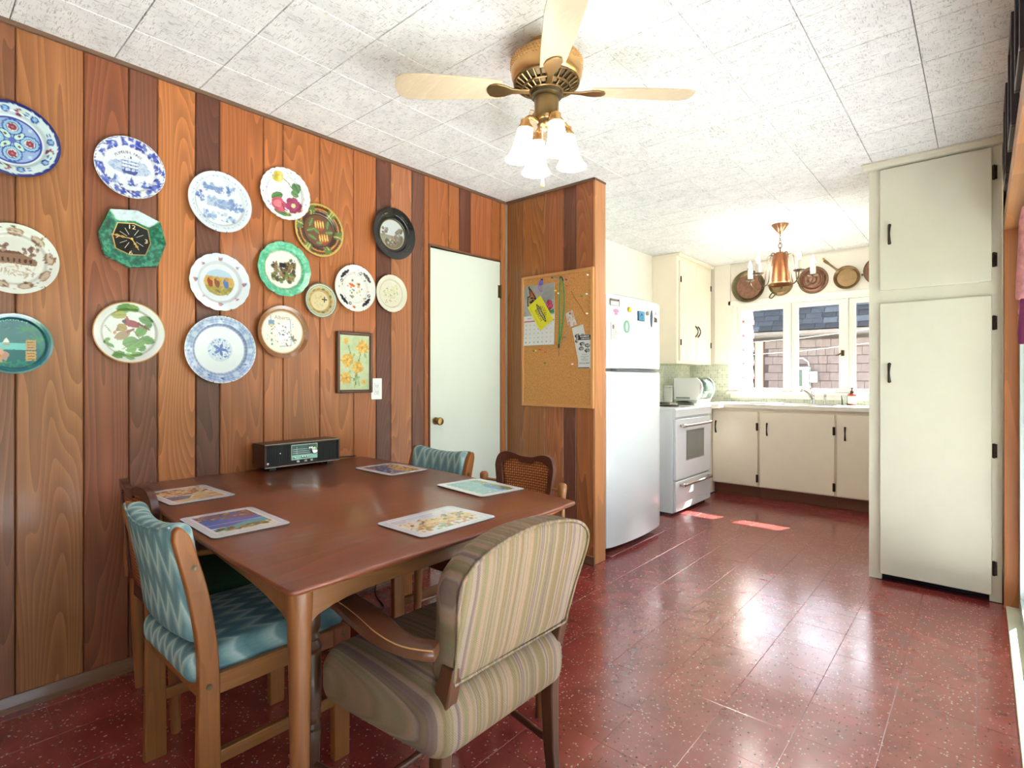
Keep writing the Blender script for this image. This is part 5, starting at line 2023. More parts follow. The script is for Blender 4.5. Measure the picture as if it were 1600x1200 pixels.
# 17 brown rimmed souvenir plate
c = Canvas((232, 228, 214))
c.ring(0.86, 1.1, (150, 92, 54))
c.ring(0.80, 0.86, (206, 156, 110))
c.ring(0.76, 0.80, (226, 206, 176))
c.poly([(-0.25, 0.2), (0.3, 0.5), (0.34, -0.5), (-0.1, -0.55), (-0.12, -0.3), (-0.3, -0.1)], (240, 240, 236))
c.line([(0.3, 0.5), (0.34, -0.5), (-0.1, -0.55)], 0.018, (150, 170, 180))
c.spots(56, lambda x, y: -0.45 < x < 0.45 and -0.55 < y < 0.36, (0.012, 0.04), [(60, 70, 60), (96, 110, 96), (150, 90, 70), (120, 130, 120), (206, 190, 170)], 0.9)
c.spots(14, lambda x, y: 0.3 < x < 0.55 and -0.4 < y < -0.15, (0.02, 0.06), [(66, 90, 66), (110, 80, 60)], 0.9)
c.poly([(-0.55, 0.44), (-0.32, 0.44), (-0.32, 0.26), (-0.43, 0.16), (-0.55, 0.26)], (90, 130, 160))
c.poly([(-0.53, 0.28), (-0.34, 0.28), (-0.43, 0.18)], (220, 196, 80))
c.line([(-0.46, 0.46), (-0.46, 0.62)], 0.012, (110, 140, 170))
c.spots(14, lambda x, y: -0.6 < x < -0.45 and -0.35 < y < 0.05, (0.012, 0.03), [(180, 186, 180)], 0.7)
p = plate('cream souvenir plate with caramel brown rim and printed map', 1.254, 1.402, 0.1275, c, 0.8, 0.016, tilt=0.0)
lettering('Alberta', 0.026, M_left(-0.002, 0.1275 + 0.062, 0.0066, 0.0), plain('sepia_print', S(140, 104, 70), 0.4), p)

# ---- octagonal clock
ck = thing('wall_clock', 'octagonal green ceramic wall clock with black dial', 'clock', (0.0, 0.633, 1.616), world=True)
oc_o = [(0.556, 1.837), (0.647, 1.853), (0.73, 1.821), (0.75, 1.736), (0.719, 1.636), (0.622, 1.618), (0.538, 1.656), (0.52, 1.742)]
oc_i = [(0.585, 1.792), (0.640, 1.800), (0.688, 1.784), (0.698, 1.731), (0.680, 1.679), (0.626, 1.671), (0.578, 1.690), (0.568, 1.739)]


def octo(a, c_, t, n=6):
    out = []
    for k in range(8):
        for q in range(n):
            p0 = [(1 - t) * a[k][i] + t * c_[k][i] for i in range(2)]
            p1 = [(1 - t) * a[(k + 1) % 8][i] + t * c_[(k + 1) % 8][i] for i in range(2)]
            out.append((p0[0] + (p1[0] - p0[0]) * q / n, p0[1] + (p1[1] - p0[1]) * q / n))
    return out


N = Nodes('green_drip_glaze')
N.p(0.15, 0, 0.5, 0.5)
g1 = N.noise(N.coord((30, 30, 30)), 1.0, 4, 0.6)
g2 = N.noise(N.coord((9, 70, 70)), 1.0, 2, 0.5)
N.color(N.ramp(N.math('MULTIPLY_ADD', g2, 0.5, N.math('MULTIPLY', g1, 0.5)), [(0.35, S(12, 58, 50)), (0.5, S(24, 104, 82)), (0.6, S(64, 150, 120)), (0.72, S(20, 70, 62))]))
b = B()
rs = []
for t, x in ((0.0, 0.012), (-0.0, 0.028), (0.04, 0.034), (0.35, 0.028), (0.75, 0.020), (1.0, 0.016)):
    rs.append([(x, y, z) for y, z in octo(oc_o, oc_i, t)])
rs.insert(0, [(0.0, y, z) for y, z in octo(oc_o, oc_i, 0.3)])
b.rings(rs)
build('ceramic_body', b, N.m, ck, angle=30)
gold = plain('brass_gold', S(206, 170, 100), 0.3, 0.9)
b = B()
b.rings([[(0.0162, y, z) for y, z in octo(oc_o, oc_i, 0.97)], [(0.019, y, z) for y, z in octo(oc_o, oc_i, 0.99)], [(0.0185, y, z) for y, z in octo(oc_o, oc_i, 1.04)], [(0.0165, y, z) for y, z in octo(oc_o, oc_i, 1.05)]], True, False)
build('dial_bezel', b, gold, ck)
b = B()
b.rings([[(0.015, y, z) for y, z in octo(oc_o, oc_i, 1.03)], [(0.0172, y, z) for y, z in octo(oc_o, oc_i, 1.03)]])
build('dial', b, plain('dial_black', S(22, 22, 24), 0.25), ck, smooth=False)
cy_, cz_ = 0.632, 1.736
for txt, dy, dz in (('12', 0.0, 0.040), ('3', 0.050, -0.009), ('6', -0.003, -0.064), ('9', -0.049, -0.005)):
    lettering(txt, 0.024, M_left(cy_ + dy, cz_ + dz, 0.0176), plain('numeral_ivory', S(226, 206, 160), 0.4), ck, 'numeral', bold=1.2)
for k in range(12):
    if k % 3 == 0:
        continue
    a = PI / 6 * k
    b = B()
    s_, c_ = math.sin(a), math.cos(a)
    b.box((-0.0003, -0.0006, 0.018), (0.0003, 0.0006, 0.046))
    b.v = [(0.0176 + x, cy_ + y * c_ + z * s_, cz_ - y * s_ + z * c_) for x, y, z in b.v]
    build('hour_mark', b, plain('mark_white', S(226, 220, 206), 0.4), ck)
for nm, ang, L_, w_ in (('hour_hand', -0.0, 0, 0), ('minute_hand', 0, 0, 0)):
    y1_, z1_ = ((0.657, 1.694) if nm == 'hour_hand' else (0.562, 1.743))
    d = Vector((y1_ - cy_, z1_ - cz_))
    L_ = d.length
    d.normalize()
    prof = [(0.0, 0.002), (0.3, 0.0015), (0.45, 0.005), (0.55, 0.002), (0.68, 0.0055), (0.8, 0.0018), (1.0, 0.0004)]
    pts = [(L_ * t, w_) for t, w_ in prof] + [(L_ * t, -w_) for t, w_ in reversed(prof)]
    x_ = 0.0195 if nm == 'hour_hand' else 0.0205
    b = B().rings([[(xx, cy_ + p * d.x - q * d.y, cz_ + p * d.y + q * d.x) for p, q in pts] for xx in (x_, x_ + 0.0006)])
    build(nm, b, gold, ck, smooth=False)
b = B().lathe([(0.004, 0.0), (0.004, 0.005), (0.0005, 0.006)], 12, (0.0172, cy_, cz_), 'X')
build('centre_cap', b, gold, ck)

# ---- framed flower picture and the outlet
fp_ = thing('framed_picture', 'small brown-framed painting of yellow flowers beside wall outlet', 'picture', (0.0, 1.654, 1.097), world=True)
y0, y1, z0, z1 = 1.545, 1.765, 1.097, 1.427
fw_ = wood('picture_frame_wood', S(92, 54, 38), 'Z', 0.35, 0.2, 0.2)
for p, q in (((y0, z0), (y0 + 0.017, z1)), ((y1 - 0.017, z0), (y1, z1)), ((y0 + 0.017, z0), (y1 - 0.017, z0 + 0.017)), ((y0 + 0.017, z1 - 0.017), (y1 - 0.017, z1))):
    b = B().box((0.001, p[0], p[1]), (0.024, q[0], q[1]))
    build('frame_rail', b, fw_, fp_, bevel=0.004)
c = Canvas((212, 220, 176), 150, 0.63)
c.spots(60, lambda x, y: True, (0.08, 0.2), [(204, 214, 168), (218, 224, 184), (224, 224, 188), (190, 206, 158)], 0.5)
for pts in ([(0.0, -0.9), (0.05, -0.3), (-0.1, 0.1), (-0.25, 0.6)], [(0.05, -0.8), (0.15, 0.0), (0.3, 0.5)], [(0.0, -0.6), (-0.25, -0.5)]):
    c.line(pts, 0.015, (120, 150, 90))
c.spots(20, lambda x, y: abs(x) < 0.45 and -0.8 < y < 0.45, (0.04, 0.11), [(140, 170, 110), (160, 184, 124), (120, 150, 96)], 0.6, 0.45)
for x, y, r_ in ((-0.3, 0.1, 0.25), (0.12, -0.16, 0.24), (-0.34, -0.56, 0.22), (0.32, 0.56, 0.24), (-0.36, 0.76, 0.11), (0.38, -0.72, 0.1)):
    c.disk(x, y, r_ * 0.85, (232, 178, 84), 0.9)
    for k in range(46):
        a, q = rng.uniform(0, 2 * PI), rng.uniform(0.2, 1)
        c.ell(x + r_ * q * math.cos(a), y + r_ * q * math.sin(a), r_ * 0.26, r_ * 0.13, [(240, 190, 90), (226, 166, 70), (248, 212, 120)][k % 3], a, 0.85)
    c.disk(x, y, r_ * 0.2, (206, 136, 50), 0.7)
sheet('painting', c, y1 - y0 - 0.03, z1 - z0 - 0.03, vcol_mat('painted_card', 0.45, 0.3), M_left((y0 + y1) / 2, (z0 + z1) / 2, 0.012), fp_, 0.001, 0, 60, 90)
ol = thing('wall_outlet', 'white double wall outlet on plank wall beside flower picture', 'outlet', (0.0, 1.802, 1.056), world=True)
wp = plain('white_plastic', S(240, 240, 236), 0.35, var=0.01)
b = B().box((0.0, 1.767, 1.056), (0.006, 1.838, 1.176))
build('cover_plate', b, wp, ol, bevel=0.003)
b = B().box((0.006, 1.785, 1.082), (0.0085, 1.82, 1.150))
ins = build('socket_insert', b, plain('socket_white', S(228, 228, 224), 0.35), ol, bevel=0.001)
for zc in (1.1, 1.133):
    for dy in (-0.006, 0.006):
        b = B().box((0.0084, 1.8025 + dy - 0.001, zc - 0.004), (0.0088, 1.8025 + dy + 0.001, zc + 0.005))
        build('slot', b, plain('slot_dark', S(60, 60, 60), 0.5), ins)
    b = B().lathe([(0.0022, 0), (0.0022, 0.0004), (0.0002, 0.0004)], 10, (0.0084, 1.8025, zc - 0.009), 'X')
    build('slot', b, MATS['slot_dark'], ins)

# ================================================================== CORK BOARD
cb_o = thing('cork_board', 'wood-framed cork board hung on the plank partition', 'notice board', (0.454, 2.909, 0.985), world=True)
N = Nodes('cork')
N.p(0.9, 0, 0.2)
k1 = N.noise(N.coord((1, 1, 1)), 180, 3, 0.7)
k2 = N.noise(N.coord((1, 1, 1)), 420, 2, 0.6)
N.color(N.ramp(N.math('MULTIPLY_ADD', k2, 0.4, N.math('MULTIPLY', k1, 0.6)), [(0.36, S(150, 96, 50)), (0.5, S(196, 140, 82)), (0.64, S(216, 164, 106))]))
N.bump(k1, 0.2, 0.002)
cx0, cx1, cz0, cz1 = 0.16, 0.748, 0.985, 1.878
b = B().box((cx0 + 0.012, 2.897, cz0 + 0.012), (cx1 - 0.012, 2.906, cz1 - 0.012))
build('cork_sheet', b, N.m, cb_o)
cf = wood('cork_frame_wood', S(206, 146, 88), 'Z', 0.5, 0.2)
cf2 = wood('cork_frame_wood_x', S(206, 146, 88), 'X', 0.5, 0.2)
for p, q, m_ in (((cx0, cz0), (cx0 + 0.02, cz1), cf), ((cx1 - 0.02, cz0), (cx1, cz1), cf), ((cx0 + 0.02, cz0), (cx1 - 0.02, cz0 + 0.02), cf2), ((cx0 + 0.02, cz1 - 0.02), (cx1 - 0.02, cz1), cf2)):
    b = B().box((p[0], 2.889, p[1]), (q[0], 2.908, q[1]))
    build('frame_rail', b, m_, cb_o, bevel=0.003)
b = B()
b.tube([(0.575, 2.8968, 1.745), (0.60, 2.8966, 1.70), (0.635, 2.8966, 1.655), (0.69, 2.8968, 1.57)], 0.0022, 5)
build('gouge', b, plain('gouge_brown', S(150, 90, 46), 0.9), cb_o)
paper = vcol_mat('printed_paper', 0.55, 0.3)
# calendar
c = Canvas((176, 176, 172), 160, 0.64)
c.spots(30, lambda x, y: y > 0, (0.1, 0.25), [(160, 162, 158), (190, 188, 180), (150, 150, 146)], 0.5)
for pts, col in (([(-0.4, 0.95), (-0.18, 0.72), (-0.1, 0.5), (-0.36, 0.62)], (206, 110, 60)), ([(-0.45, 0.62), (-0.1, 0.52), (-0.2, 0.3), (-0.42, 0.36)], (226, 190, 130))):
    c.poly(pts, col)
for q in range(7):
    c.line([(-0.46 + 0.02 * q, 0.62 - 0.05 * q), (-0.12, 0.56 - 0.03 * q)], 0.015, (40, 34, 34))
c.line([(-0.42, 0.96), (-0.08, 0.5), (-0.2, 0.26), (-0.46, 0.34), (-0.46, 0.62), (-0.36, 0.66), (-0.42, 0.96)], 0.022, (44, 36, 34))
c.spots(26, lambda x, y: math.hypot(x - 0.42, y - 0.3) < 0.16, (0.03, 0.07), [(206, 50, 96), (226, 90, 130), (180, 40, 80)], 0.9)
c.poly([(0.3, 0.02), (0.62, 0.02), (0.62, 0.16), (0.36, 0.1)], (70, 150, 96))
c.rect(-0.7, -1, 0.7, 0.0, (236, 236, 234))
c.rect(-0.64, -0.2, 0.64, -0.16, (214, 96, 140))
c.rect(-0.5, -0.1, -0.3, -0.07, (150, 150, 150), 0.6)
for r in range(5):
    for q in range(7):
        c.rect(-0.57 + q * 0.175, -0.34 - r * 0.14, -0.525 + q * 0.175, -0.31 - r * 0.14, (150, 150, 148))
cal = sheet('wall_calendar', c, 0.262, 0.413, paper, M_part(0.312, 1.606, 2.8965) @ Matrix.Translation((0, 0, 0.0)), None, 0.003, 0, 64, 100, bend=lambda u, v: 0.006 * max(0, -v) ** 2)
tag(cal, 'wall calendar with butterfly photo pinned to the cork board', 'calendar')
c = Canvas((240, 232, 60), 130, 1.36)
c.rect(-1.3, -0.95, 1.3, 0.95, (236, 228, 50))
c.ell(0.05, 0.1, 1.02, 0.19, (52, 46, 40))
c.ell(0.05, 0.1, 0.86, 0.11, (196, 186, 170))
for q in range(9):
    c.line([(-0.72 + q * 0.2, 0.02), (-0.66 + q * 0.2, 0.18)], 0.012, (80, 70, 60))
for q in range(30):
    c.rect(-1.1 + q * 0.075, -0.8, -1.06 + q * 0.075, -0.76, (150, 140, 60))
Mc = M_part(0.329, 1.617, 2.8885, math.radians(-57)) @ Matrix.Identity(4)
yc = sheet('event_card', c, 0.202, 0.134, paper, Mc, None, 0.0008, 0, 64, 46, edge=(0.75, 0.7, 0.1))
tag(yc, 'bright yellow card with black oval emblem over the calendar', 'card')
ink = plain('black_ink', S(40, 36, 34), 0.6)
lettering('CRESCENT', 0.03, Mc @ Matrix.Translation((0.004, -0.006, 0.0012)), ink, yc, arc=(0.036, PI / 2, 0.34), bold=0.8)
lettering('BEACH', 0.03, Mc @ Matrix.Translation((0.004, -0.028, 0.0012)), ink, yc, bold=1.0)
# purple clip
clip = thing('paper_clip', 'purple plastic clip holding the calendar at its top', 'clip', (0.33, 2.889, 1.77), world=True)
b = B().rbox((0.338, 2.884, 1.822), (0.03, 0.016, 0.03), 0.007, mid=1, arc=2)
build('clip_head', b, plain('clip_blue_purple', S(96, 86, 176), 0.4), clip)
b = B().tube(curve_pts([(0.326, 2.884, 1.825), (0.318, 2.886, 1.80), (0.324, 2.887, 1.78), (0.336, 2.888, 1.765), (0.344, 2.888, 1.775)]), [0.007, 0.007, 0.006, 0.006, 0.006, 0.006] + [0.006] * 13 + [0.005] * 6, 8)
build('clip_tail', b, plain('clip_lilac', S(160, 112, 190), 0.4), clip)
# lanyard
lan = thing('lanyard', 'green lanyard hanging from pin on cork board', 'lanyard', (0.49, 2.89, 1.31), world=True)
lg = plain('lanyard_green', S(36, 150, 84), 0.7)
for nm, pts in (('strap', [(0.495, 2.888, 1.835), (0.489, 2.889, 1.70), (0.488, 2.889, 1.55), (0.484, 2.889, 1.40)]), ('strap', [(0.508, 2.886, 1.835), (0.522, 2.887, 1.78), (0.527, 2.887, 1.66), (0.51, 2.887, 1.5), (0.487, 2.887, 1.40)])):
    b = B()
    cp_ = curve_pts(pts, 6)
    b.rings([[(x - 0.0045, y - 0.0006, z), (x + 0.0045, y - 0.0006, z), (x + 0.0045, y + 0.0006, z), (x - 0.0045, y + 0.0006, z)] for x, y, z in cp_])
    build(nm, b, lg, lan)
b = B().tube(curve_pts([(0.493, 2.887, 1.832), (0.5, 2.886, 1.842), (0.512, 2.886, 1.836), (0.52, 2.886, 1.812)]), 0.004, 6)
build('loop', b, plain('loop_black', S(40, 36, 34), 0.5), lan)
b = B().tube([(0.485, 2.888, 1.402), (0.484, 2.888, 1.375)], 0.006, 8)
b.tube([(0.484, 2.888, 1.375), (0.484, 2.888, 1.32)], 0.0015, 6)
build('clasp', b, plain('clasp_metal', S(70, 70, 66), 0.35, 0.8), lan)
# scrap, flyers
c = Canvas((226, 220, 216), 90, 0.6)
c.spots(26, lambda x, y: True, (0.08, 0.2), [(226, 170, 130), (206, 206, 220), (240, 230, 220), (214, 130, 100)], 0.6)
c.disk(0.1, 0.7, 0.12, (60, 60, 80))
sc_ = sheet('paper_scrap', c, 0.062, 0.1, paper, M_part(0.578, 1.56, 2.8945, math.radians(18)), None, 0.0006, 0, 30, 40, bend=lambda u, v: 0.004 * (u * v + 1))
tag(sc_, 'crumpled pinkish paper scrap pinned on cork board', 'paper')


def flyer(cut):
    c = Canvas((232, 232, 230), 170, 0.44)
    if not cut:
        c.rect(-0.5, 0.7, 0.5, 1.0, (40, 38, 40))
        for q in range(8):
            c.rect(-0.3 + q * 0.08, 0.85, -0.24 + q * 0.08, 0.94, (226, 226, 226))
            c.rect(-0.24 + q * 0.08, 0.75, -0.18 + q * 0.08, 0.8, (206, 206, 206))
    for x, y in ((-0.16, 0.46), (0.22, 0.36), (-0.22, 0.18), (0.2, 0.06)):
        c.ell(x, y, 0.19, 0.11, (60, 60, 62))
        c.ell(x + 0.03, y - 0.01, 0.13, 0.07, (170, 170, 170))
        c.spots(6, lambda u, v, x=x, y=y: math.hypot(u - x, v - y) < 0.14, (0.02, 0.05), [(30, 30, 30), (206, 206, 206)], 0.9)
    for yy, w_ in ((-0.18, 0.18), (-0.3, 0.28), (-0.36, 0.1), (-0.46, 0.26), (-0.52, 0.2)):
        c.rect(-w_, yy - 0.015, w_, yy + 0.01, (150, 150, 150))
    if not cut:
        c.rect(-0.5, -1, 0.36, -0.94, (40, 38, 40))
    return c


f1 = sheet('flyer', flyer(True), 0.088, 0.22, paper, M_part(0.652, 1.403, 2.8945, math.radians(13)), None, 0.0006, 0, 30, 70)
tag(f1, 'tilted white flyer pinned behind another flyer on cork board', 'flyer', 'flyers on the cork board')
Mf = M_part(0.682, 1.346, 2.8915)
f2 = sheet('flyer', flyer(False), 0.094, 0.214, paper, Mf, None, 0.0006, 0, 36, 80)
tag(f2, 'upright white flyer with black heading strip on cork board', 'flyer', 'flyers on the cork board')
lettering('604-536-8089', 0.0145, Mf @ Matrix.Translation((0, -0.079, 0.0009)), ink, f2, bold=0.95)
pins = [(0.341, 1.844, 'dark blue'), (0.428, 1.846, 'dark green'), (0.466, 1.843, 'grey blue'), (0.542, 1.819, 'violet'), (0.602, 1.821, 'orange'), (0.547, 1.778, 'red'), (0.707, 1.83, 'white'), (0.662, 1.701, 'green'), (0.7, 1.71, 'white'), (0.702, 1.586, 'white'),
        (0.532, 1.442, 'grey blue'), (0.271, 1.363, 'green'), (0.288, 1.364, 'yellow'), (0.323, 1.371, 'red'), (0.371, 1.353, 'red'), (0.366, 1.278, 'dark green'), (0.59, 1.267, 'pink'), (0.48, 1.736, 'white'), (0.455, 1.757, 'yellow')]
where = ['above the calendar clip', 'above the calendar corner', 'left of the lanyard loop', 'right of the lanyard loop', 'in the top row right of lanyard', 'just below the top row', 'in the upper right corner', 'halfway down by the scratch', 'near the frame edge below corner',
         'beside the scratch end above flyers', 'right of the lanyard middle', 'under the calendar, leftmost of row', 'under the calendar beside green pin', 'under the calendar, right of yellow pin', 'under the calendar, rightmost of row', 'alone low under the calendar', 'alone left of the flyer foot', 'beside lanyard strap halfway up', 'at the calendar edge by lanyard']
pincol = {'dark blue': S(44, 60, 110), 'dark green': S(40, 90, 50), 'grey blue': S(90, 120, 150), 'violet': S(90, 50, 120), 'orange': S(206, 96, 50), 'red': S(196, 60, 44), 'white': S(240, 238, 232), 'green': S(40, 130, 60), 'yellow': S(226, 206, 60), 'pink': S(236, 200, 190)}
for (x, z, cn), wh in zip(pins, where):
    b = B().lathe([(0.0008, 0.0), (0.0055, -0.001), (0.0055, -0.003), (0.003, -0.004), (0.003, -0.0095), (0.005, -0.0105), (0.005, -0.013), (0.0005, -0.0135)], 10, (x, 2.8967, z), 'Y')
    o = build('push_pin', b, plain('pin_' + cn.replace(' ', '_'), pincol[cn], 0.3), None, origin=(x, 2.8967, z))
    tag(o, cn + ' push pin in cork board ' + wh, 'push pin', 'push pins in the cork board')


# ================================================================== CEILING FAN WITH LAMPS
FX, FY = 1.3425, 1.632
fan = thing('ceiling_fan', 'brass ceiling fan with four lit bell-shaped glass shades', 'ceiling fan', (FX, FY, 1.9), world=True)
brass = plain('satin_brass', S(214, 168, 110), 0.28, 0.9, var=0.05)
antique = plain('antique_brass', S(150, 124, 84), 0.3, 0.95, var=0.08)


def L(b, prof, n=40):
    return b.lathe(prof, n, (FX, FY, 0))


b = L(B(), [(0.001, 2.44), (0.068, 2.44), (0.07, 2.432), (0.064, 2.412), (0.058, 2.405), (0.001, 2.405)])
build('canopy', b, brass, fan)
b = L(B(), [(0.001, 2.408), (0.075, 2.408), (0.108, 2.400), (0.128, 2.385), (0.135, 2.366), (0.135, 2.335), (0.133, 2.318), (0.124, 2.30), (0.118, 2.296), (0.001, 2.296)], 56)
mh = build('motor_housing', b, brass, fan)
b = B()                                     # knurled band
for k in range(64):
    a = 2 * PI * k / 64
    for q, z in ((0, 2.372), (0.5, 2.360), (0, 2.348)):
        aa = a + q * 2 * PI / 64
        b.sphere((FX + 0.1345 * math.cos(aa), FY + 0.1345 * math.sin(aa), z), 0.0042, 6, 0.8)
kb = build('knurled_band', b, brass, mh)
kb['kind'] = 'stuff'
# pierced vent ring under the motor
b = B()
for r_, z_ in ((0.122, 2.296), (0.088, 2.276), (0.062, 2.262)):
    b.tube([(FX + r_ * math.cos(2 * PI * k / 48), FY + r_ * math.sin(2 * PI * k / 48), z_) for k in range(48)], 0.0045, 8, closed=True)
for k in range(28):
    a = 2 * PI * k / 28
    b.tube([(FX + 0.122 * math.cos(a), FY + 0.122 * math.sin(a), 2.296), (FX + 0.088 * math.cos(a), FY + 0.088 * math.sin(a), 2.276)], 0.0032, 6)
for k in range(20):
    a = 2 * PI * k / 20
    b.tube([(FX + 0.088 * math.cos(a), FY + 0.088 * math.sin(a), 2.276), (FX + 0.062 * math.cos(a), FY + 0.062 * math.sin(a), 2.262)], 0.0028, 6)
vg = build('vent_grille', b, antique, fan)
b = L(B(), [(0.001, 2.297), (0.116, 2.2965), (0.062, 2.268), (0.06, 2.255), (0.06, 2.245), (0.046, 2.240), (0.001, 2.240)])
build('flywheel', b, plain('flywheel_dark', S(96, 84, 62), 0.35, 0.8), fan)
b = L(B(), [(0.001, 2.241), (0.044, 2.241), (0.046, 2.232), (0.046, 2.168), (0.042, 2.158), (0.036, 2.152), (0.036, 2.138), (0.028, 2.126), (0.012, 2.118), (0.001, 2.116)])
build('switch_housing', b, antique, fan)
blade_wood = wood('blade_pale_oak', S(206, 186, 158), 'X', 0.45, 0.12, 0.1, freq=6, across=7, along=0.8)
for k in range(4):
    a = YAW + PI / 2 * k + 0.06
    ca, sa = math.cos(a), math.sin(a)

    def place(p):
        # blade frame: x outwards, y across, z up with a pitch of 12 degrees
        x, y, z = p
        z2 = z + y * 0.2
        return (FX + x * ca - y * sa, FY + x * sa + y * ca, 2.262 + z2)
    outl_ = [(0.17, -0.045), (0.3, -0.056), (0.45, -0.064), (0.53, -0.062), (0.56, -0.045), (0.568, 0.0), (0.56, 0.045), (0.53, 0.062), (0.45, 0.064), (0.3, 0.056), (0.17, 0.045)]
    b = B().rings([[place((x, y, z)) for x, y in outl_] for z in (0.004, 0.010)])
    bl = build('blade', b, blade_wood, fan, bevel=0.001)
    b = B()
    sh_ = [(0.055, 0.012), (0.10, 0.010), (0.13, 0.013), (0.16, 0.028), (0.19, 0.034), (0.215, 0.026), (0.225, 0.008)]
    b.rings([[place((x, y, z)) for x, y in sh_ + [(x, -y) for x, y in reversed(sh_)]] for z in (-0.002, 0.0038)])
    build('blade_iron', b, antique, bl, bevel=0.0015)
shade_mat = Nodes('lit_frosted_glass')
shade_mat.p(0.35, 0, 0.5)
shade_mat.color((0.95, 0.92, 0.86))
lw = shade_mat.n('TexCoord')
sw = shade_mat.n('SeparateXYZ')
shade_mat.l(lw.outputs['Object'], sw.inputs[0])
shade_mat.b.inputs['Emission Color'].default_value = (1.0, 0.96, 0.92, 1)
shade_mat.b.inputs['Emission Strength'].default_value = 7.0
bulb_mat = emit_mat('lamp_bulb', (1.0, 0.95, 0.88), 40.0)
for k, ang in enumerate((200, -70, 20, 110)):
    a = YAW + math.radians(ang)
    dx, dy = math.cos(a), math.sin(a)
    cx, cy = FX + 0.086 * dx, FY + 0.086 * dy
    b = B()
    b.tube(curve_pts([(FX + 0.03 * dx, FY + 0.03 * dy, 2.143), (FX + 0.06 * dx, FY + 0.06 * dy, 2.158), (FX + 0.08 * dx, FY + 0.08 * dy, 2.152), (cx, cy, 2.135)]), 0.007, 8)
    arm_ = build('lamp_arm', b, brass, fan)
    b = B().lathe([(0.001, 2.142), (0.018, 2.142), (0.019, 2.128), (0.028, 2.118), (0.029, 2.108), (0.001, 2.108)], 20, (cx, cy, 0))
    build('socket_cap', b, brass, arm_)
    tx, ty = 0.16 * dx, 0.16 * dy           # shades flare slightly outwards

    def tiltp(b_):
        b_.v = [(x + tx * (2.115 - z), y + ty * (2.115 - z), z) for x, y, z in b_.v]
        return b_
    n = 48
    outer = [(0.027, 2.113), (0.0285, 2.10), (0.031, 2.075), (0.0345, 2.05), (0.040, 2.025), (0.048, 2.006), (0.0565, 1.996), (0.0575, 1.993)]
    inner = [(r_ - 0.0025, z_) for r_, z_ in reversed(outer)]
    b = B()
    rs = []
    for r_, z_ in outer + inner:
        rs.append([(cx + (r_ + 0.0006 * (1 if i % 2 else -1)) * math.cos(2 * PI * i / n), cy + (r_ + 0.0006 * (1 if i % 2 else -1)) * math.sin(2 * PI * i / n), z_) for i in range(n)])
    b.rings(rs, True, False)
    sh = build('glass_shade', tiltp(b), shade_mat.m, fan, angle=60)
    b = B().sphere((cx, cy, 2.06), 0.021, 12, 1.25)
    build('bulb', tiltp(b), bulb_mat, sh)
b = B()
px_, py_ = FX + 0.004, FY - 0.03
zz = 2.13
while zz > 1.93:
    b.sphere((px_, py_, zz), 0.0018, 6)
    zz -= 0.0042
pc = build('pull_chain', b, plain('chain_brass', S(206, 170, 110), 0.3, 0.9), fan)
b = B().lathe([(0.001, 1.931), (0.004, 1.928), (0.006, 1.915), (0.0085, 1.90), (0.006, 1.895), (0.001, 1.894)], 12, (px_, py_, 0))
build('pull_fob', b, plain('fob_ivory', S(236, 200, 140), 0.4), pc)

# ================================================================== FRIDGE
fr = thing('refrigerator', 'tall white top-freezer refrigerator beside the plank partition', 'refrigerator', (0.38, 3.5, 0.0), world=True)
enamel = plain('white_enamel', S(236, 238, 240), 0.22, 0, 0.5, 0.3, var=0.01)
b = B().box((0.04, 3.11, 0.03), (0.665, 3.888, 1.735))
build('cabinet', b, enamel, fr, bevel=0.006)


def bow_door(z0, z1, curve_bottom=False):
    b = B()
    rs = []
    n = 18
    for k in range(n + 1):
        t = 2 * k / n - 1
        y = 3.5 + t * 0.392
        xf = 0.758 - 0.034 * t * t - (0.012 * max(0, abs(t) - 0.92) / 0.08)
        rs.append([(0.672, y, z0), (xf - 0.008, y, z0), (xf, y, z0 + 0.012), (xf, y, z1 - 0.014), (xf - 0.012, y, z1), (0.672, y, z1)])
    b.rings(rs)
    return b


d1 = build('freezer_door', bow_door(1.243, 1.742), enamel, fr, angle=50)
d2 = build('fridge_door', bow_door(0.045, 1.222), enamel, fr, angle=50)
grip = plain('grip_grey', S(150, 152, 154), 0.35, 0.4)
b = B()
rs = []
for k in range(15):
    t = -0.75 + 1.5 * k / 14
    y = 3.5 + t * 0.392
    xf = 0.752 - 0.034 * t * t
    rs.append([(0.69, y, 1.224), (xf, y, 1.224), (xf + 0.002, y, 1.230), (xf - 0.01, y, 1.240), (0.69, y, 1.240)])
b.rings(rs)
build('handle_recess', b, grip, d2)
b = B().box((0.668, 3.115, 1.222), (0.676, 3.885, 1.243))
build('door_gasket', b, plain('gasket_grey', S(176, 176, 174), 0.6), fr)
for yy in (3.2, 3.8):
    b = B().lathe([(0.016, 0), (0.016, 0.03)], 12, (0.62, yy, 0.0))
    build('foot', b, plain('foot_black', S(40, 40, 40), 0.6), fr)
b = B().box((0.56, 3.13, 0.028), (0.64, 3.87, 0.05))
build('base_grille', b, plain('base_dark', S(70, 66, 64), 0.6), fr)
b = B().lathe([(0.011, 0), (0.011, 0.003), (0.0005, 0.004)], 14, (0.741, 3.757, 1.66), 'X')
build('badge', b, grip, d1)


def fx_(y):
    return 0.758 - 0.034 * ((y - 3.5) / 0.392) ** 2 + 0.0005


def M_fridge(y, z, dx=0.0):
    slope = math.atan(-2 * 0.034 * ((y - 3.5) / 0.392) / 0.392)
    return Matrix.Translation((fx_(y) + dx, y, z)) @ Matrix.Rotation(-slope, 4, 'Z') @ M_left(0, 0, 0)


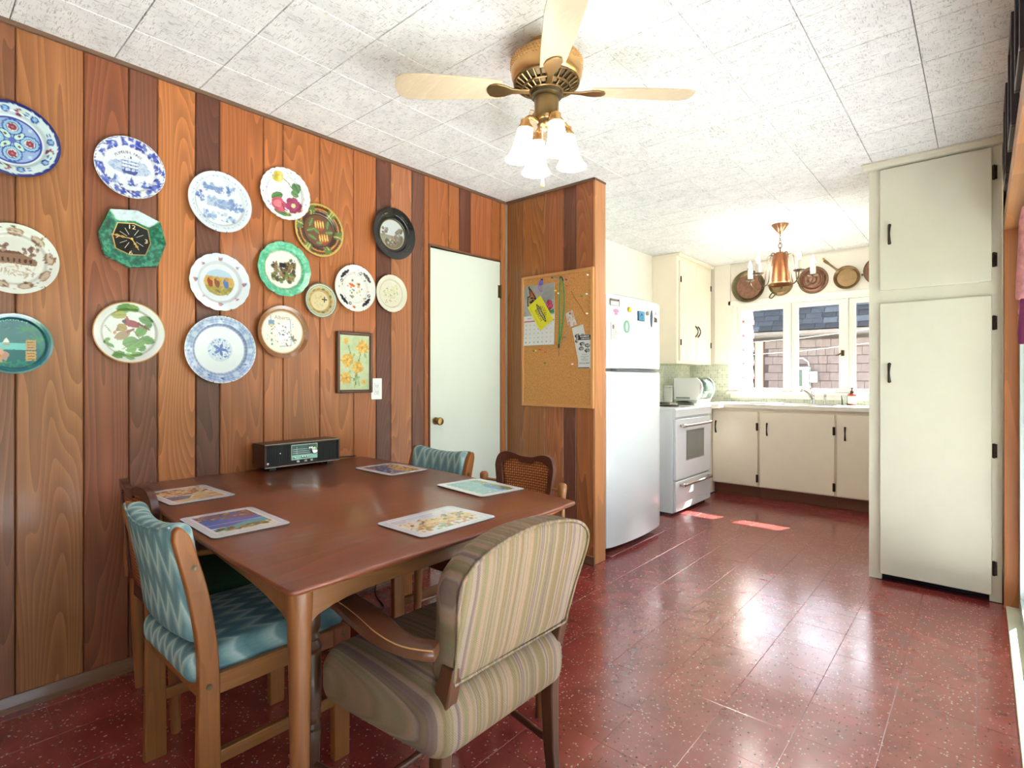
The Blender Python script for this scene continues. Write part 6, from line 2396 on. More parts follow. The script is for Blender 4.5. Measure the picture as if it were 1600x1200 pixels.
G = 'magnets on the fridge door'
c = Canvas((232, 232, 234), 60, 0.9)
c.rect(-1, 0.4, 1, 1, (120, 84, 80))
c.rect(-0.6, 0.6, 0.5, 0.8, (200, 170, 166))
for x0, y0, x1, y1 in ((-1, -1, -0.82, 1), (0.82, -1, 1, 1), (-1, -1, 1, -0.88)):
    c.rect(x0, y0, x1, y1, (120, 84, 80))
tag(sheet('memo_magnet', c, 0.1, 0.047, paper, M_fridge(3.175, 1.683), None, 0.002, 0, 24, 24), 'brown-bordered memo magnet at top corner of fridge door', 'magnet', G)
b = B()
Mx = M_fridge(3.19, 1.62)
shp = [(-0.014, -0.02), (0.014, -0.02), (0.012, 0.002), (0.024, -0.002), (0.028, 0.012), (0.014, 0.02), (-0.014, 0.02), (-0.028, 0.012), (-0.024, -0.002), (-0.012, 0.002)]
b.rings([[Mx @ Vector((x, y, z)) for x, y in shp] for z in (0, 0.003)])
tag(build('shirt_magnet', b, plain('magnet_pink', S(236, 140, 176), 0.5)), 'small pink shirt-shaped magnet on fridge door', 'magnet', G)
b = B().lathe([(0.019, 0), (0.019, 0.012), (0.014, 0.017), (0.0005, 0.018)], 18, (fx_(3.33), 3.335, 1.648), 'X')
tag(build('button_magnet', b, plain('magnet_yellow', S(206, 176, 60), 0.4)), 'round yellow button magnet on fridge door', 'magnet', G)
b = B()
Mx = M_fridge(3.492, 1.616)
b.rings([[Mx @ Vector((x, y, z)) for x, y in ((-0.044, -0.034), (0.044, -0.034), (0.044, 0.034), (-0.044, 0.034))] for z in (0, 0.01)])
o = build('tile_magnet', b, plain('magnet_navy', S(50, 84, 110), 0.4))
tag(o, 'square blue picture magnet on fridge door', 'magnet', G)
c = Canvas((96, 172, 214), 60, 1.3)
c.poly([(-0.9, -0.2), (0.0, 0.8), (0.9, -0.2), (0.5, 0.0), (0.0, 0.3), (-0.5, 0.0)], (40, 66, 100))
c.ell(0.2, -0.5, 0.5, 0.25, (70, 140, 200))
sheet('picture', c, 0.076, 0.058, paper, Mx @ Matrix.Translation((0, 0, 0.01)), o, 0.0006, 0, 24, 20)
b = B().lathe([(0.016, 0), (0.016, 0.014), (0.010, 0.018), (0.0005, 0.018)], 16, (fx_(3.59), 3.592, 1.645), 'X')
tag(build('disc_magnet', b, plain('magnet_grey', S(176, 170, 156), 0.4)), 'round grey disc magnet on fridge door', 'magnet', G)
b = B()
Mx = M_fridge(3.67, 1.613)
shp = [(0.0, -0.062), (0.01, -0.04), (0.014, -0.01), (0.016, 0.02), (0.01, 0.05), (0.004, 0.062), (-0.006, 0.05), (-0.014, 0.02), (-0.014, -0.012), (-0.008, -0.04)]
b.rings([[Mx @ Vector((x, y, z)) for x, y in shp] for z in (0, 0.005)])
tag(build('surfboard_magnet', b, plain('magnet_slate', S(78, 84, 110), 0.35)), 'long dark surfboard-shaped magnet on fridge door', 'magnet', G)
b = B()
Mx = M_fridge(3.752, 1.61)
for q in ([(-0.024, -0.018), (-0.016, -0.018), (-0.016, 0.02), (-0.024, 0.02)], [(-0.006, -0.016), (0.0, -0.016), (0.012, 0.016), (0.006, 0.016)], [(0.006, -0.016), (0.012, -0.016), (0.0, 0.016), (-0.006, 0.016)], [(0.018, -0.016), (0.026, -0.016), (0.026, 0.012), (0.018, 0.012)]):
    b.rings([[Mx @ Vector((x, y, z)) for x, y in q] for z in (0, 0.004)])
b.rings([[Mx @ Vector((x, y, z)) for x, y in ((-0.026, -0.003), (0.028, -0.003), (0.028, 0.003), (-0.026, 0.003))] for z in (0, 0.003)])
tag(build('letter_magnet', b, plain('magnet_brown', S(110, 100, 90), 0.4)), 'small dark cut-out lettering magnet on fridge door', 'magnet', G)
b = B()
Mx = M_fridge(3.309, 1.529)
b.rings([[Mx @ Vector((0.038 * math.cos(2 * PI * k / 28), 0.044 * math.sin(2 * PI * k / 28), z)) for k in range(28)] for z in (0, 0.0015)])
o = build('oval_sticker', b, plain('sticker_green', S(120, 170, 140), 0.5))
tag(o, 'oval green sticker on fridge door', 'sticker', G)
b = B()
b.rings([[Mx @ Vector((0.012 * math.cos(2 * PI * k / 20), 0.03 * math.sin(2 * PI * k / 20), z)) for k in range(20)] for z in (0.0014, 0.002)])
build('pale_figure', b, plain('sticker_pale', S(214, 230, 218), 0.5), o)
c = Canvas((234, 234, 232), 90, 0.64)
for yy in range(9):
    c.rect(-0.5, 0.8 - yy * 0.19, 0.2 + 0.04 * (yy % 3), 0.84 - yy * 0.19, (206, 196, 190))
c.ell(-0.3, 0.45, 0.16, 0.22, (150, 130, 100))
c.spots(10, lambda x, y: -0.3 < y < 0.1, (0.04, 0.1), [(226, 180, 176), (190, 200, 170), (226, 206, 190)], 0.7)
tag(sheet('note_paper', c, 0.084, 0.132, paper, M_fridge(3.18, 1.49), None, 0.0008, 0, 30, 44), 'faded note sheet stuck on fridge door below pink magnet', 'paper', G)

# ================================================================== STOVE
st = thing('stove', 'white freestanding electric stove with chrome handles beyond the fridge', 'stove', (0.33, 4.75, 0.0), world=True)
SY0, SY1 = 4.37, 5.16
b = B().box((0.03, SY0, 0.02), (0.60, SY1, 0.895))
build('body', b, enamel, st, bevel=0.004)
b = B()
b.prism([(0.03, 0.895), (0.03, 0.918), (0.62, 0.918), (0.634, 0.905), (0.632, 0.84), (0.60, 0.832), (0.60, 0.895)], SY0 - 0.002, SY1 + 0.002, 'XZ')
build('cooktop', b, enamel, st, bevel=0.004)
b = B().box((0.01, SY0, 0.9), (0.05, SY1, 0.93))
build('rear_lip', b, enamel, st, bevel=0.006)
coil_m = plain('burner_coil', S(74, 60, 56), 0.5, 0.5)
for bx, by, r_ in ((0.46, 4.57, 0.095), (0.46, 4.95, 0.075), (0.2, 4.57, 0.075), (0.2, 4.95, 0.095)):
    b = B()
    b.lathe([(r_ + 0.018, 0.918), (r_ + 0.02, 0.924), (r_ + 0.01, 0.925), (r_ * 0.3, 0.919)], 28, (bx, by, 0), caps=False)
    ringp = build('drip_pan', b, chrome, st)
    b = B()
    pts = []
    for k in range(90):
        a = 2 * PI * k / 22
        q = 0.012 + (r_ - 0.012) * k / 89
        pts.append((bx + q * math.cos(a), by + q * math.sin(a), 0.931))
    b.tube(pts, 0.0055, 6)
    build('burner_coil', b, coil_m, st)
b = B().box((0.60, SY0 + 0.006, 0.30), (0.628, SY1 - 0.006, 0.822))
od = build('oven_door', b, enamel, st, bevel=0.008)
b = B().box((0.6275, 4.585, 0.452), (0.6295, 4.985, 0.718))
wf = build('window_frame', b, plain('oven_frame', S(150, 152, 148), 0.3, 0.5), od, bevel=0.002)
b = B().box((0.629, 4.597, 0.464), (0.631, 4.973, 0.706))
build('oven_glass', b, plain('oven_glass_grey', S(128, 132, 124), 0.06, 0, 0.6), od)


def bar_handle(z, parent):
    b = B()
    pts = curve_pts([(0.63, 4.46, z), (0.662, 4.475, z), (0.668, 4.52, z), (0.672, 4.77, z), (0.668, 5.02, z), (0.662, 5.075, z), (0.63, 5.09, z)], 4)
    b.tube(pts, 0.012, 10)
    h = build('handle', b, plain('handle_brushed', S(168, 156, 146), 0.3, 0.9), parent)
    for yy in (4.485, 5.06):
        bb = B().rbox((0.655, yy, z), (0.034, 0.075, 0.032), 0.01, mid=1, arc=2)
        build('handle_cap', bb, chrome, h)


bar_handle(0.765, od)
b = B().box((0.60, SY0 + 0.006, 0.03), (0.626, SY1 - 0.006, 0.288))
dr = build('storage_drawer', b, enamel, st, bevel=0.008)
b = B().box((0.625, SY0 + 0.02, 0.098), (0.6275, SY1 - 0.02, 0.102))
build('drawer_crease', b, plain('crease_grey', S(206, 206, 206), 0.4), dr)
bar_handle(0.255, dr)
b = B().box((0.05, SY0 + 0.01, 0.0), (0.57, SY1 - 0.01, 0.02))
build('plinth', b, plain('plinth_dark', S(80, 76, 74), 0.6), st)

# ================================================================== KITCHEN CABINETS AND WORKTOP
iron = plain('black_iron', S(66, 52, 44), 0.45, 0.7)
cab_cream = plain('cabinet_cream', S(249, 238, 216), 0.35, 0, 0.5, 0.1, var=0.015)


def pull(parent, p0, p1, out, mat=iron):
    """hammered bow handle between two points"""
    a, c_, o_ = Vector(p0), Vector(p1), Vector(out)
    pts = curve_pts([a, a + o_ * 0.6 + (c_ - a) * 0.18, a + o_ + (c_ - a) * 0.5, a + o_ * 0.6 + (c_ - a) * 0.82, c_], 4)
    b = B().tube(pts, [0.0055 + 0.0025 * abs(math.cos(PI * k / 16)) for k in range(17)], 8)
    for e in (a, c_):
        b.sphere(tuple(e), 0.009, 8)
    return build('handle', b, mat, parent)


def hinge(parent, c_, axis):
    x, y, z = c_
    b = B()
    if axis == 'Y':           # on a face looking to -y
        b.box((x - 0.011, y - 0.003, z - 0.036), (x + 0.011, y, z + 0.036))
        b.tube([(x - 0.002, y - 0.005, z - 0.038), (x - 0.002, y - 0.005, z + 0.038)], 0.0055, 8)
        for q in (-0.026, 0.0, 0.026):
            b.sphere((x + 0.006, y - 0.004, z + q), 0.004, 6)
    else:
        b.box((x, y - 0.011, z - 0.03), (x + 0.003, y + 0.011, z + 0.03))
        b.tube([(x + 0.005, y, z - 0.03), (x + 0.005, y, z + 0.03)], 0.0045, 8)
    return build('hinge', b, iron, parent)


# base units under the window
for k, (x0, x1, hx, hy, nm) in enumerate(((0.49, 0.945, 0.53, 0.932, 'left'), (0.946, 1.6, 1.022, 1.587, 'sink'), (1.601, 2.08, 1.672, 2.062, 'right'))):
    lab = ['cream base cabinet beside the stove', 'wide cream base cabinet under the sink', 'cream base cabinet beside the tall pantry'][k]
    t = thing('base_cabinet', lab, 'cabinet', ((x0 + x1) / 2, 5.85, 0.0), 0.0, 'cream base cabinets under the window', world=True)
    b = B().box((x0, 5.562, 0.11), (x1, 6.139, 0.878 if k != 1 else 0.735))
    if k == 1:
        b.box((x0, 5.562, 0.735), (x1, 5.595, 0.878))
    build('carcass', b, cab_cream, t)
    b = B().box((x0, 5.62, 0.0), (x1, 6.1, 0.11))
    build('toe_kick', b, wood('toe_kick_wood', S(122, 78, 56), 'X', 0.5, 0.2), t)
    b = B().box((x0 + 0.008, 5.544, 0.118), (x1 - 0.008, 5.562, 0.845))
    d = build('door', b, cab_cream, t, bevel=0.004)
    pull(d, (hx, 5.544, 0.625), (hx, 5.544, 0.735), (0.004, -0.026, 0))
    for z in (0.195, 0.70):
        hinge(t, (hy if k < 2 else hy, 5.545, z), 'Y')
# corner filler between stove and base units
t = thing('corner_cabinet', 'narrow cream corner cabinet behind stove end', 'cabinet', (0.25, 5.6, 0.0), world=True)
b = B().box((0.005, 5.17, 0.0), (0.489, 6.135, 0.878))
build('carcass', b, cab_cream, t)
top_white = plain('worktop_white', S(246, 240, 226), 0.25, 0, 0.5, 0.2, var=0.02)
# worktop with a cut-out for the sink
wt = thing('worktop', 'pale kitchen worktop running under the window to the stove', 'worktop', (1.2, 5.83, 0.88), world=True)
b = B()
for p, q in (((0.003, 5.166), (0.62, 5.53)), ((0.003, 5.53), (1.02, 6.138)), ((1.56, 5.53), (2.64, 6.138)), ((1.02, 5.53), (1.56, 5.62)), ((1.02, 6.05), (1.56, 6.138))):
    b.box((p[0], p[1], 0.88), (q[0], q[1], 0.917))
build('slab', b, top_white, wt)
steel = plain('sink_steel', S(206, 208, 206), 0.25, 0.9, var=0.04)
sk = thing('kitchen_sink', 'stainless steel sink let into worktop under window', 'sink', (1.29, 5.83, 0.74), world=True)
b = B()
rect = lambda x0, x1, y0, y1, z: [(x0, y0, z), (x1, y0, z), (x1, y1, z), (x0, y1, z)]
b.rings([rect(1.0, 1.58, 5.6, 6.07, 0.918), rect(1.0, 1.58, 5.6, 6.07, 0.922), rect(1.025, 1.555, 5.625, 6.02, 0.922), rect(1.035, 1.545, 5.635, 6.01, 0.76), rect(1.05, 1.53, 5.65, 5.995, 0.75)], True, False)
b.add(rect(1.05, 1.53, 5.65, 5.995, 0.75), [(0, 1, 2, 3)])
build('basin', b, steel, sk, bevel=0.004)
fa = thing('kitchen_faucet', 'chrome single-lever kitchen faucet behind the sink', 'faucet', (1.31, 6.04, 0.922), world=True)
b = B().lathe([(0.028, 0.922), (0.027, 0.93), (0.022, 0.94), (0.019, 0.985), (0.021, 0.995), (0.018, 1.01), (0.001, 1.014)], 20, (1.31, 6.04, 0))
build('body', b, chrome, fa)
b = B().tube(curve_pts([(1.31, 6.035, 0.96), (1.29, 5.99, 1.02), (1.265, 5.93, 1.055), (1.25, 5.895, 1.06), (1.245, 5.88, 1.045)]), [0.014] * 8 + [0.013] * 9, 12)
build('spout', b, chrome, fa)
b = B().tube(curve_pts([(1.31, 6.04, 1.012), (1.305, 6.02, 1.05), (1.295, 6.0, 1.085)]), [0.012, 0.011, 0.011, 0.01, 0.01, 0.01, 0.01, 0.009, 0.009, 0.009, 0.009, 0.01, 0.011], 10)
build('lever', b, chrome, fa)
sp_ = thing('sink_sprayer', 'short chrome hand sprayer right of faucet', 'sprayer', (1.42, 6.04, 0.922), world=True)
b = B().lathe([(0.02, 0.922), (0.018, 0.935), (0.011, 0.945), (0.011, 0.99), (0.014, 1.0), (0.001, 1.004)], 16, (1.42, 6.04, 0))
build('stem', b, chrome, sp_)
b = B().tube([(1.42, 6.04, 0.99), (1.425, 6.02, 1.012), (1.445, 5.99, 1.02)], [0.012, 0.013, 0.01], 10)
build('spray_head', b, chrome, sp_)
so = thing('soap_bottle', 'amber soap bottle with white label and black pump on worktop', 'bottle', (1.655, 5.99, 0.917), world=True)
b = B().lathe([(0.001, 0.917), (0.033, 0.917), (0.036, 0.922), (0.036, 1.01), (0.032, 1.024), (0.016, 1.034), (0.014, 1.04), (0.001, 1.04)], 24, (1.655, 5.99, 0))
build('bottle_body', b, plain('amber_glass', S(150, 66, 36), 0.12, 0, 0.6), so)
b = B().lathe([(0.0366, 0.932), (0.0366, 1.005)], 24, (1.655, 5.99, 0), caps=False)
build('bottle_label', b, plain('label_white', S(240, 238, 232), 0.5), so)
b = B().lathe([(0.001, 1.038), (0.016, 1.038), (0.016, 1.052), (0.005, 1.054), (0.005, 1.075), (0.011, 1.077), (0.011, 1.086), (0.001, 1.088)], 14, (1.655, 5.99, 0))
b.tube([(1.655, 5.99, 1.082), (1.645, 5.955, 1.08)], [0.006, 0.004], 8)
build('pump', b, plain('pump_black', S(36, 34, 34), 0.4), so)
tm = thing('drinking_glass', 'clear tumbler standing left of soap bottle', 'glass', (1.585, 6.0, 0.917), world=True)
b = B().lathe([(0.001, 0.918), (0.026, 0.918), (0.030, 1.01), (0.028, 1.01), (0.0245, 0.925), (0.001, 0.925)], 22, (1.595, 6.0, 0), caps=False)
build('tumbler', b, glass_mat('clear_tumbler', (0.93, 0.96, 0.95), 1.5), tm)
tr = tag(build('cutting_board', B().rbox((0.93, 5.8, 0.923), (0.3, 0.2, 0.011), 0.005, mid=1, arc=2), plain('board_white', S(244, 244, 242), 0.4)), 'thin white cutting board lying on the worktop left of sink', 'cutting board')

# mosaic backsplash
N = Nodes('mosaic_tile')
N.p(0.2, 0, 0.5)
geo = N.n('NewGeometry')
sx_ = N.n('SeparateXYZ')
N.l(geo.outputs['Position'], sx_.inputs[0])
cbx = N.n('CombineXYZ')
N.l(N.math('ADD', sx_.outputs[0], sx_.outputs[1]), cbx.inputs[0])
N.l(sx_.outputs[2], cbx.inputs[1])
br = N.n('TexBrick')
br.offset = 0.0
br.inputs['Scale'].default_value = 1.0
br.inputs['Brick Width'].default_value = 0.026
br.inputs['Row Height'].default_value = 0.026
br.inputs['Mortar Size'].default_value = 0.0016
br.inputs['Color1'].default_value = (*S(220, 225, 206), 1)
br.inputs['Color2'].default_value = (*S(184, 197, 172), 1)
br.inputs['Mortar'].default_value = (*S(230, 228, 214), 1)
N.l(cbx.outputs[0], br.inputs['Vector'])
N.color(br.outputs[0])
mosaic = N.m
b = B().box((0.001, 3.9, 0.917), (0.008, 6.135, 1.335))
struct(build('trim_backsplash_left', b, mosaic), 'green mosaic backsplash behind stove')
b = B().box((0.008, 6.127, 0.917), (0.478, 6.1395, 1.335))
b.box((0.478, 6.130, 0.917), (2.68, 6.1395, 0.957))
struct(build('trim_backsplash_back', b, mosaic), 'green mosaic backsplash under window')

# wall cupboard over the stove
wc = thing('wall_cupboard', 'cream double-door wall cupboard above the toaster oven', 'cupboard', (0.14, 5.65, 1.32), world=True)
b = B().box((0.003, 5.2, 1.325), (0.262, 6.12, 2.436))
build('carcass', b, cab_cream, wc)
for y0, y1, hy in ((5.25, 5.665, 5.635), (5.671, 6.07, 5.70)):
    b = B().box((0.262, y0, 1.352), (0.281, y1, 2.372))
    d = build('door', b, cab_cream, wc, bevel=0.004)
    pull(d, (0.281, hy, 1.615), (0.281, hy, 1.725), (0.024, 0.012, 0))
for y in (5.262, 6.062):
    for z in (1.54, 2.18):
        hinge(wc, (0.281, y, z), 'X')
b = B().prism([(0.003, 2.41), (0.29, 2.41), (0.30, 2.436), (0.003, 2.436)], 5.19, 6.125, 'XZ')
build('cornice', b, cab_cream, wc)

# ---- toaster oven and white canister
to = thing('toaster_oven', 'white countertop toaster oven with curved glass front', 'toaster oven', (0.29, 5.62, 0.917), world=True)
prof = [(0.125, 0.95), (0.125, 1.172), (0.36, 1.178), (0.385, 1.16), (0.405, 1.12), (0.41, 1.07), (0.405, 1.02), (0.385, 0.95)]
b = B().prism(prof, 5.44, 5.445, 'XZ').prism(prof, 5.80, 5.805, 'XZ')
b.box((0.125, 5.445, 0.95), (0.135, 5.80, 1.17)).box((0.125, 5.445, 1.165), (0.36, 5.80, 1.177)).box((0.125, 5.445, 0.948), (0.385, 5.80, 0.956))
build('shell', b, plain('oven_white', S(240, 242, 242), 0.3, 0, 0.5, 0.2, var=0.01), to)
gp = [(0.362, 1.177), (0.388, 1.16), (0.416, 1.12), (0.424, 1.07), (0.416, 1.02), (0.39, 0.965)]
b = B().rings([[(x, y, z) for x, z in gp] for y in (5.47, 5.775)], False, False)
g = build('curved_glass', b, plain('oven_smoke_glass', S(92, 112, 100), 0.2, 0, 0.4), to)
so_ = g.modifiers.new('thickness', 'SOLIDIFY')
so_.thickness = 0.006
for ya, yb in ((5.445, 5.472), (5.773, 5.80)):
    b = B()
    ep = [(x + 0.004, z) for x, z in gp]
    b.rings([[(x, ya, z), (x, yb, z), (x - 0.012, yb, z), (x - 0.012, ya, z)] for x, z in ep])
    build('glass_trim', b, MATS['oven_white'], to)
b = B().tube([(0.428, 5.5, 1.035), (0.436, 5.5, 1.03), (0.436, 5.745, 1.03), (0.428, 5.745, 1.035)], 0.006, 8)
build('handle', b, plain('handle_grey_green', S(170, 180, 172), 0.3), to)
vent = plain('vent_grey', S(176, 190, 180), 0.5)
b = B().prism([(0.125, 0.95), (0.385, 0.95), (0.37, 0.918), (0.345, 0.918), (0.29, 0.934), (0.22, 0.936), (0.16, 0.93), (0.14, 0.918), (0.125, 0.918)], 5.444, 5.80, 'XZ')
build('base', b, vent, to)
b = B().box((0.15, 5.437, 0.96), (0.30, 5.441, 0.975))
build('vent_strip', b, plain('vent_dark', S(130, 146, 138), 0.5), to)
cn = thing('white_canister', 'plain white square canister beside the toaster oven', 'canister', (0.065, 5.5, 0.917), world=True)
b = B().rbox((0.06, 5.5, 0.997), (0.1, 0.13, 0.16), 0.01, mid=1, arc=2)
build('can_body', b, MATS['white_plastic'], cn)
b = B().rbox((0.06, 5.5, 1.087), (0.104, 0.134, 0.02), 0.006, mid=1, arc=2)
build('lid', b, MATS['white_plastic'], cn)

# ================================================================== TALL PANTRY
pn = thing('pantry_cabinet', 'tall cream pantry cupboard with upper and lower door', 'cupboard', (2.37, 4.1, 0.0), world=True)
pan_p = plain('pantry_paint', S(220, 216, 196), 0.4, 0, 0.5, 0.1, var=0.02, bump=0.04, bscale=18)
b = B()
b.box((2.082, 3.812, 0.0), (2.112, 4.45, 2.425)).box((2.64, 3.812, 0.0), (2.668, 4.45, 2.425))
b.box((2.112, 3.83, 0.075), (2.64, 4.45, 2.425))
b.box((2.145, 3.812, 1.60), (2.618, 3.83, 1.70)).box((2.112, 3.812, 2.385), (2.64, 3.83, 2.425)).box((2.112, 3.812, 0.0), (2.145, 3.83, 2.385)).box((2.618, 3.812, 0.0), (2.64, 3.83, 2.385))
build('carcass', b, pan_p, pn)
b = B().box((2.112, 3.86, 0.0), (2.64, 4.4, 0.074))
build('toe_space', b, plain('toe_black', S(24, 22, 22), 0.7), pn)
for z0, z1, ha, hb, hz in ((1.688, 2.392, 1.958, 2.061, (2.258, 1.80)), (0.036, 1.612, 1.158, 1.258, (1.468, 0.795, 0.177))):
    b = B().box((2.137, 3.793, z0), (2.628, 3.811, z1))
    d = build('door', b, pan_p, pn, bevel=0.004)
    pull(d, (2.184, 3.793, ha), (2.184, 3.793, hb), (0.0, -0.024, 0))
    for z in hz:
        hinge(pn, (2.638, 3.806, z), 'Y')
b = B()
b.prism([(3.768, 2.439), (3.768, 2.43), (3.785, 2.42), (3.79, 2.405), (3.806, 2.398), (3.812, 2.398), (3.812, 2.439)], 2.055, 2.672, 'YZ')
build('cornice', b, pan_p, pn)

# ================================================================== CHANDELIER
CX_, CY_ = 1.335, 4.8
ch = thing('chandelier', 'copper bucket chandelier with five candle bulbs above kitchen', 'chandelier', (CX_, CY_, 1.9), world=True)
copper = plain('aged_copper', S(152, 98, 64), 0.34, 0.95, var=0.2, vscale=20)
bronze = plain('dark_bronze', S(104, 88, 70), 0.4, 0.9, var=0.1)
b = B().lathe([(0.001, 2.44), (0.066, 2.44), (0.066, 2.434), (0.014, 2.365), (0.008, 2.36), (0.001, 2.36)], 24, (CX_, CY_, 0))
build('ceiling_cup', b, plain('copper_bright', S(170, 128, 98), 0.3, 0.95), ch)
z = 2.352
k = 0
while z > 2.225:
    R_, r2 = (0.011, 0.0018) if z > 2.27 else (0.022, 0.003)
    b = B()
    pts = []
    for q in range(14):
        a = 2 * PI * q / 14
        u_, w_ = R_ * 0.62 * math.cos(a), R_ * math.sin(a)
        pts.append((CX_ + (u_ if k % 2 else 0), CY_ + (0 if k % 2 else u_), z + w_))
    b.tube(pts, r2, 6, closed=True)
    build('chain_link', b, bronze, ch)
    z -= R_ * 1.62 if z > 2.29 else R_ * 1.4
    k += 1
b = B().lathe([(0.001, 2.205), (0.03, 2.21), (0.05, 2.196), (0.054, 2.19), (0.056, 2.18), (0.094, 1.955), (0.098, 1.95), (0.096, 1.944), (0.09, 1.95), (0.052, 2.178), (0.001, 2.19)], 32, (CX_, CY_, 0), caps=False)
bd = build('copper_bucket', b, copper, ch)
b = B().lathe([(0.095, 1.958), (0.0985, 1.953), (0.0985, 1.946), (0.095, 1.942)], 32, (CX_, CY_, 0), caps=False)
build('bucket_rim', b, plain('rim_brass', S(206, 180, 130), 0.3, 0.9), bd)
candle = plain('candle_ivory', S(244, 238, 222), 0.5)
flame = emit_mat('candle_bulb', (1.0, 0.97, 0.95), 105.0)
for q in range(5):
    a = YAW - PI / 2 + 2 * PI * q / 5 + 0.1
    dx, dy = math.cos(a), math.sin(a)

    def rp(r_, z_):
        return (CX_ + r_ * dx, CY_ + r_ * dy, z_)
    b = B().tube(curve_pts([rp(0.055, 2.19), rp(0.085, 2.196), rp(0.105, 2.165), rp(0.118, 2.06), rp(0.13, 1.965), rp(0.165, 1.925), rp(0.21, 1.935), rp(0.24, 1.97), rp(0.247, 2.008)]), 0.0045, 8)
    ar = build('arm', b, bronze, ch)
    b = B().lathe([(0.001, 2.004), (0.03, 2.006), (0.042, 2.014), (0.043, 2.018), (0.03, 2.014), (0.001, 2.012)], 20, rp(0.247, 0), caps=False)
    build('drip_dish', b, bronze, ar)
    b = B().lathe([(0.001, 2.012), (0.021, 2.012), (0.021, 2.10), (0.012, 2.104), (0.001, 2.104)], 18, rp(0.247, 0))
    cd = build('candle_sleeve', b, candle, ch)
    b = B().lathe([(0.001, 2.102), (0.008, 2.104), (0.014, 2.118), (0.015, 2.13), (0.010, 2.15), (0.004, 2.168), (0.0008, 2.176)], 14, rp(0.247, 0))
    build('flame_bulb', b, flame, cd)

# ================================================================== COPPER PANS ON THE WINDOW WALL
pan_cu = plain('pan_copper', S(142, 106, 88), 0.42, 0.85, var=0.28, vscale=26)
pan_br = plain('pan_brass', S(136, 112, 78), 0.4, 0.9, var=0.15, vscale=18)
pan_dk = plain('pan_tarnish', S(110, 100, 74), 0.35, 0.9, var=0.2, vscale=20)
GP = 'copper pans hung above the window'
WY = 6.127


def dish(b, cx, cz, prof, n=40):
    """lathe about the wall normal; prof = (radius, distance from wall)"""
    return b.lathe([(r_, -d) for r_, d in prof], n, (cx, WY, cz), 'Y', caps=False)


t = thing('copper_tray', 'large round copper pan hung above window left casement', 'pan', (0.678, 6.12, 2.0), 0.0, GP, world=True)
b = dish(B(), 0.678, 2.168, [(0.001, 0.012), (0.125, 0.012), (0.13, 0.014), (0.131, 0.002), (0.001, 0.001)])
build('pan_base', b, pan_cu, t)
b = dish(B(), 0.678, 2.168, [(0.128, 0.012), (0.160, 0.045), (0.172, 0.05), (0.174, 0.047), (0.162, 0.04), (0.132, 0.006)])
build('pan_rim', b, pan_dk, t)
b = B().tube([(0.678 + 0.016 * math.cos(2 * PI * k / 16), 6.115, 2.358 + 0.016 * math.sin(2 * PI * k / 16)) for k in range(16)], 0.004, 6, closed=True)
build('hanging_ring', b, gold, t)
b = B().tube(curve_pts([(0.678, 6.127, 2.385), (0.678, 6.11, 2.378), (0.678, 6.104, 2.368)]), 0.004, 6)
build('hook', b, gold, t)
t = thing('copper_pan', 'shallow copper pan with loop handle hung behind chandelier', 'pan', (1.0, 6.12, 2.0), 0.0, GP, world=True)
b = dish(B(), 0.995, 2.16, [(0.001, 0.03), (0.09, 0.03), (0.112, 0.006), (0.12, 0.004), (0.12, 0.001), (0.108, 0.001), (0.001, 0.02)])
build('pan_body', b, pan_br, t)
b = B().tube(curve_pts([(0.93, 6.11, 2.085), (0.905, 6.10, 2.06), (0.89, 6.10, 2.03), (0.91, 6.10, 2.018), (0.935, 6.10, 2.04), (0.955, 6.11, 2.068)]), 0.006, 8)
build('loop_handle', b, pan_dk, t)
t = thing('copper_mould', 'ringed copper mould hung right of chandelier', 'mould', (1.298, 6.12, 2.03), 0.0, GP, world=True)
b = dish(B(), 1.298, 2.168, [(0.001, 0.028), (0.03, 0.03), (0.05, 0.05), (0.062, 0.052), (0.074, 0.046), (0.082, 0.03), (0.09, 0.028), (0.1, 0.036), (0.108, 0.03), (0.118, 0.012), (0.132, 0.010), (0.136, 0.006), (0.134, 0.002), (0.001, 0.001)])
build('mould_body', b, pan_cu, t)
b = dish(B(), 1.298, 2.168, [(0.130, 0.010), (0.138, 0.011), (0.139, 0.005), (0.131, 0.003)])
build('rolled_rim', b, pan_dk, t)
t = thing('copper_skillet', 'brass skillet hung by long slanting handle above window', 'skillet', (1.59, 6.12, 2.05), 0.0, GP, world=True)
b = dish(B(), 1.594, 2.155, [(0.001, 0.006), (0.085, 0.006), (0.104, 0.03), (0.113, 0.034), (0.114, 0.03), (0.106, 0.024), (0.088, 0.001), (0.001, 0.001)])
build('pan_body', b, pan_br, t)
b = B()
hp0, hp1 = Vector((1.515, 6.098, 2.235)), Vector((1.395, 6.112, 2.352))
dv = (hp1 - hp0).normalized()
nv_ = Vector((dv.z, 0, -dv.x))
rs = []
for tt, w_ in ((0.0, 0.014), (0.15, 0.009), (0.6, 0.010), (0.8, 0.014), (0.95, 0.014), (1.0, 0.008)):
    p = hp0.lerp(hp1, tt)
    rs.append([p - nv_ * w_, p + nv_ * w_, p + nv_ * w_ + Vector((0, 0.006, 0)), p - nv_ * w_ + Vector((0, 0.006, 0))])
b.rings(rs)
build('handle', b, pan_br, t, bevel=0.002)
b = B().lathe([(0.011, 0), (0.011, -0.01), (0.005, -0.014), (0.005, -0.02), (0.009, -0.024), (0.001, -0.028)], 12, (1.393, WY, 2.366), 'Y')
build('hook', b, gold, t)
t = thing('copper_saucepan', 'round copper pan half hidden behind the tall pantry', 'pan', (1.86, 6.12, 2.05), 0.0, GP, world=True)
b = dish(B(), 1.868, 2.19, [(0.001, 0.02), (0.11, 0.02), (0.128, 0.03), (0.136, 0.03), (0.137, 0.026), (0.13, 0.012), (0.001, 0.002)])
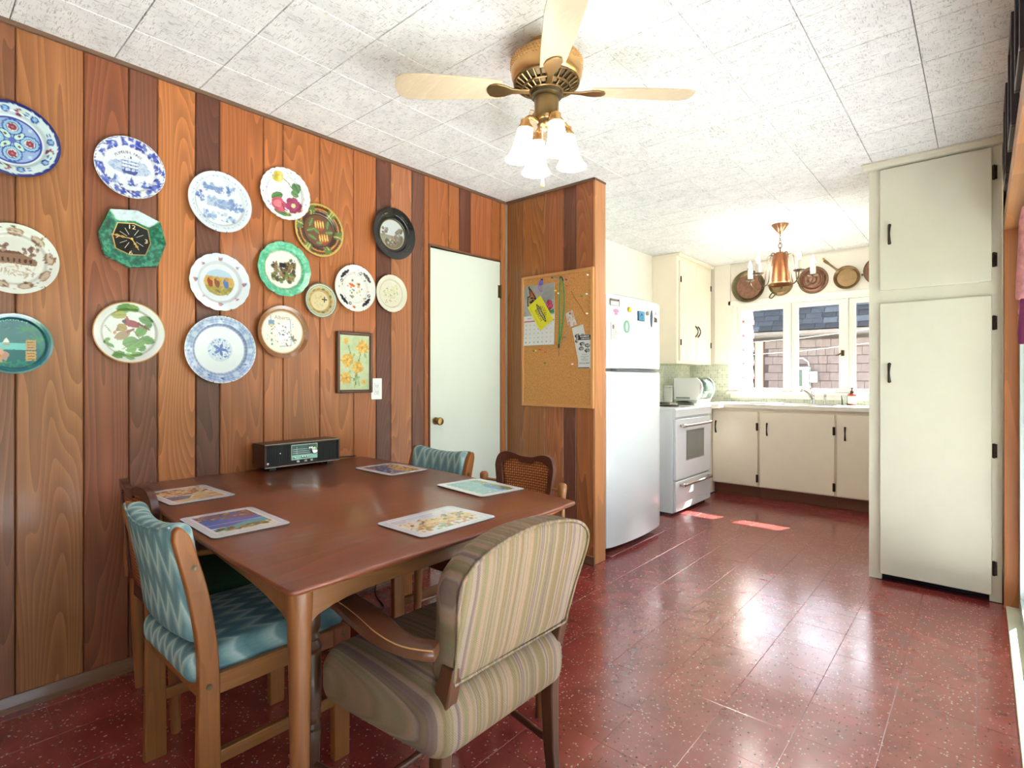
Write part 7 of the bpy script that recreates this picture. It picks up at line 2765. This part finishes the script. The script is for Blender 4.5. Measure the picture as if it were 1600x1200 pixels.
build('pan_body', b, pan_cu, t)
b = dish(B(), 1.868, 2.19, [(0.128, 0.03), (0.138, 0.032), (0.139, 0.024), (0.13, 0.02)])
build('pan_rim', b, pan_dk, t)
b = B().lathe([(0.006, 0.0), (0.006, 0.006), (0.011, 0.009), (0.011, 0.016), (0.001, 0.019)], 12, (1.731, 6.105, 2.165), 'X')
b.v = [(3.464 - x, y, z) for x, y, z in b.v]
build('knob', b, bronze, t)

# ================================================================== RIGHT WALL: FRAMES AND HANGING
fblack = plain('frame_black', S(44, 34, 40), 0.4)
labs = ['black picture frame farthest along wall, beside the pantry', 'middle black picture frame above the glass door', 'black picture frame nearest the viewer above the glass door']
for k, yc_ in enumerate((3.2, 2.62, 2.06)):
    t = thing('picture_frame', labs[k], 'picture frame', (2.68, yc_, 2.02), 0.0, 'black frames above the glass door', world=True)
    y0, y1, z0, z1 = yc_ - 0.15, yc_ + 0.15, 2.03, 2.41
    for p, q in (((y0, z0), (y0 + 0.022, z1)), ((y1 - 0.022, z0), (y1, z1)), ((y0 + 0.022, z0), (y1 - 0.022, z0 + 0.022)), ((y0 + 0.022, z1 - 0.022), (y1 - 0.022, z1))):
        b = B().box((2.662, p[0], p[1]), (2.684, q[0], q[1]))
        build('frame_rail', b, fblack, t, bevel=0.002)
    b = B().box((2.674, y0 + 0.022, z0 + 0.022), (2.678, y1 - 0.022, z1 - 0.022))
    build('mat_board', b, plain('mat_pale', S(200, 206, 190), 0.3), t)
    b = B().box((2.673, y0 + 0.075, z0 + 0.085), (2.6745, y1 - 0.075, z1 - 0.085))
    build('print', b, plain('print_grey_green', S(150, 160, 140), 0.3, var=0.3, vscale=30), t)
t = thing('hanging_ornament', 'pink braided cloth ornament hanging from head of glass door', 'ornament', (2.678, 2.0, 1.27), world=True)
b = B().tube([(2.678, 2.0, 1.94), (2.678, 2.0, 1.62)], 0.003, 6)
build('cord', b, plain('cord_dark', S(70, 60, 60), 0.7), t)
pinkc = plain('cloth_pink', S(206, 140, 140), 0.85, var=0.25, vscale=50)
b = B().lathe([(0.001, 1.64), (0.0086, 1.635), (0.0144, 1.6), (0.0158, 1.54), (0.0187, 1.48), (0.0216, 1.4), (0.0202, 1.39), (0.001, 1.39)], 14, (2.678, 1.985, 0))
build('cloth_body', b, pinkc, t)
for q in range(3):
    b = B()
    pts = []
    for k in range(30):
        z = 1.53 - 0.19 * k / 29
        a = 2 * PI * k / 9 + 2 * PI * q / 3
        pts.append((2.676 + 0.006 * math.cos(a), 2.06 + 0.012 * math.sin(a), z))
    b.tube(pts, 0.0065, 6)
    build('braid_strand', b, plain('braid_rose', S(196, 120, 124), 0.85, var=0.2, vscale=60), t)
b = B().lathe([(0.001, 1.39), (0.0115, 1.39), (0.0173, 1.3), (0.0158, 1.27), (0.001, 1.27)], 12, (2.678, 1.985, 0))
build('skirt', b, plain('cloth_plum', S(130, 50, 100), 0.85), t)
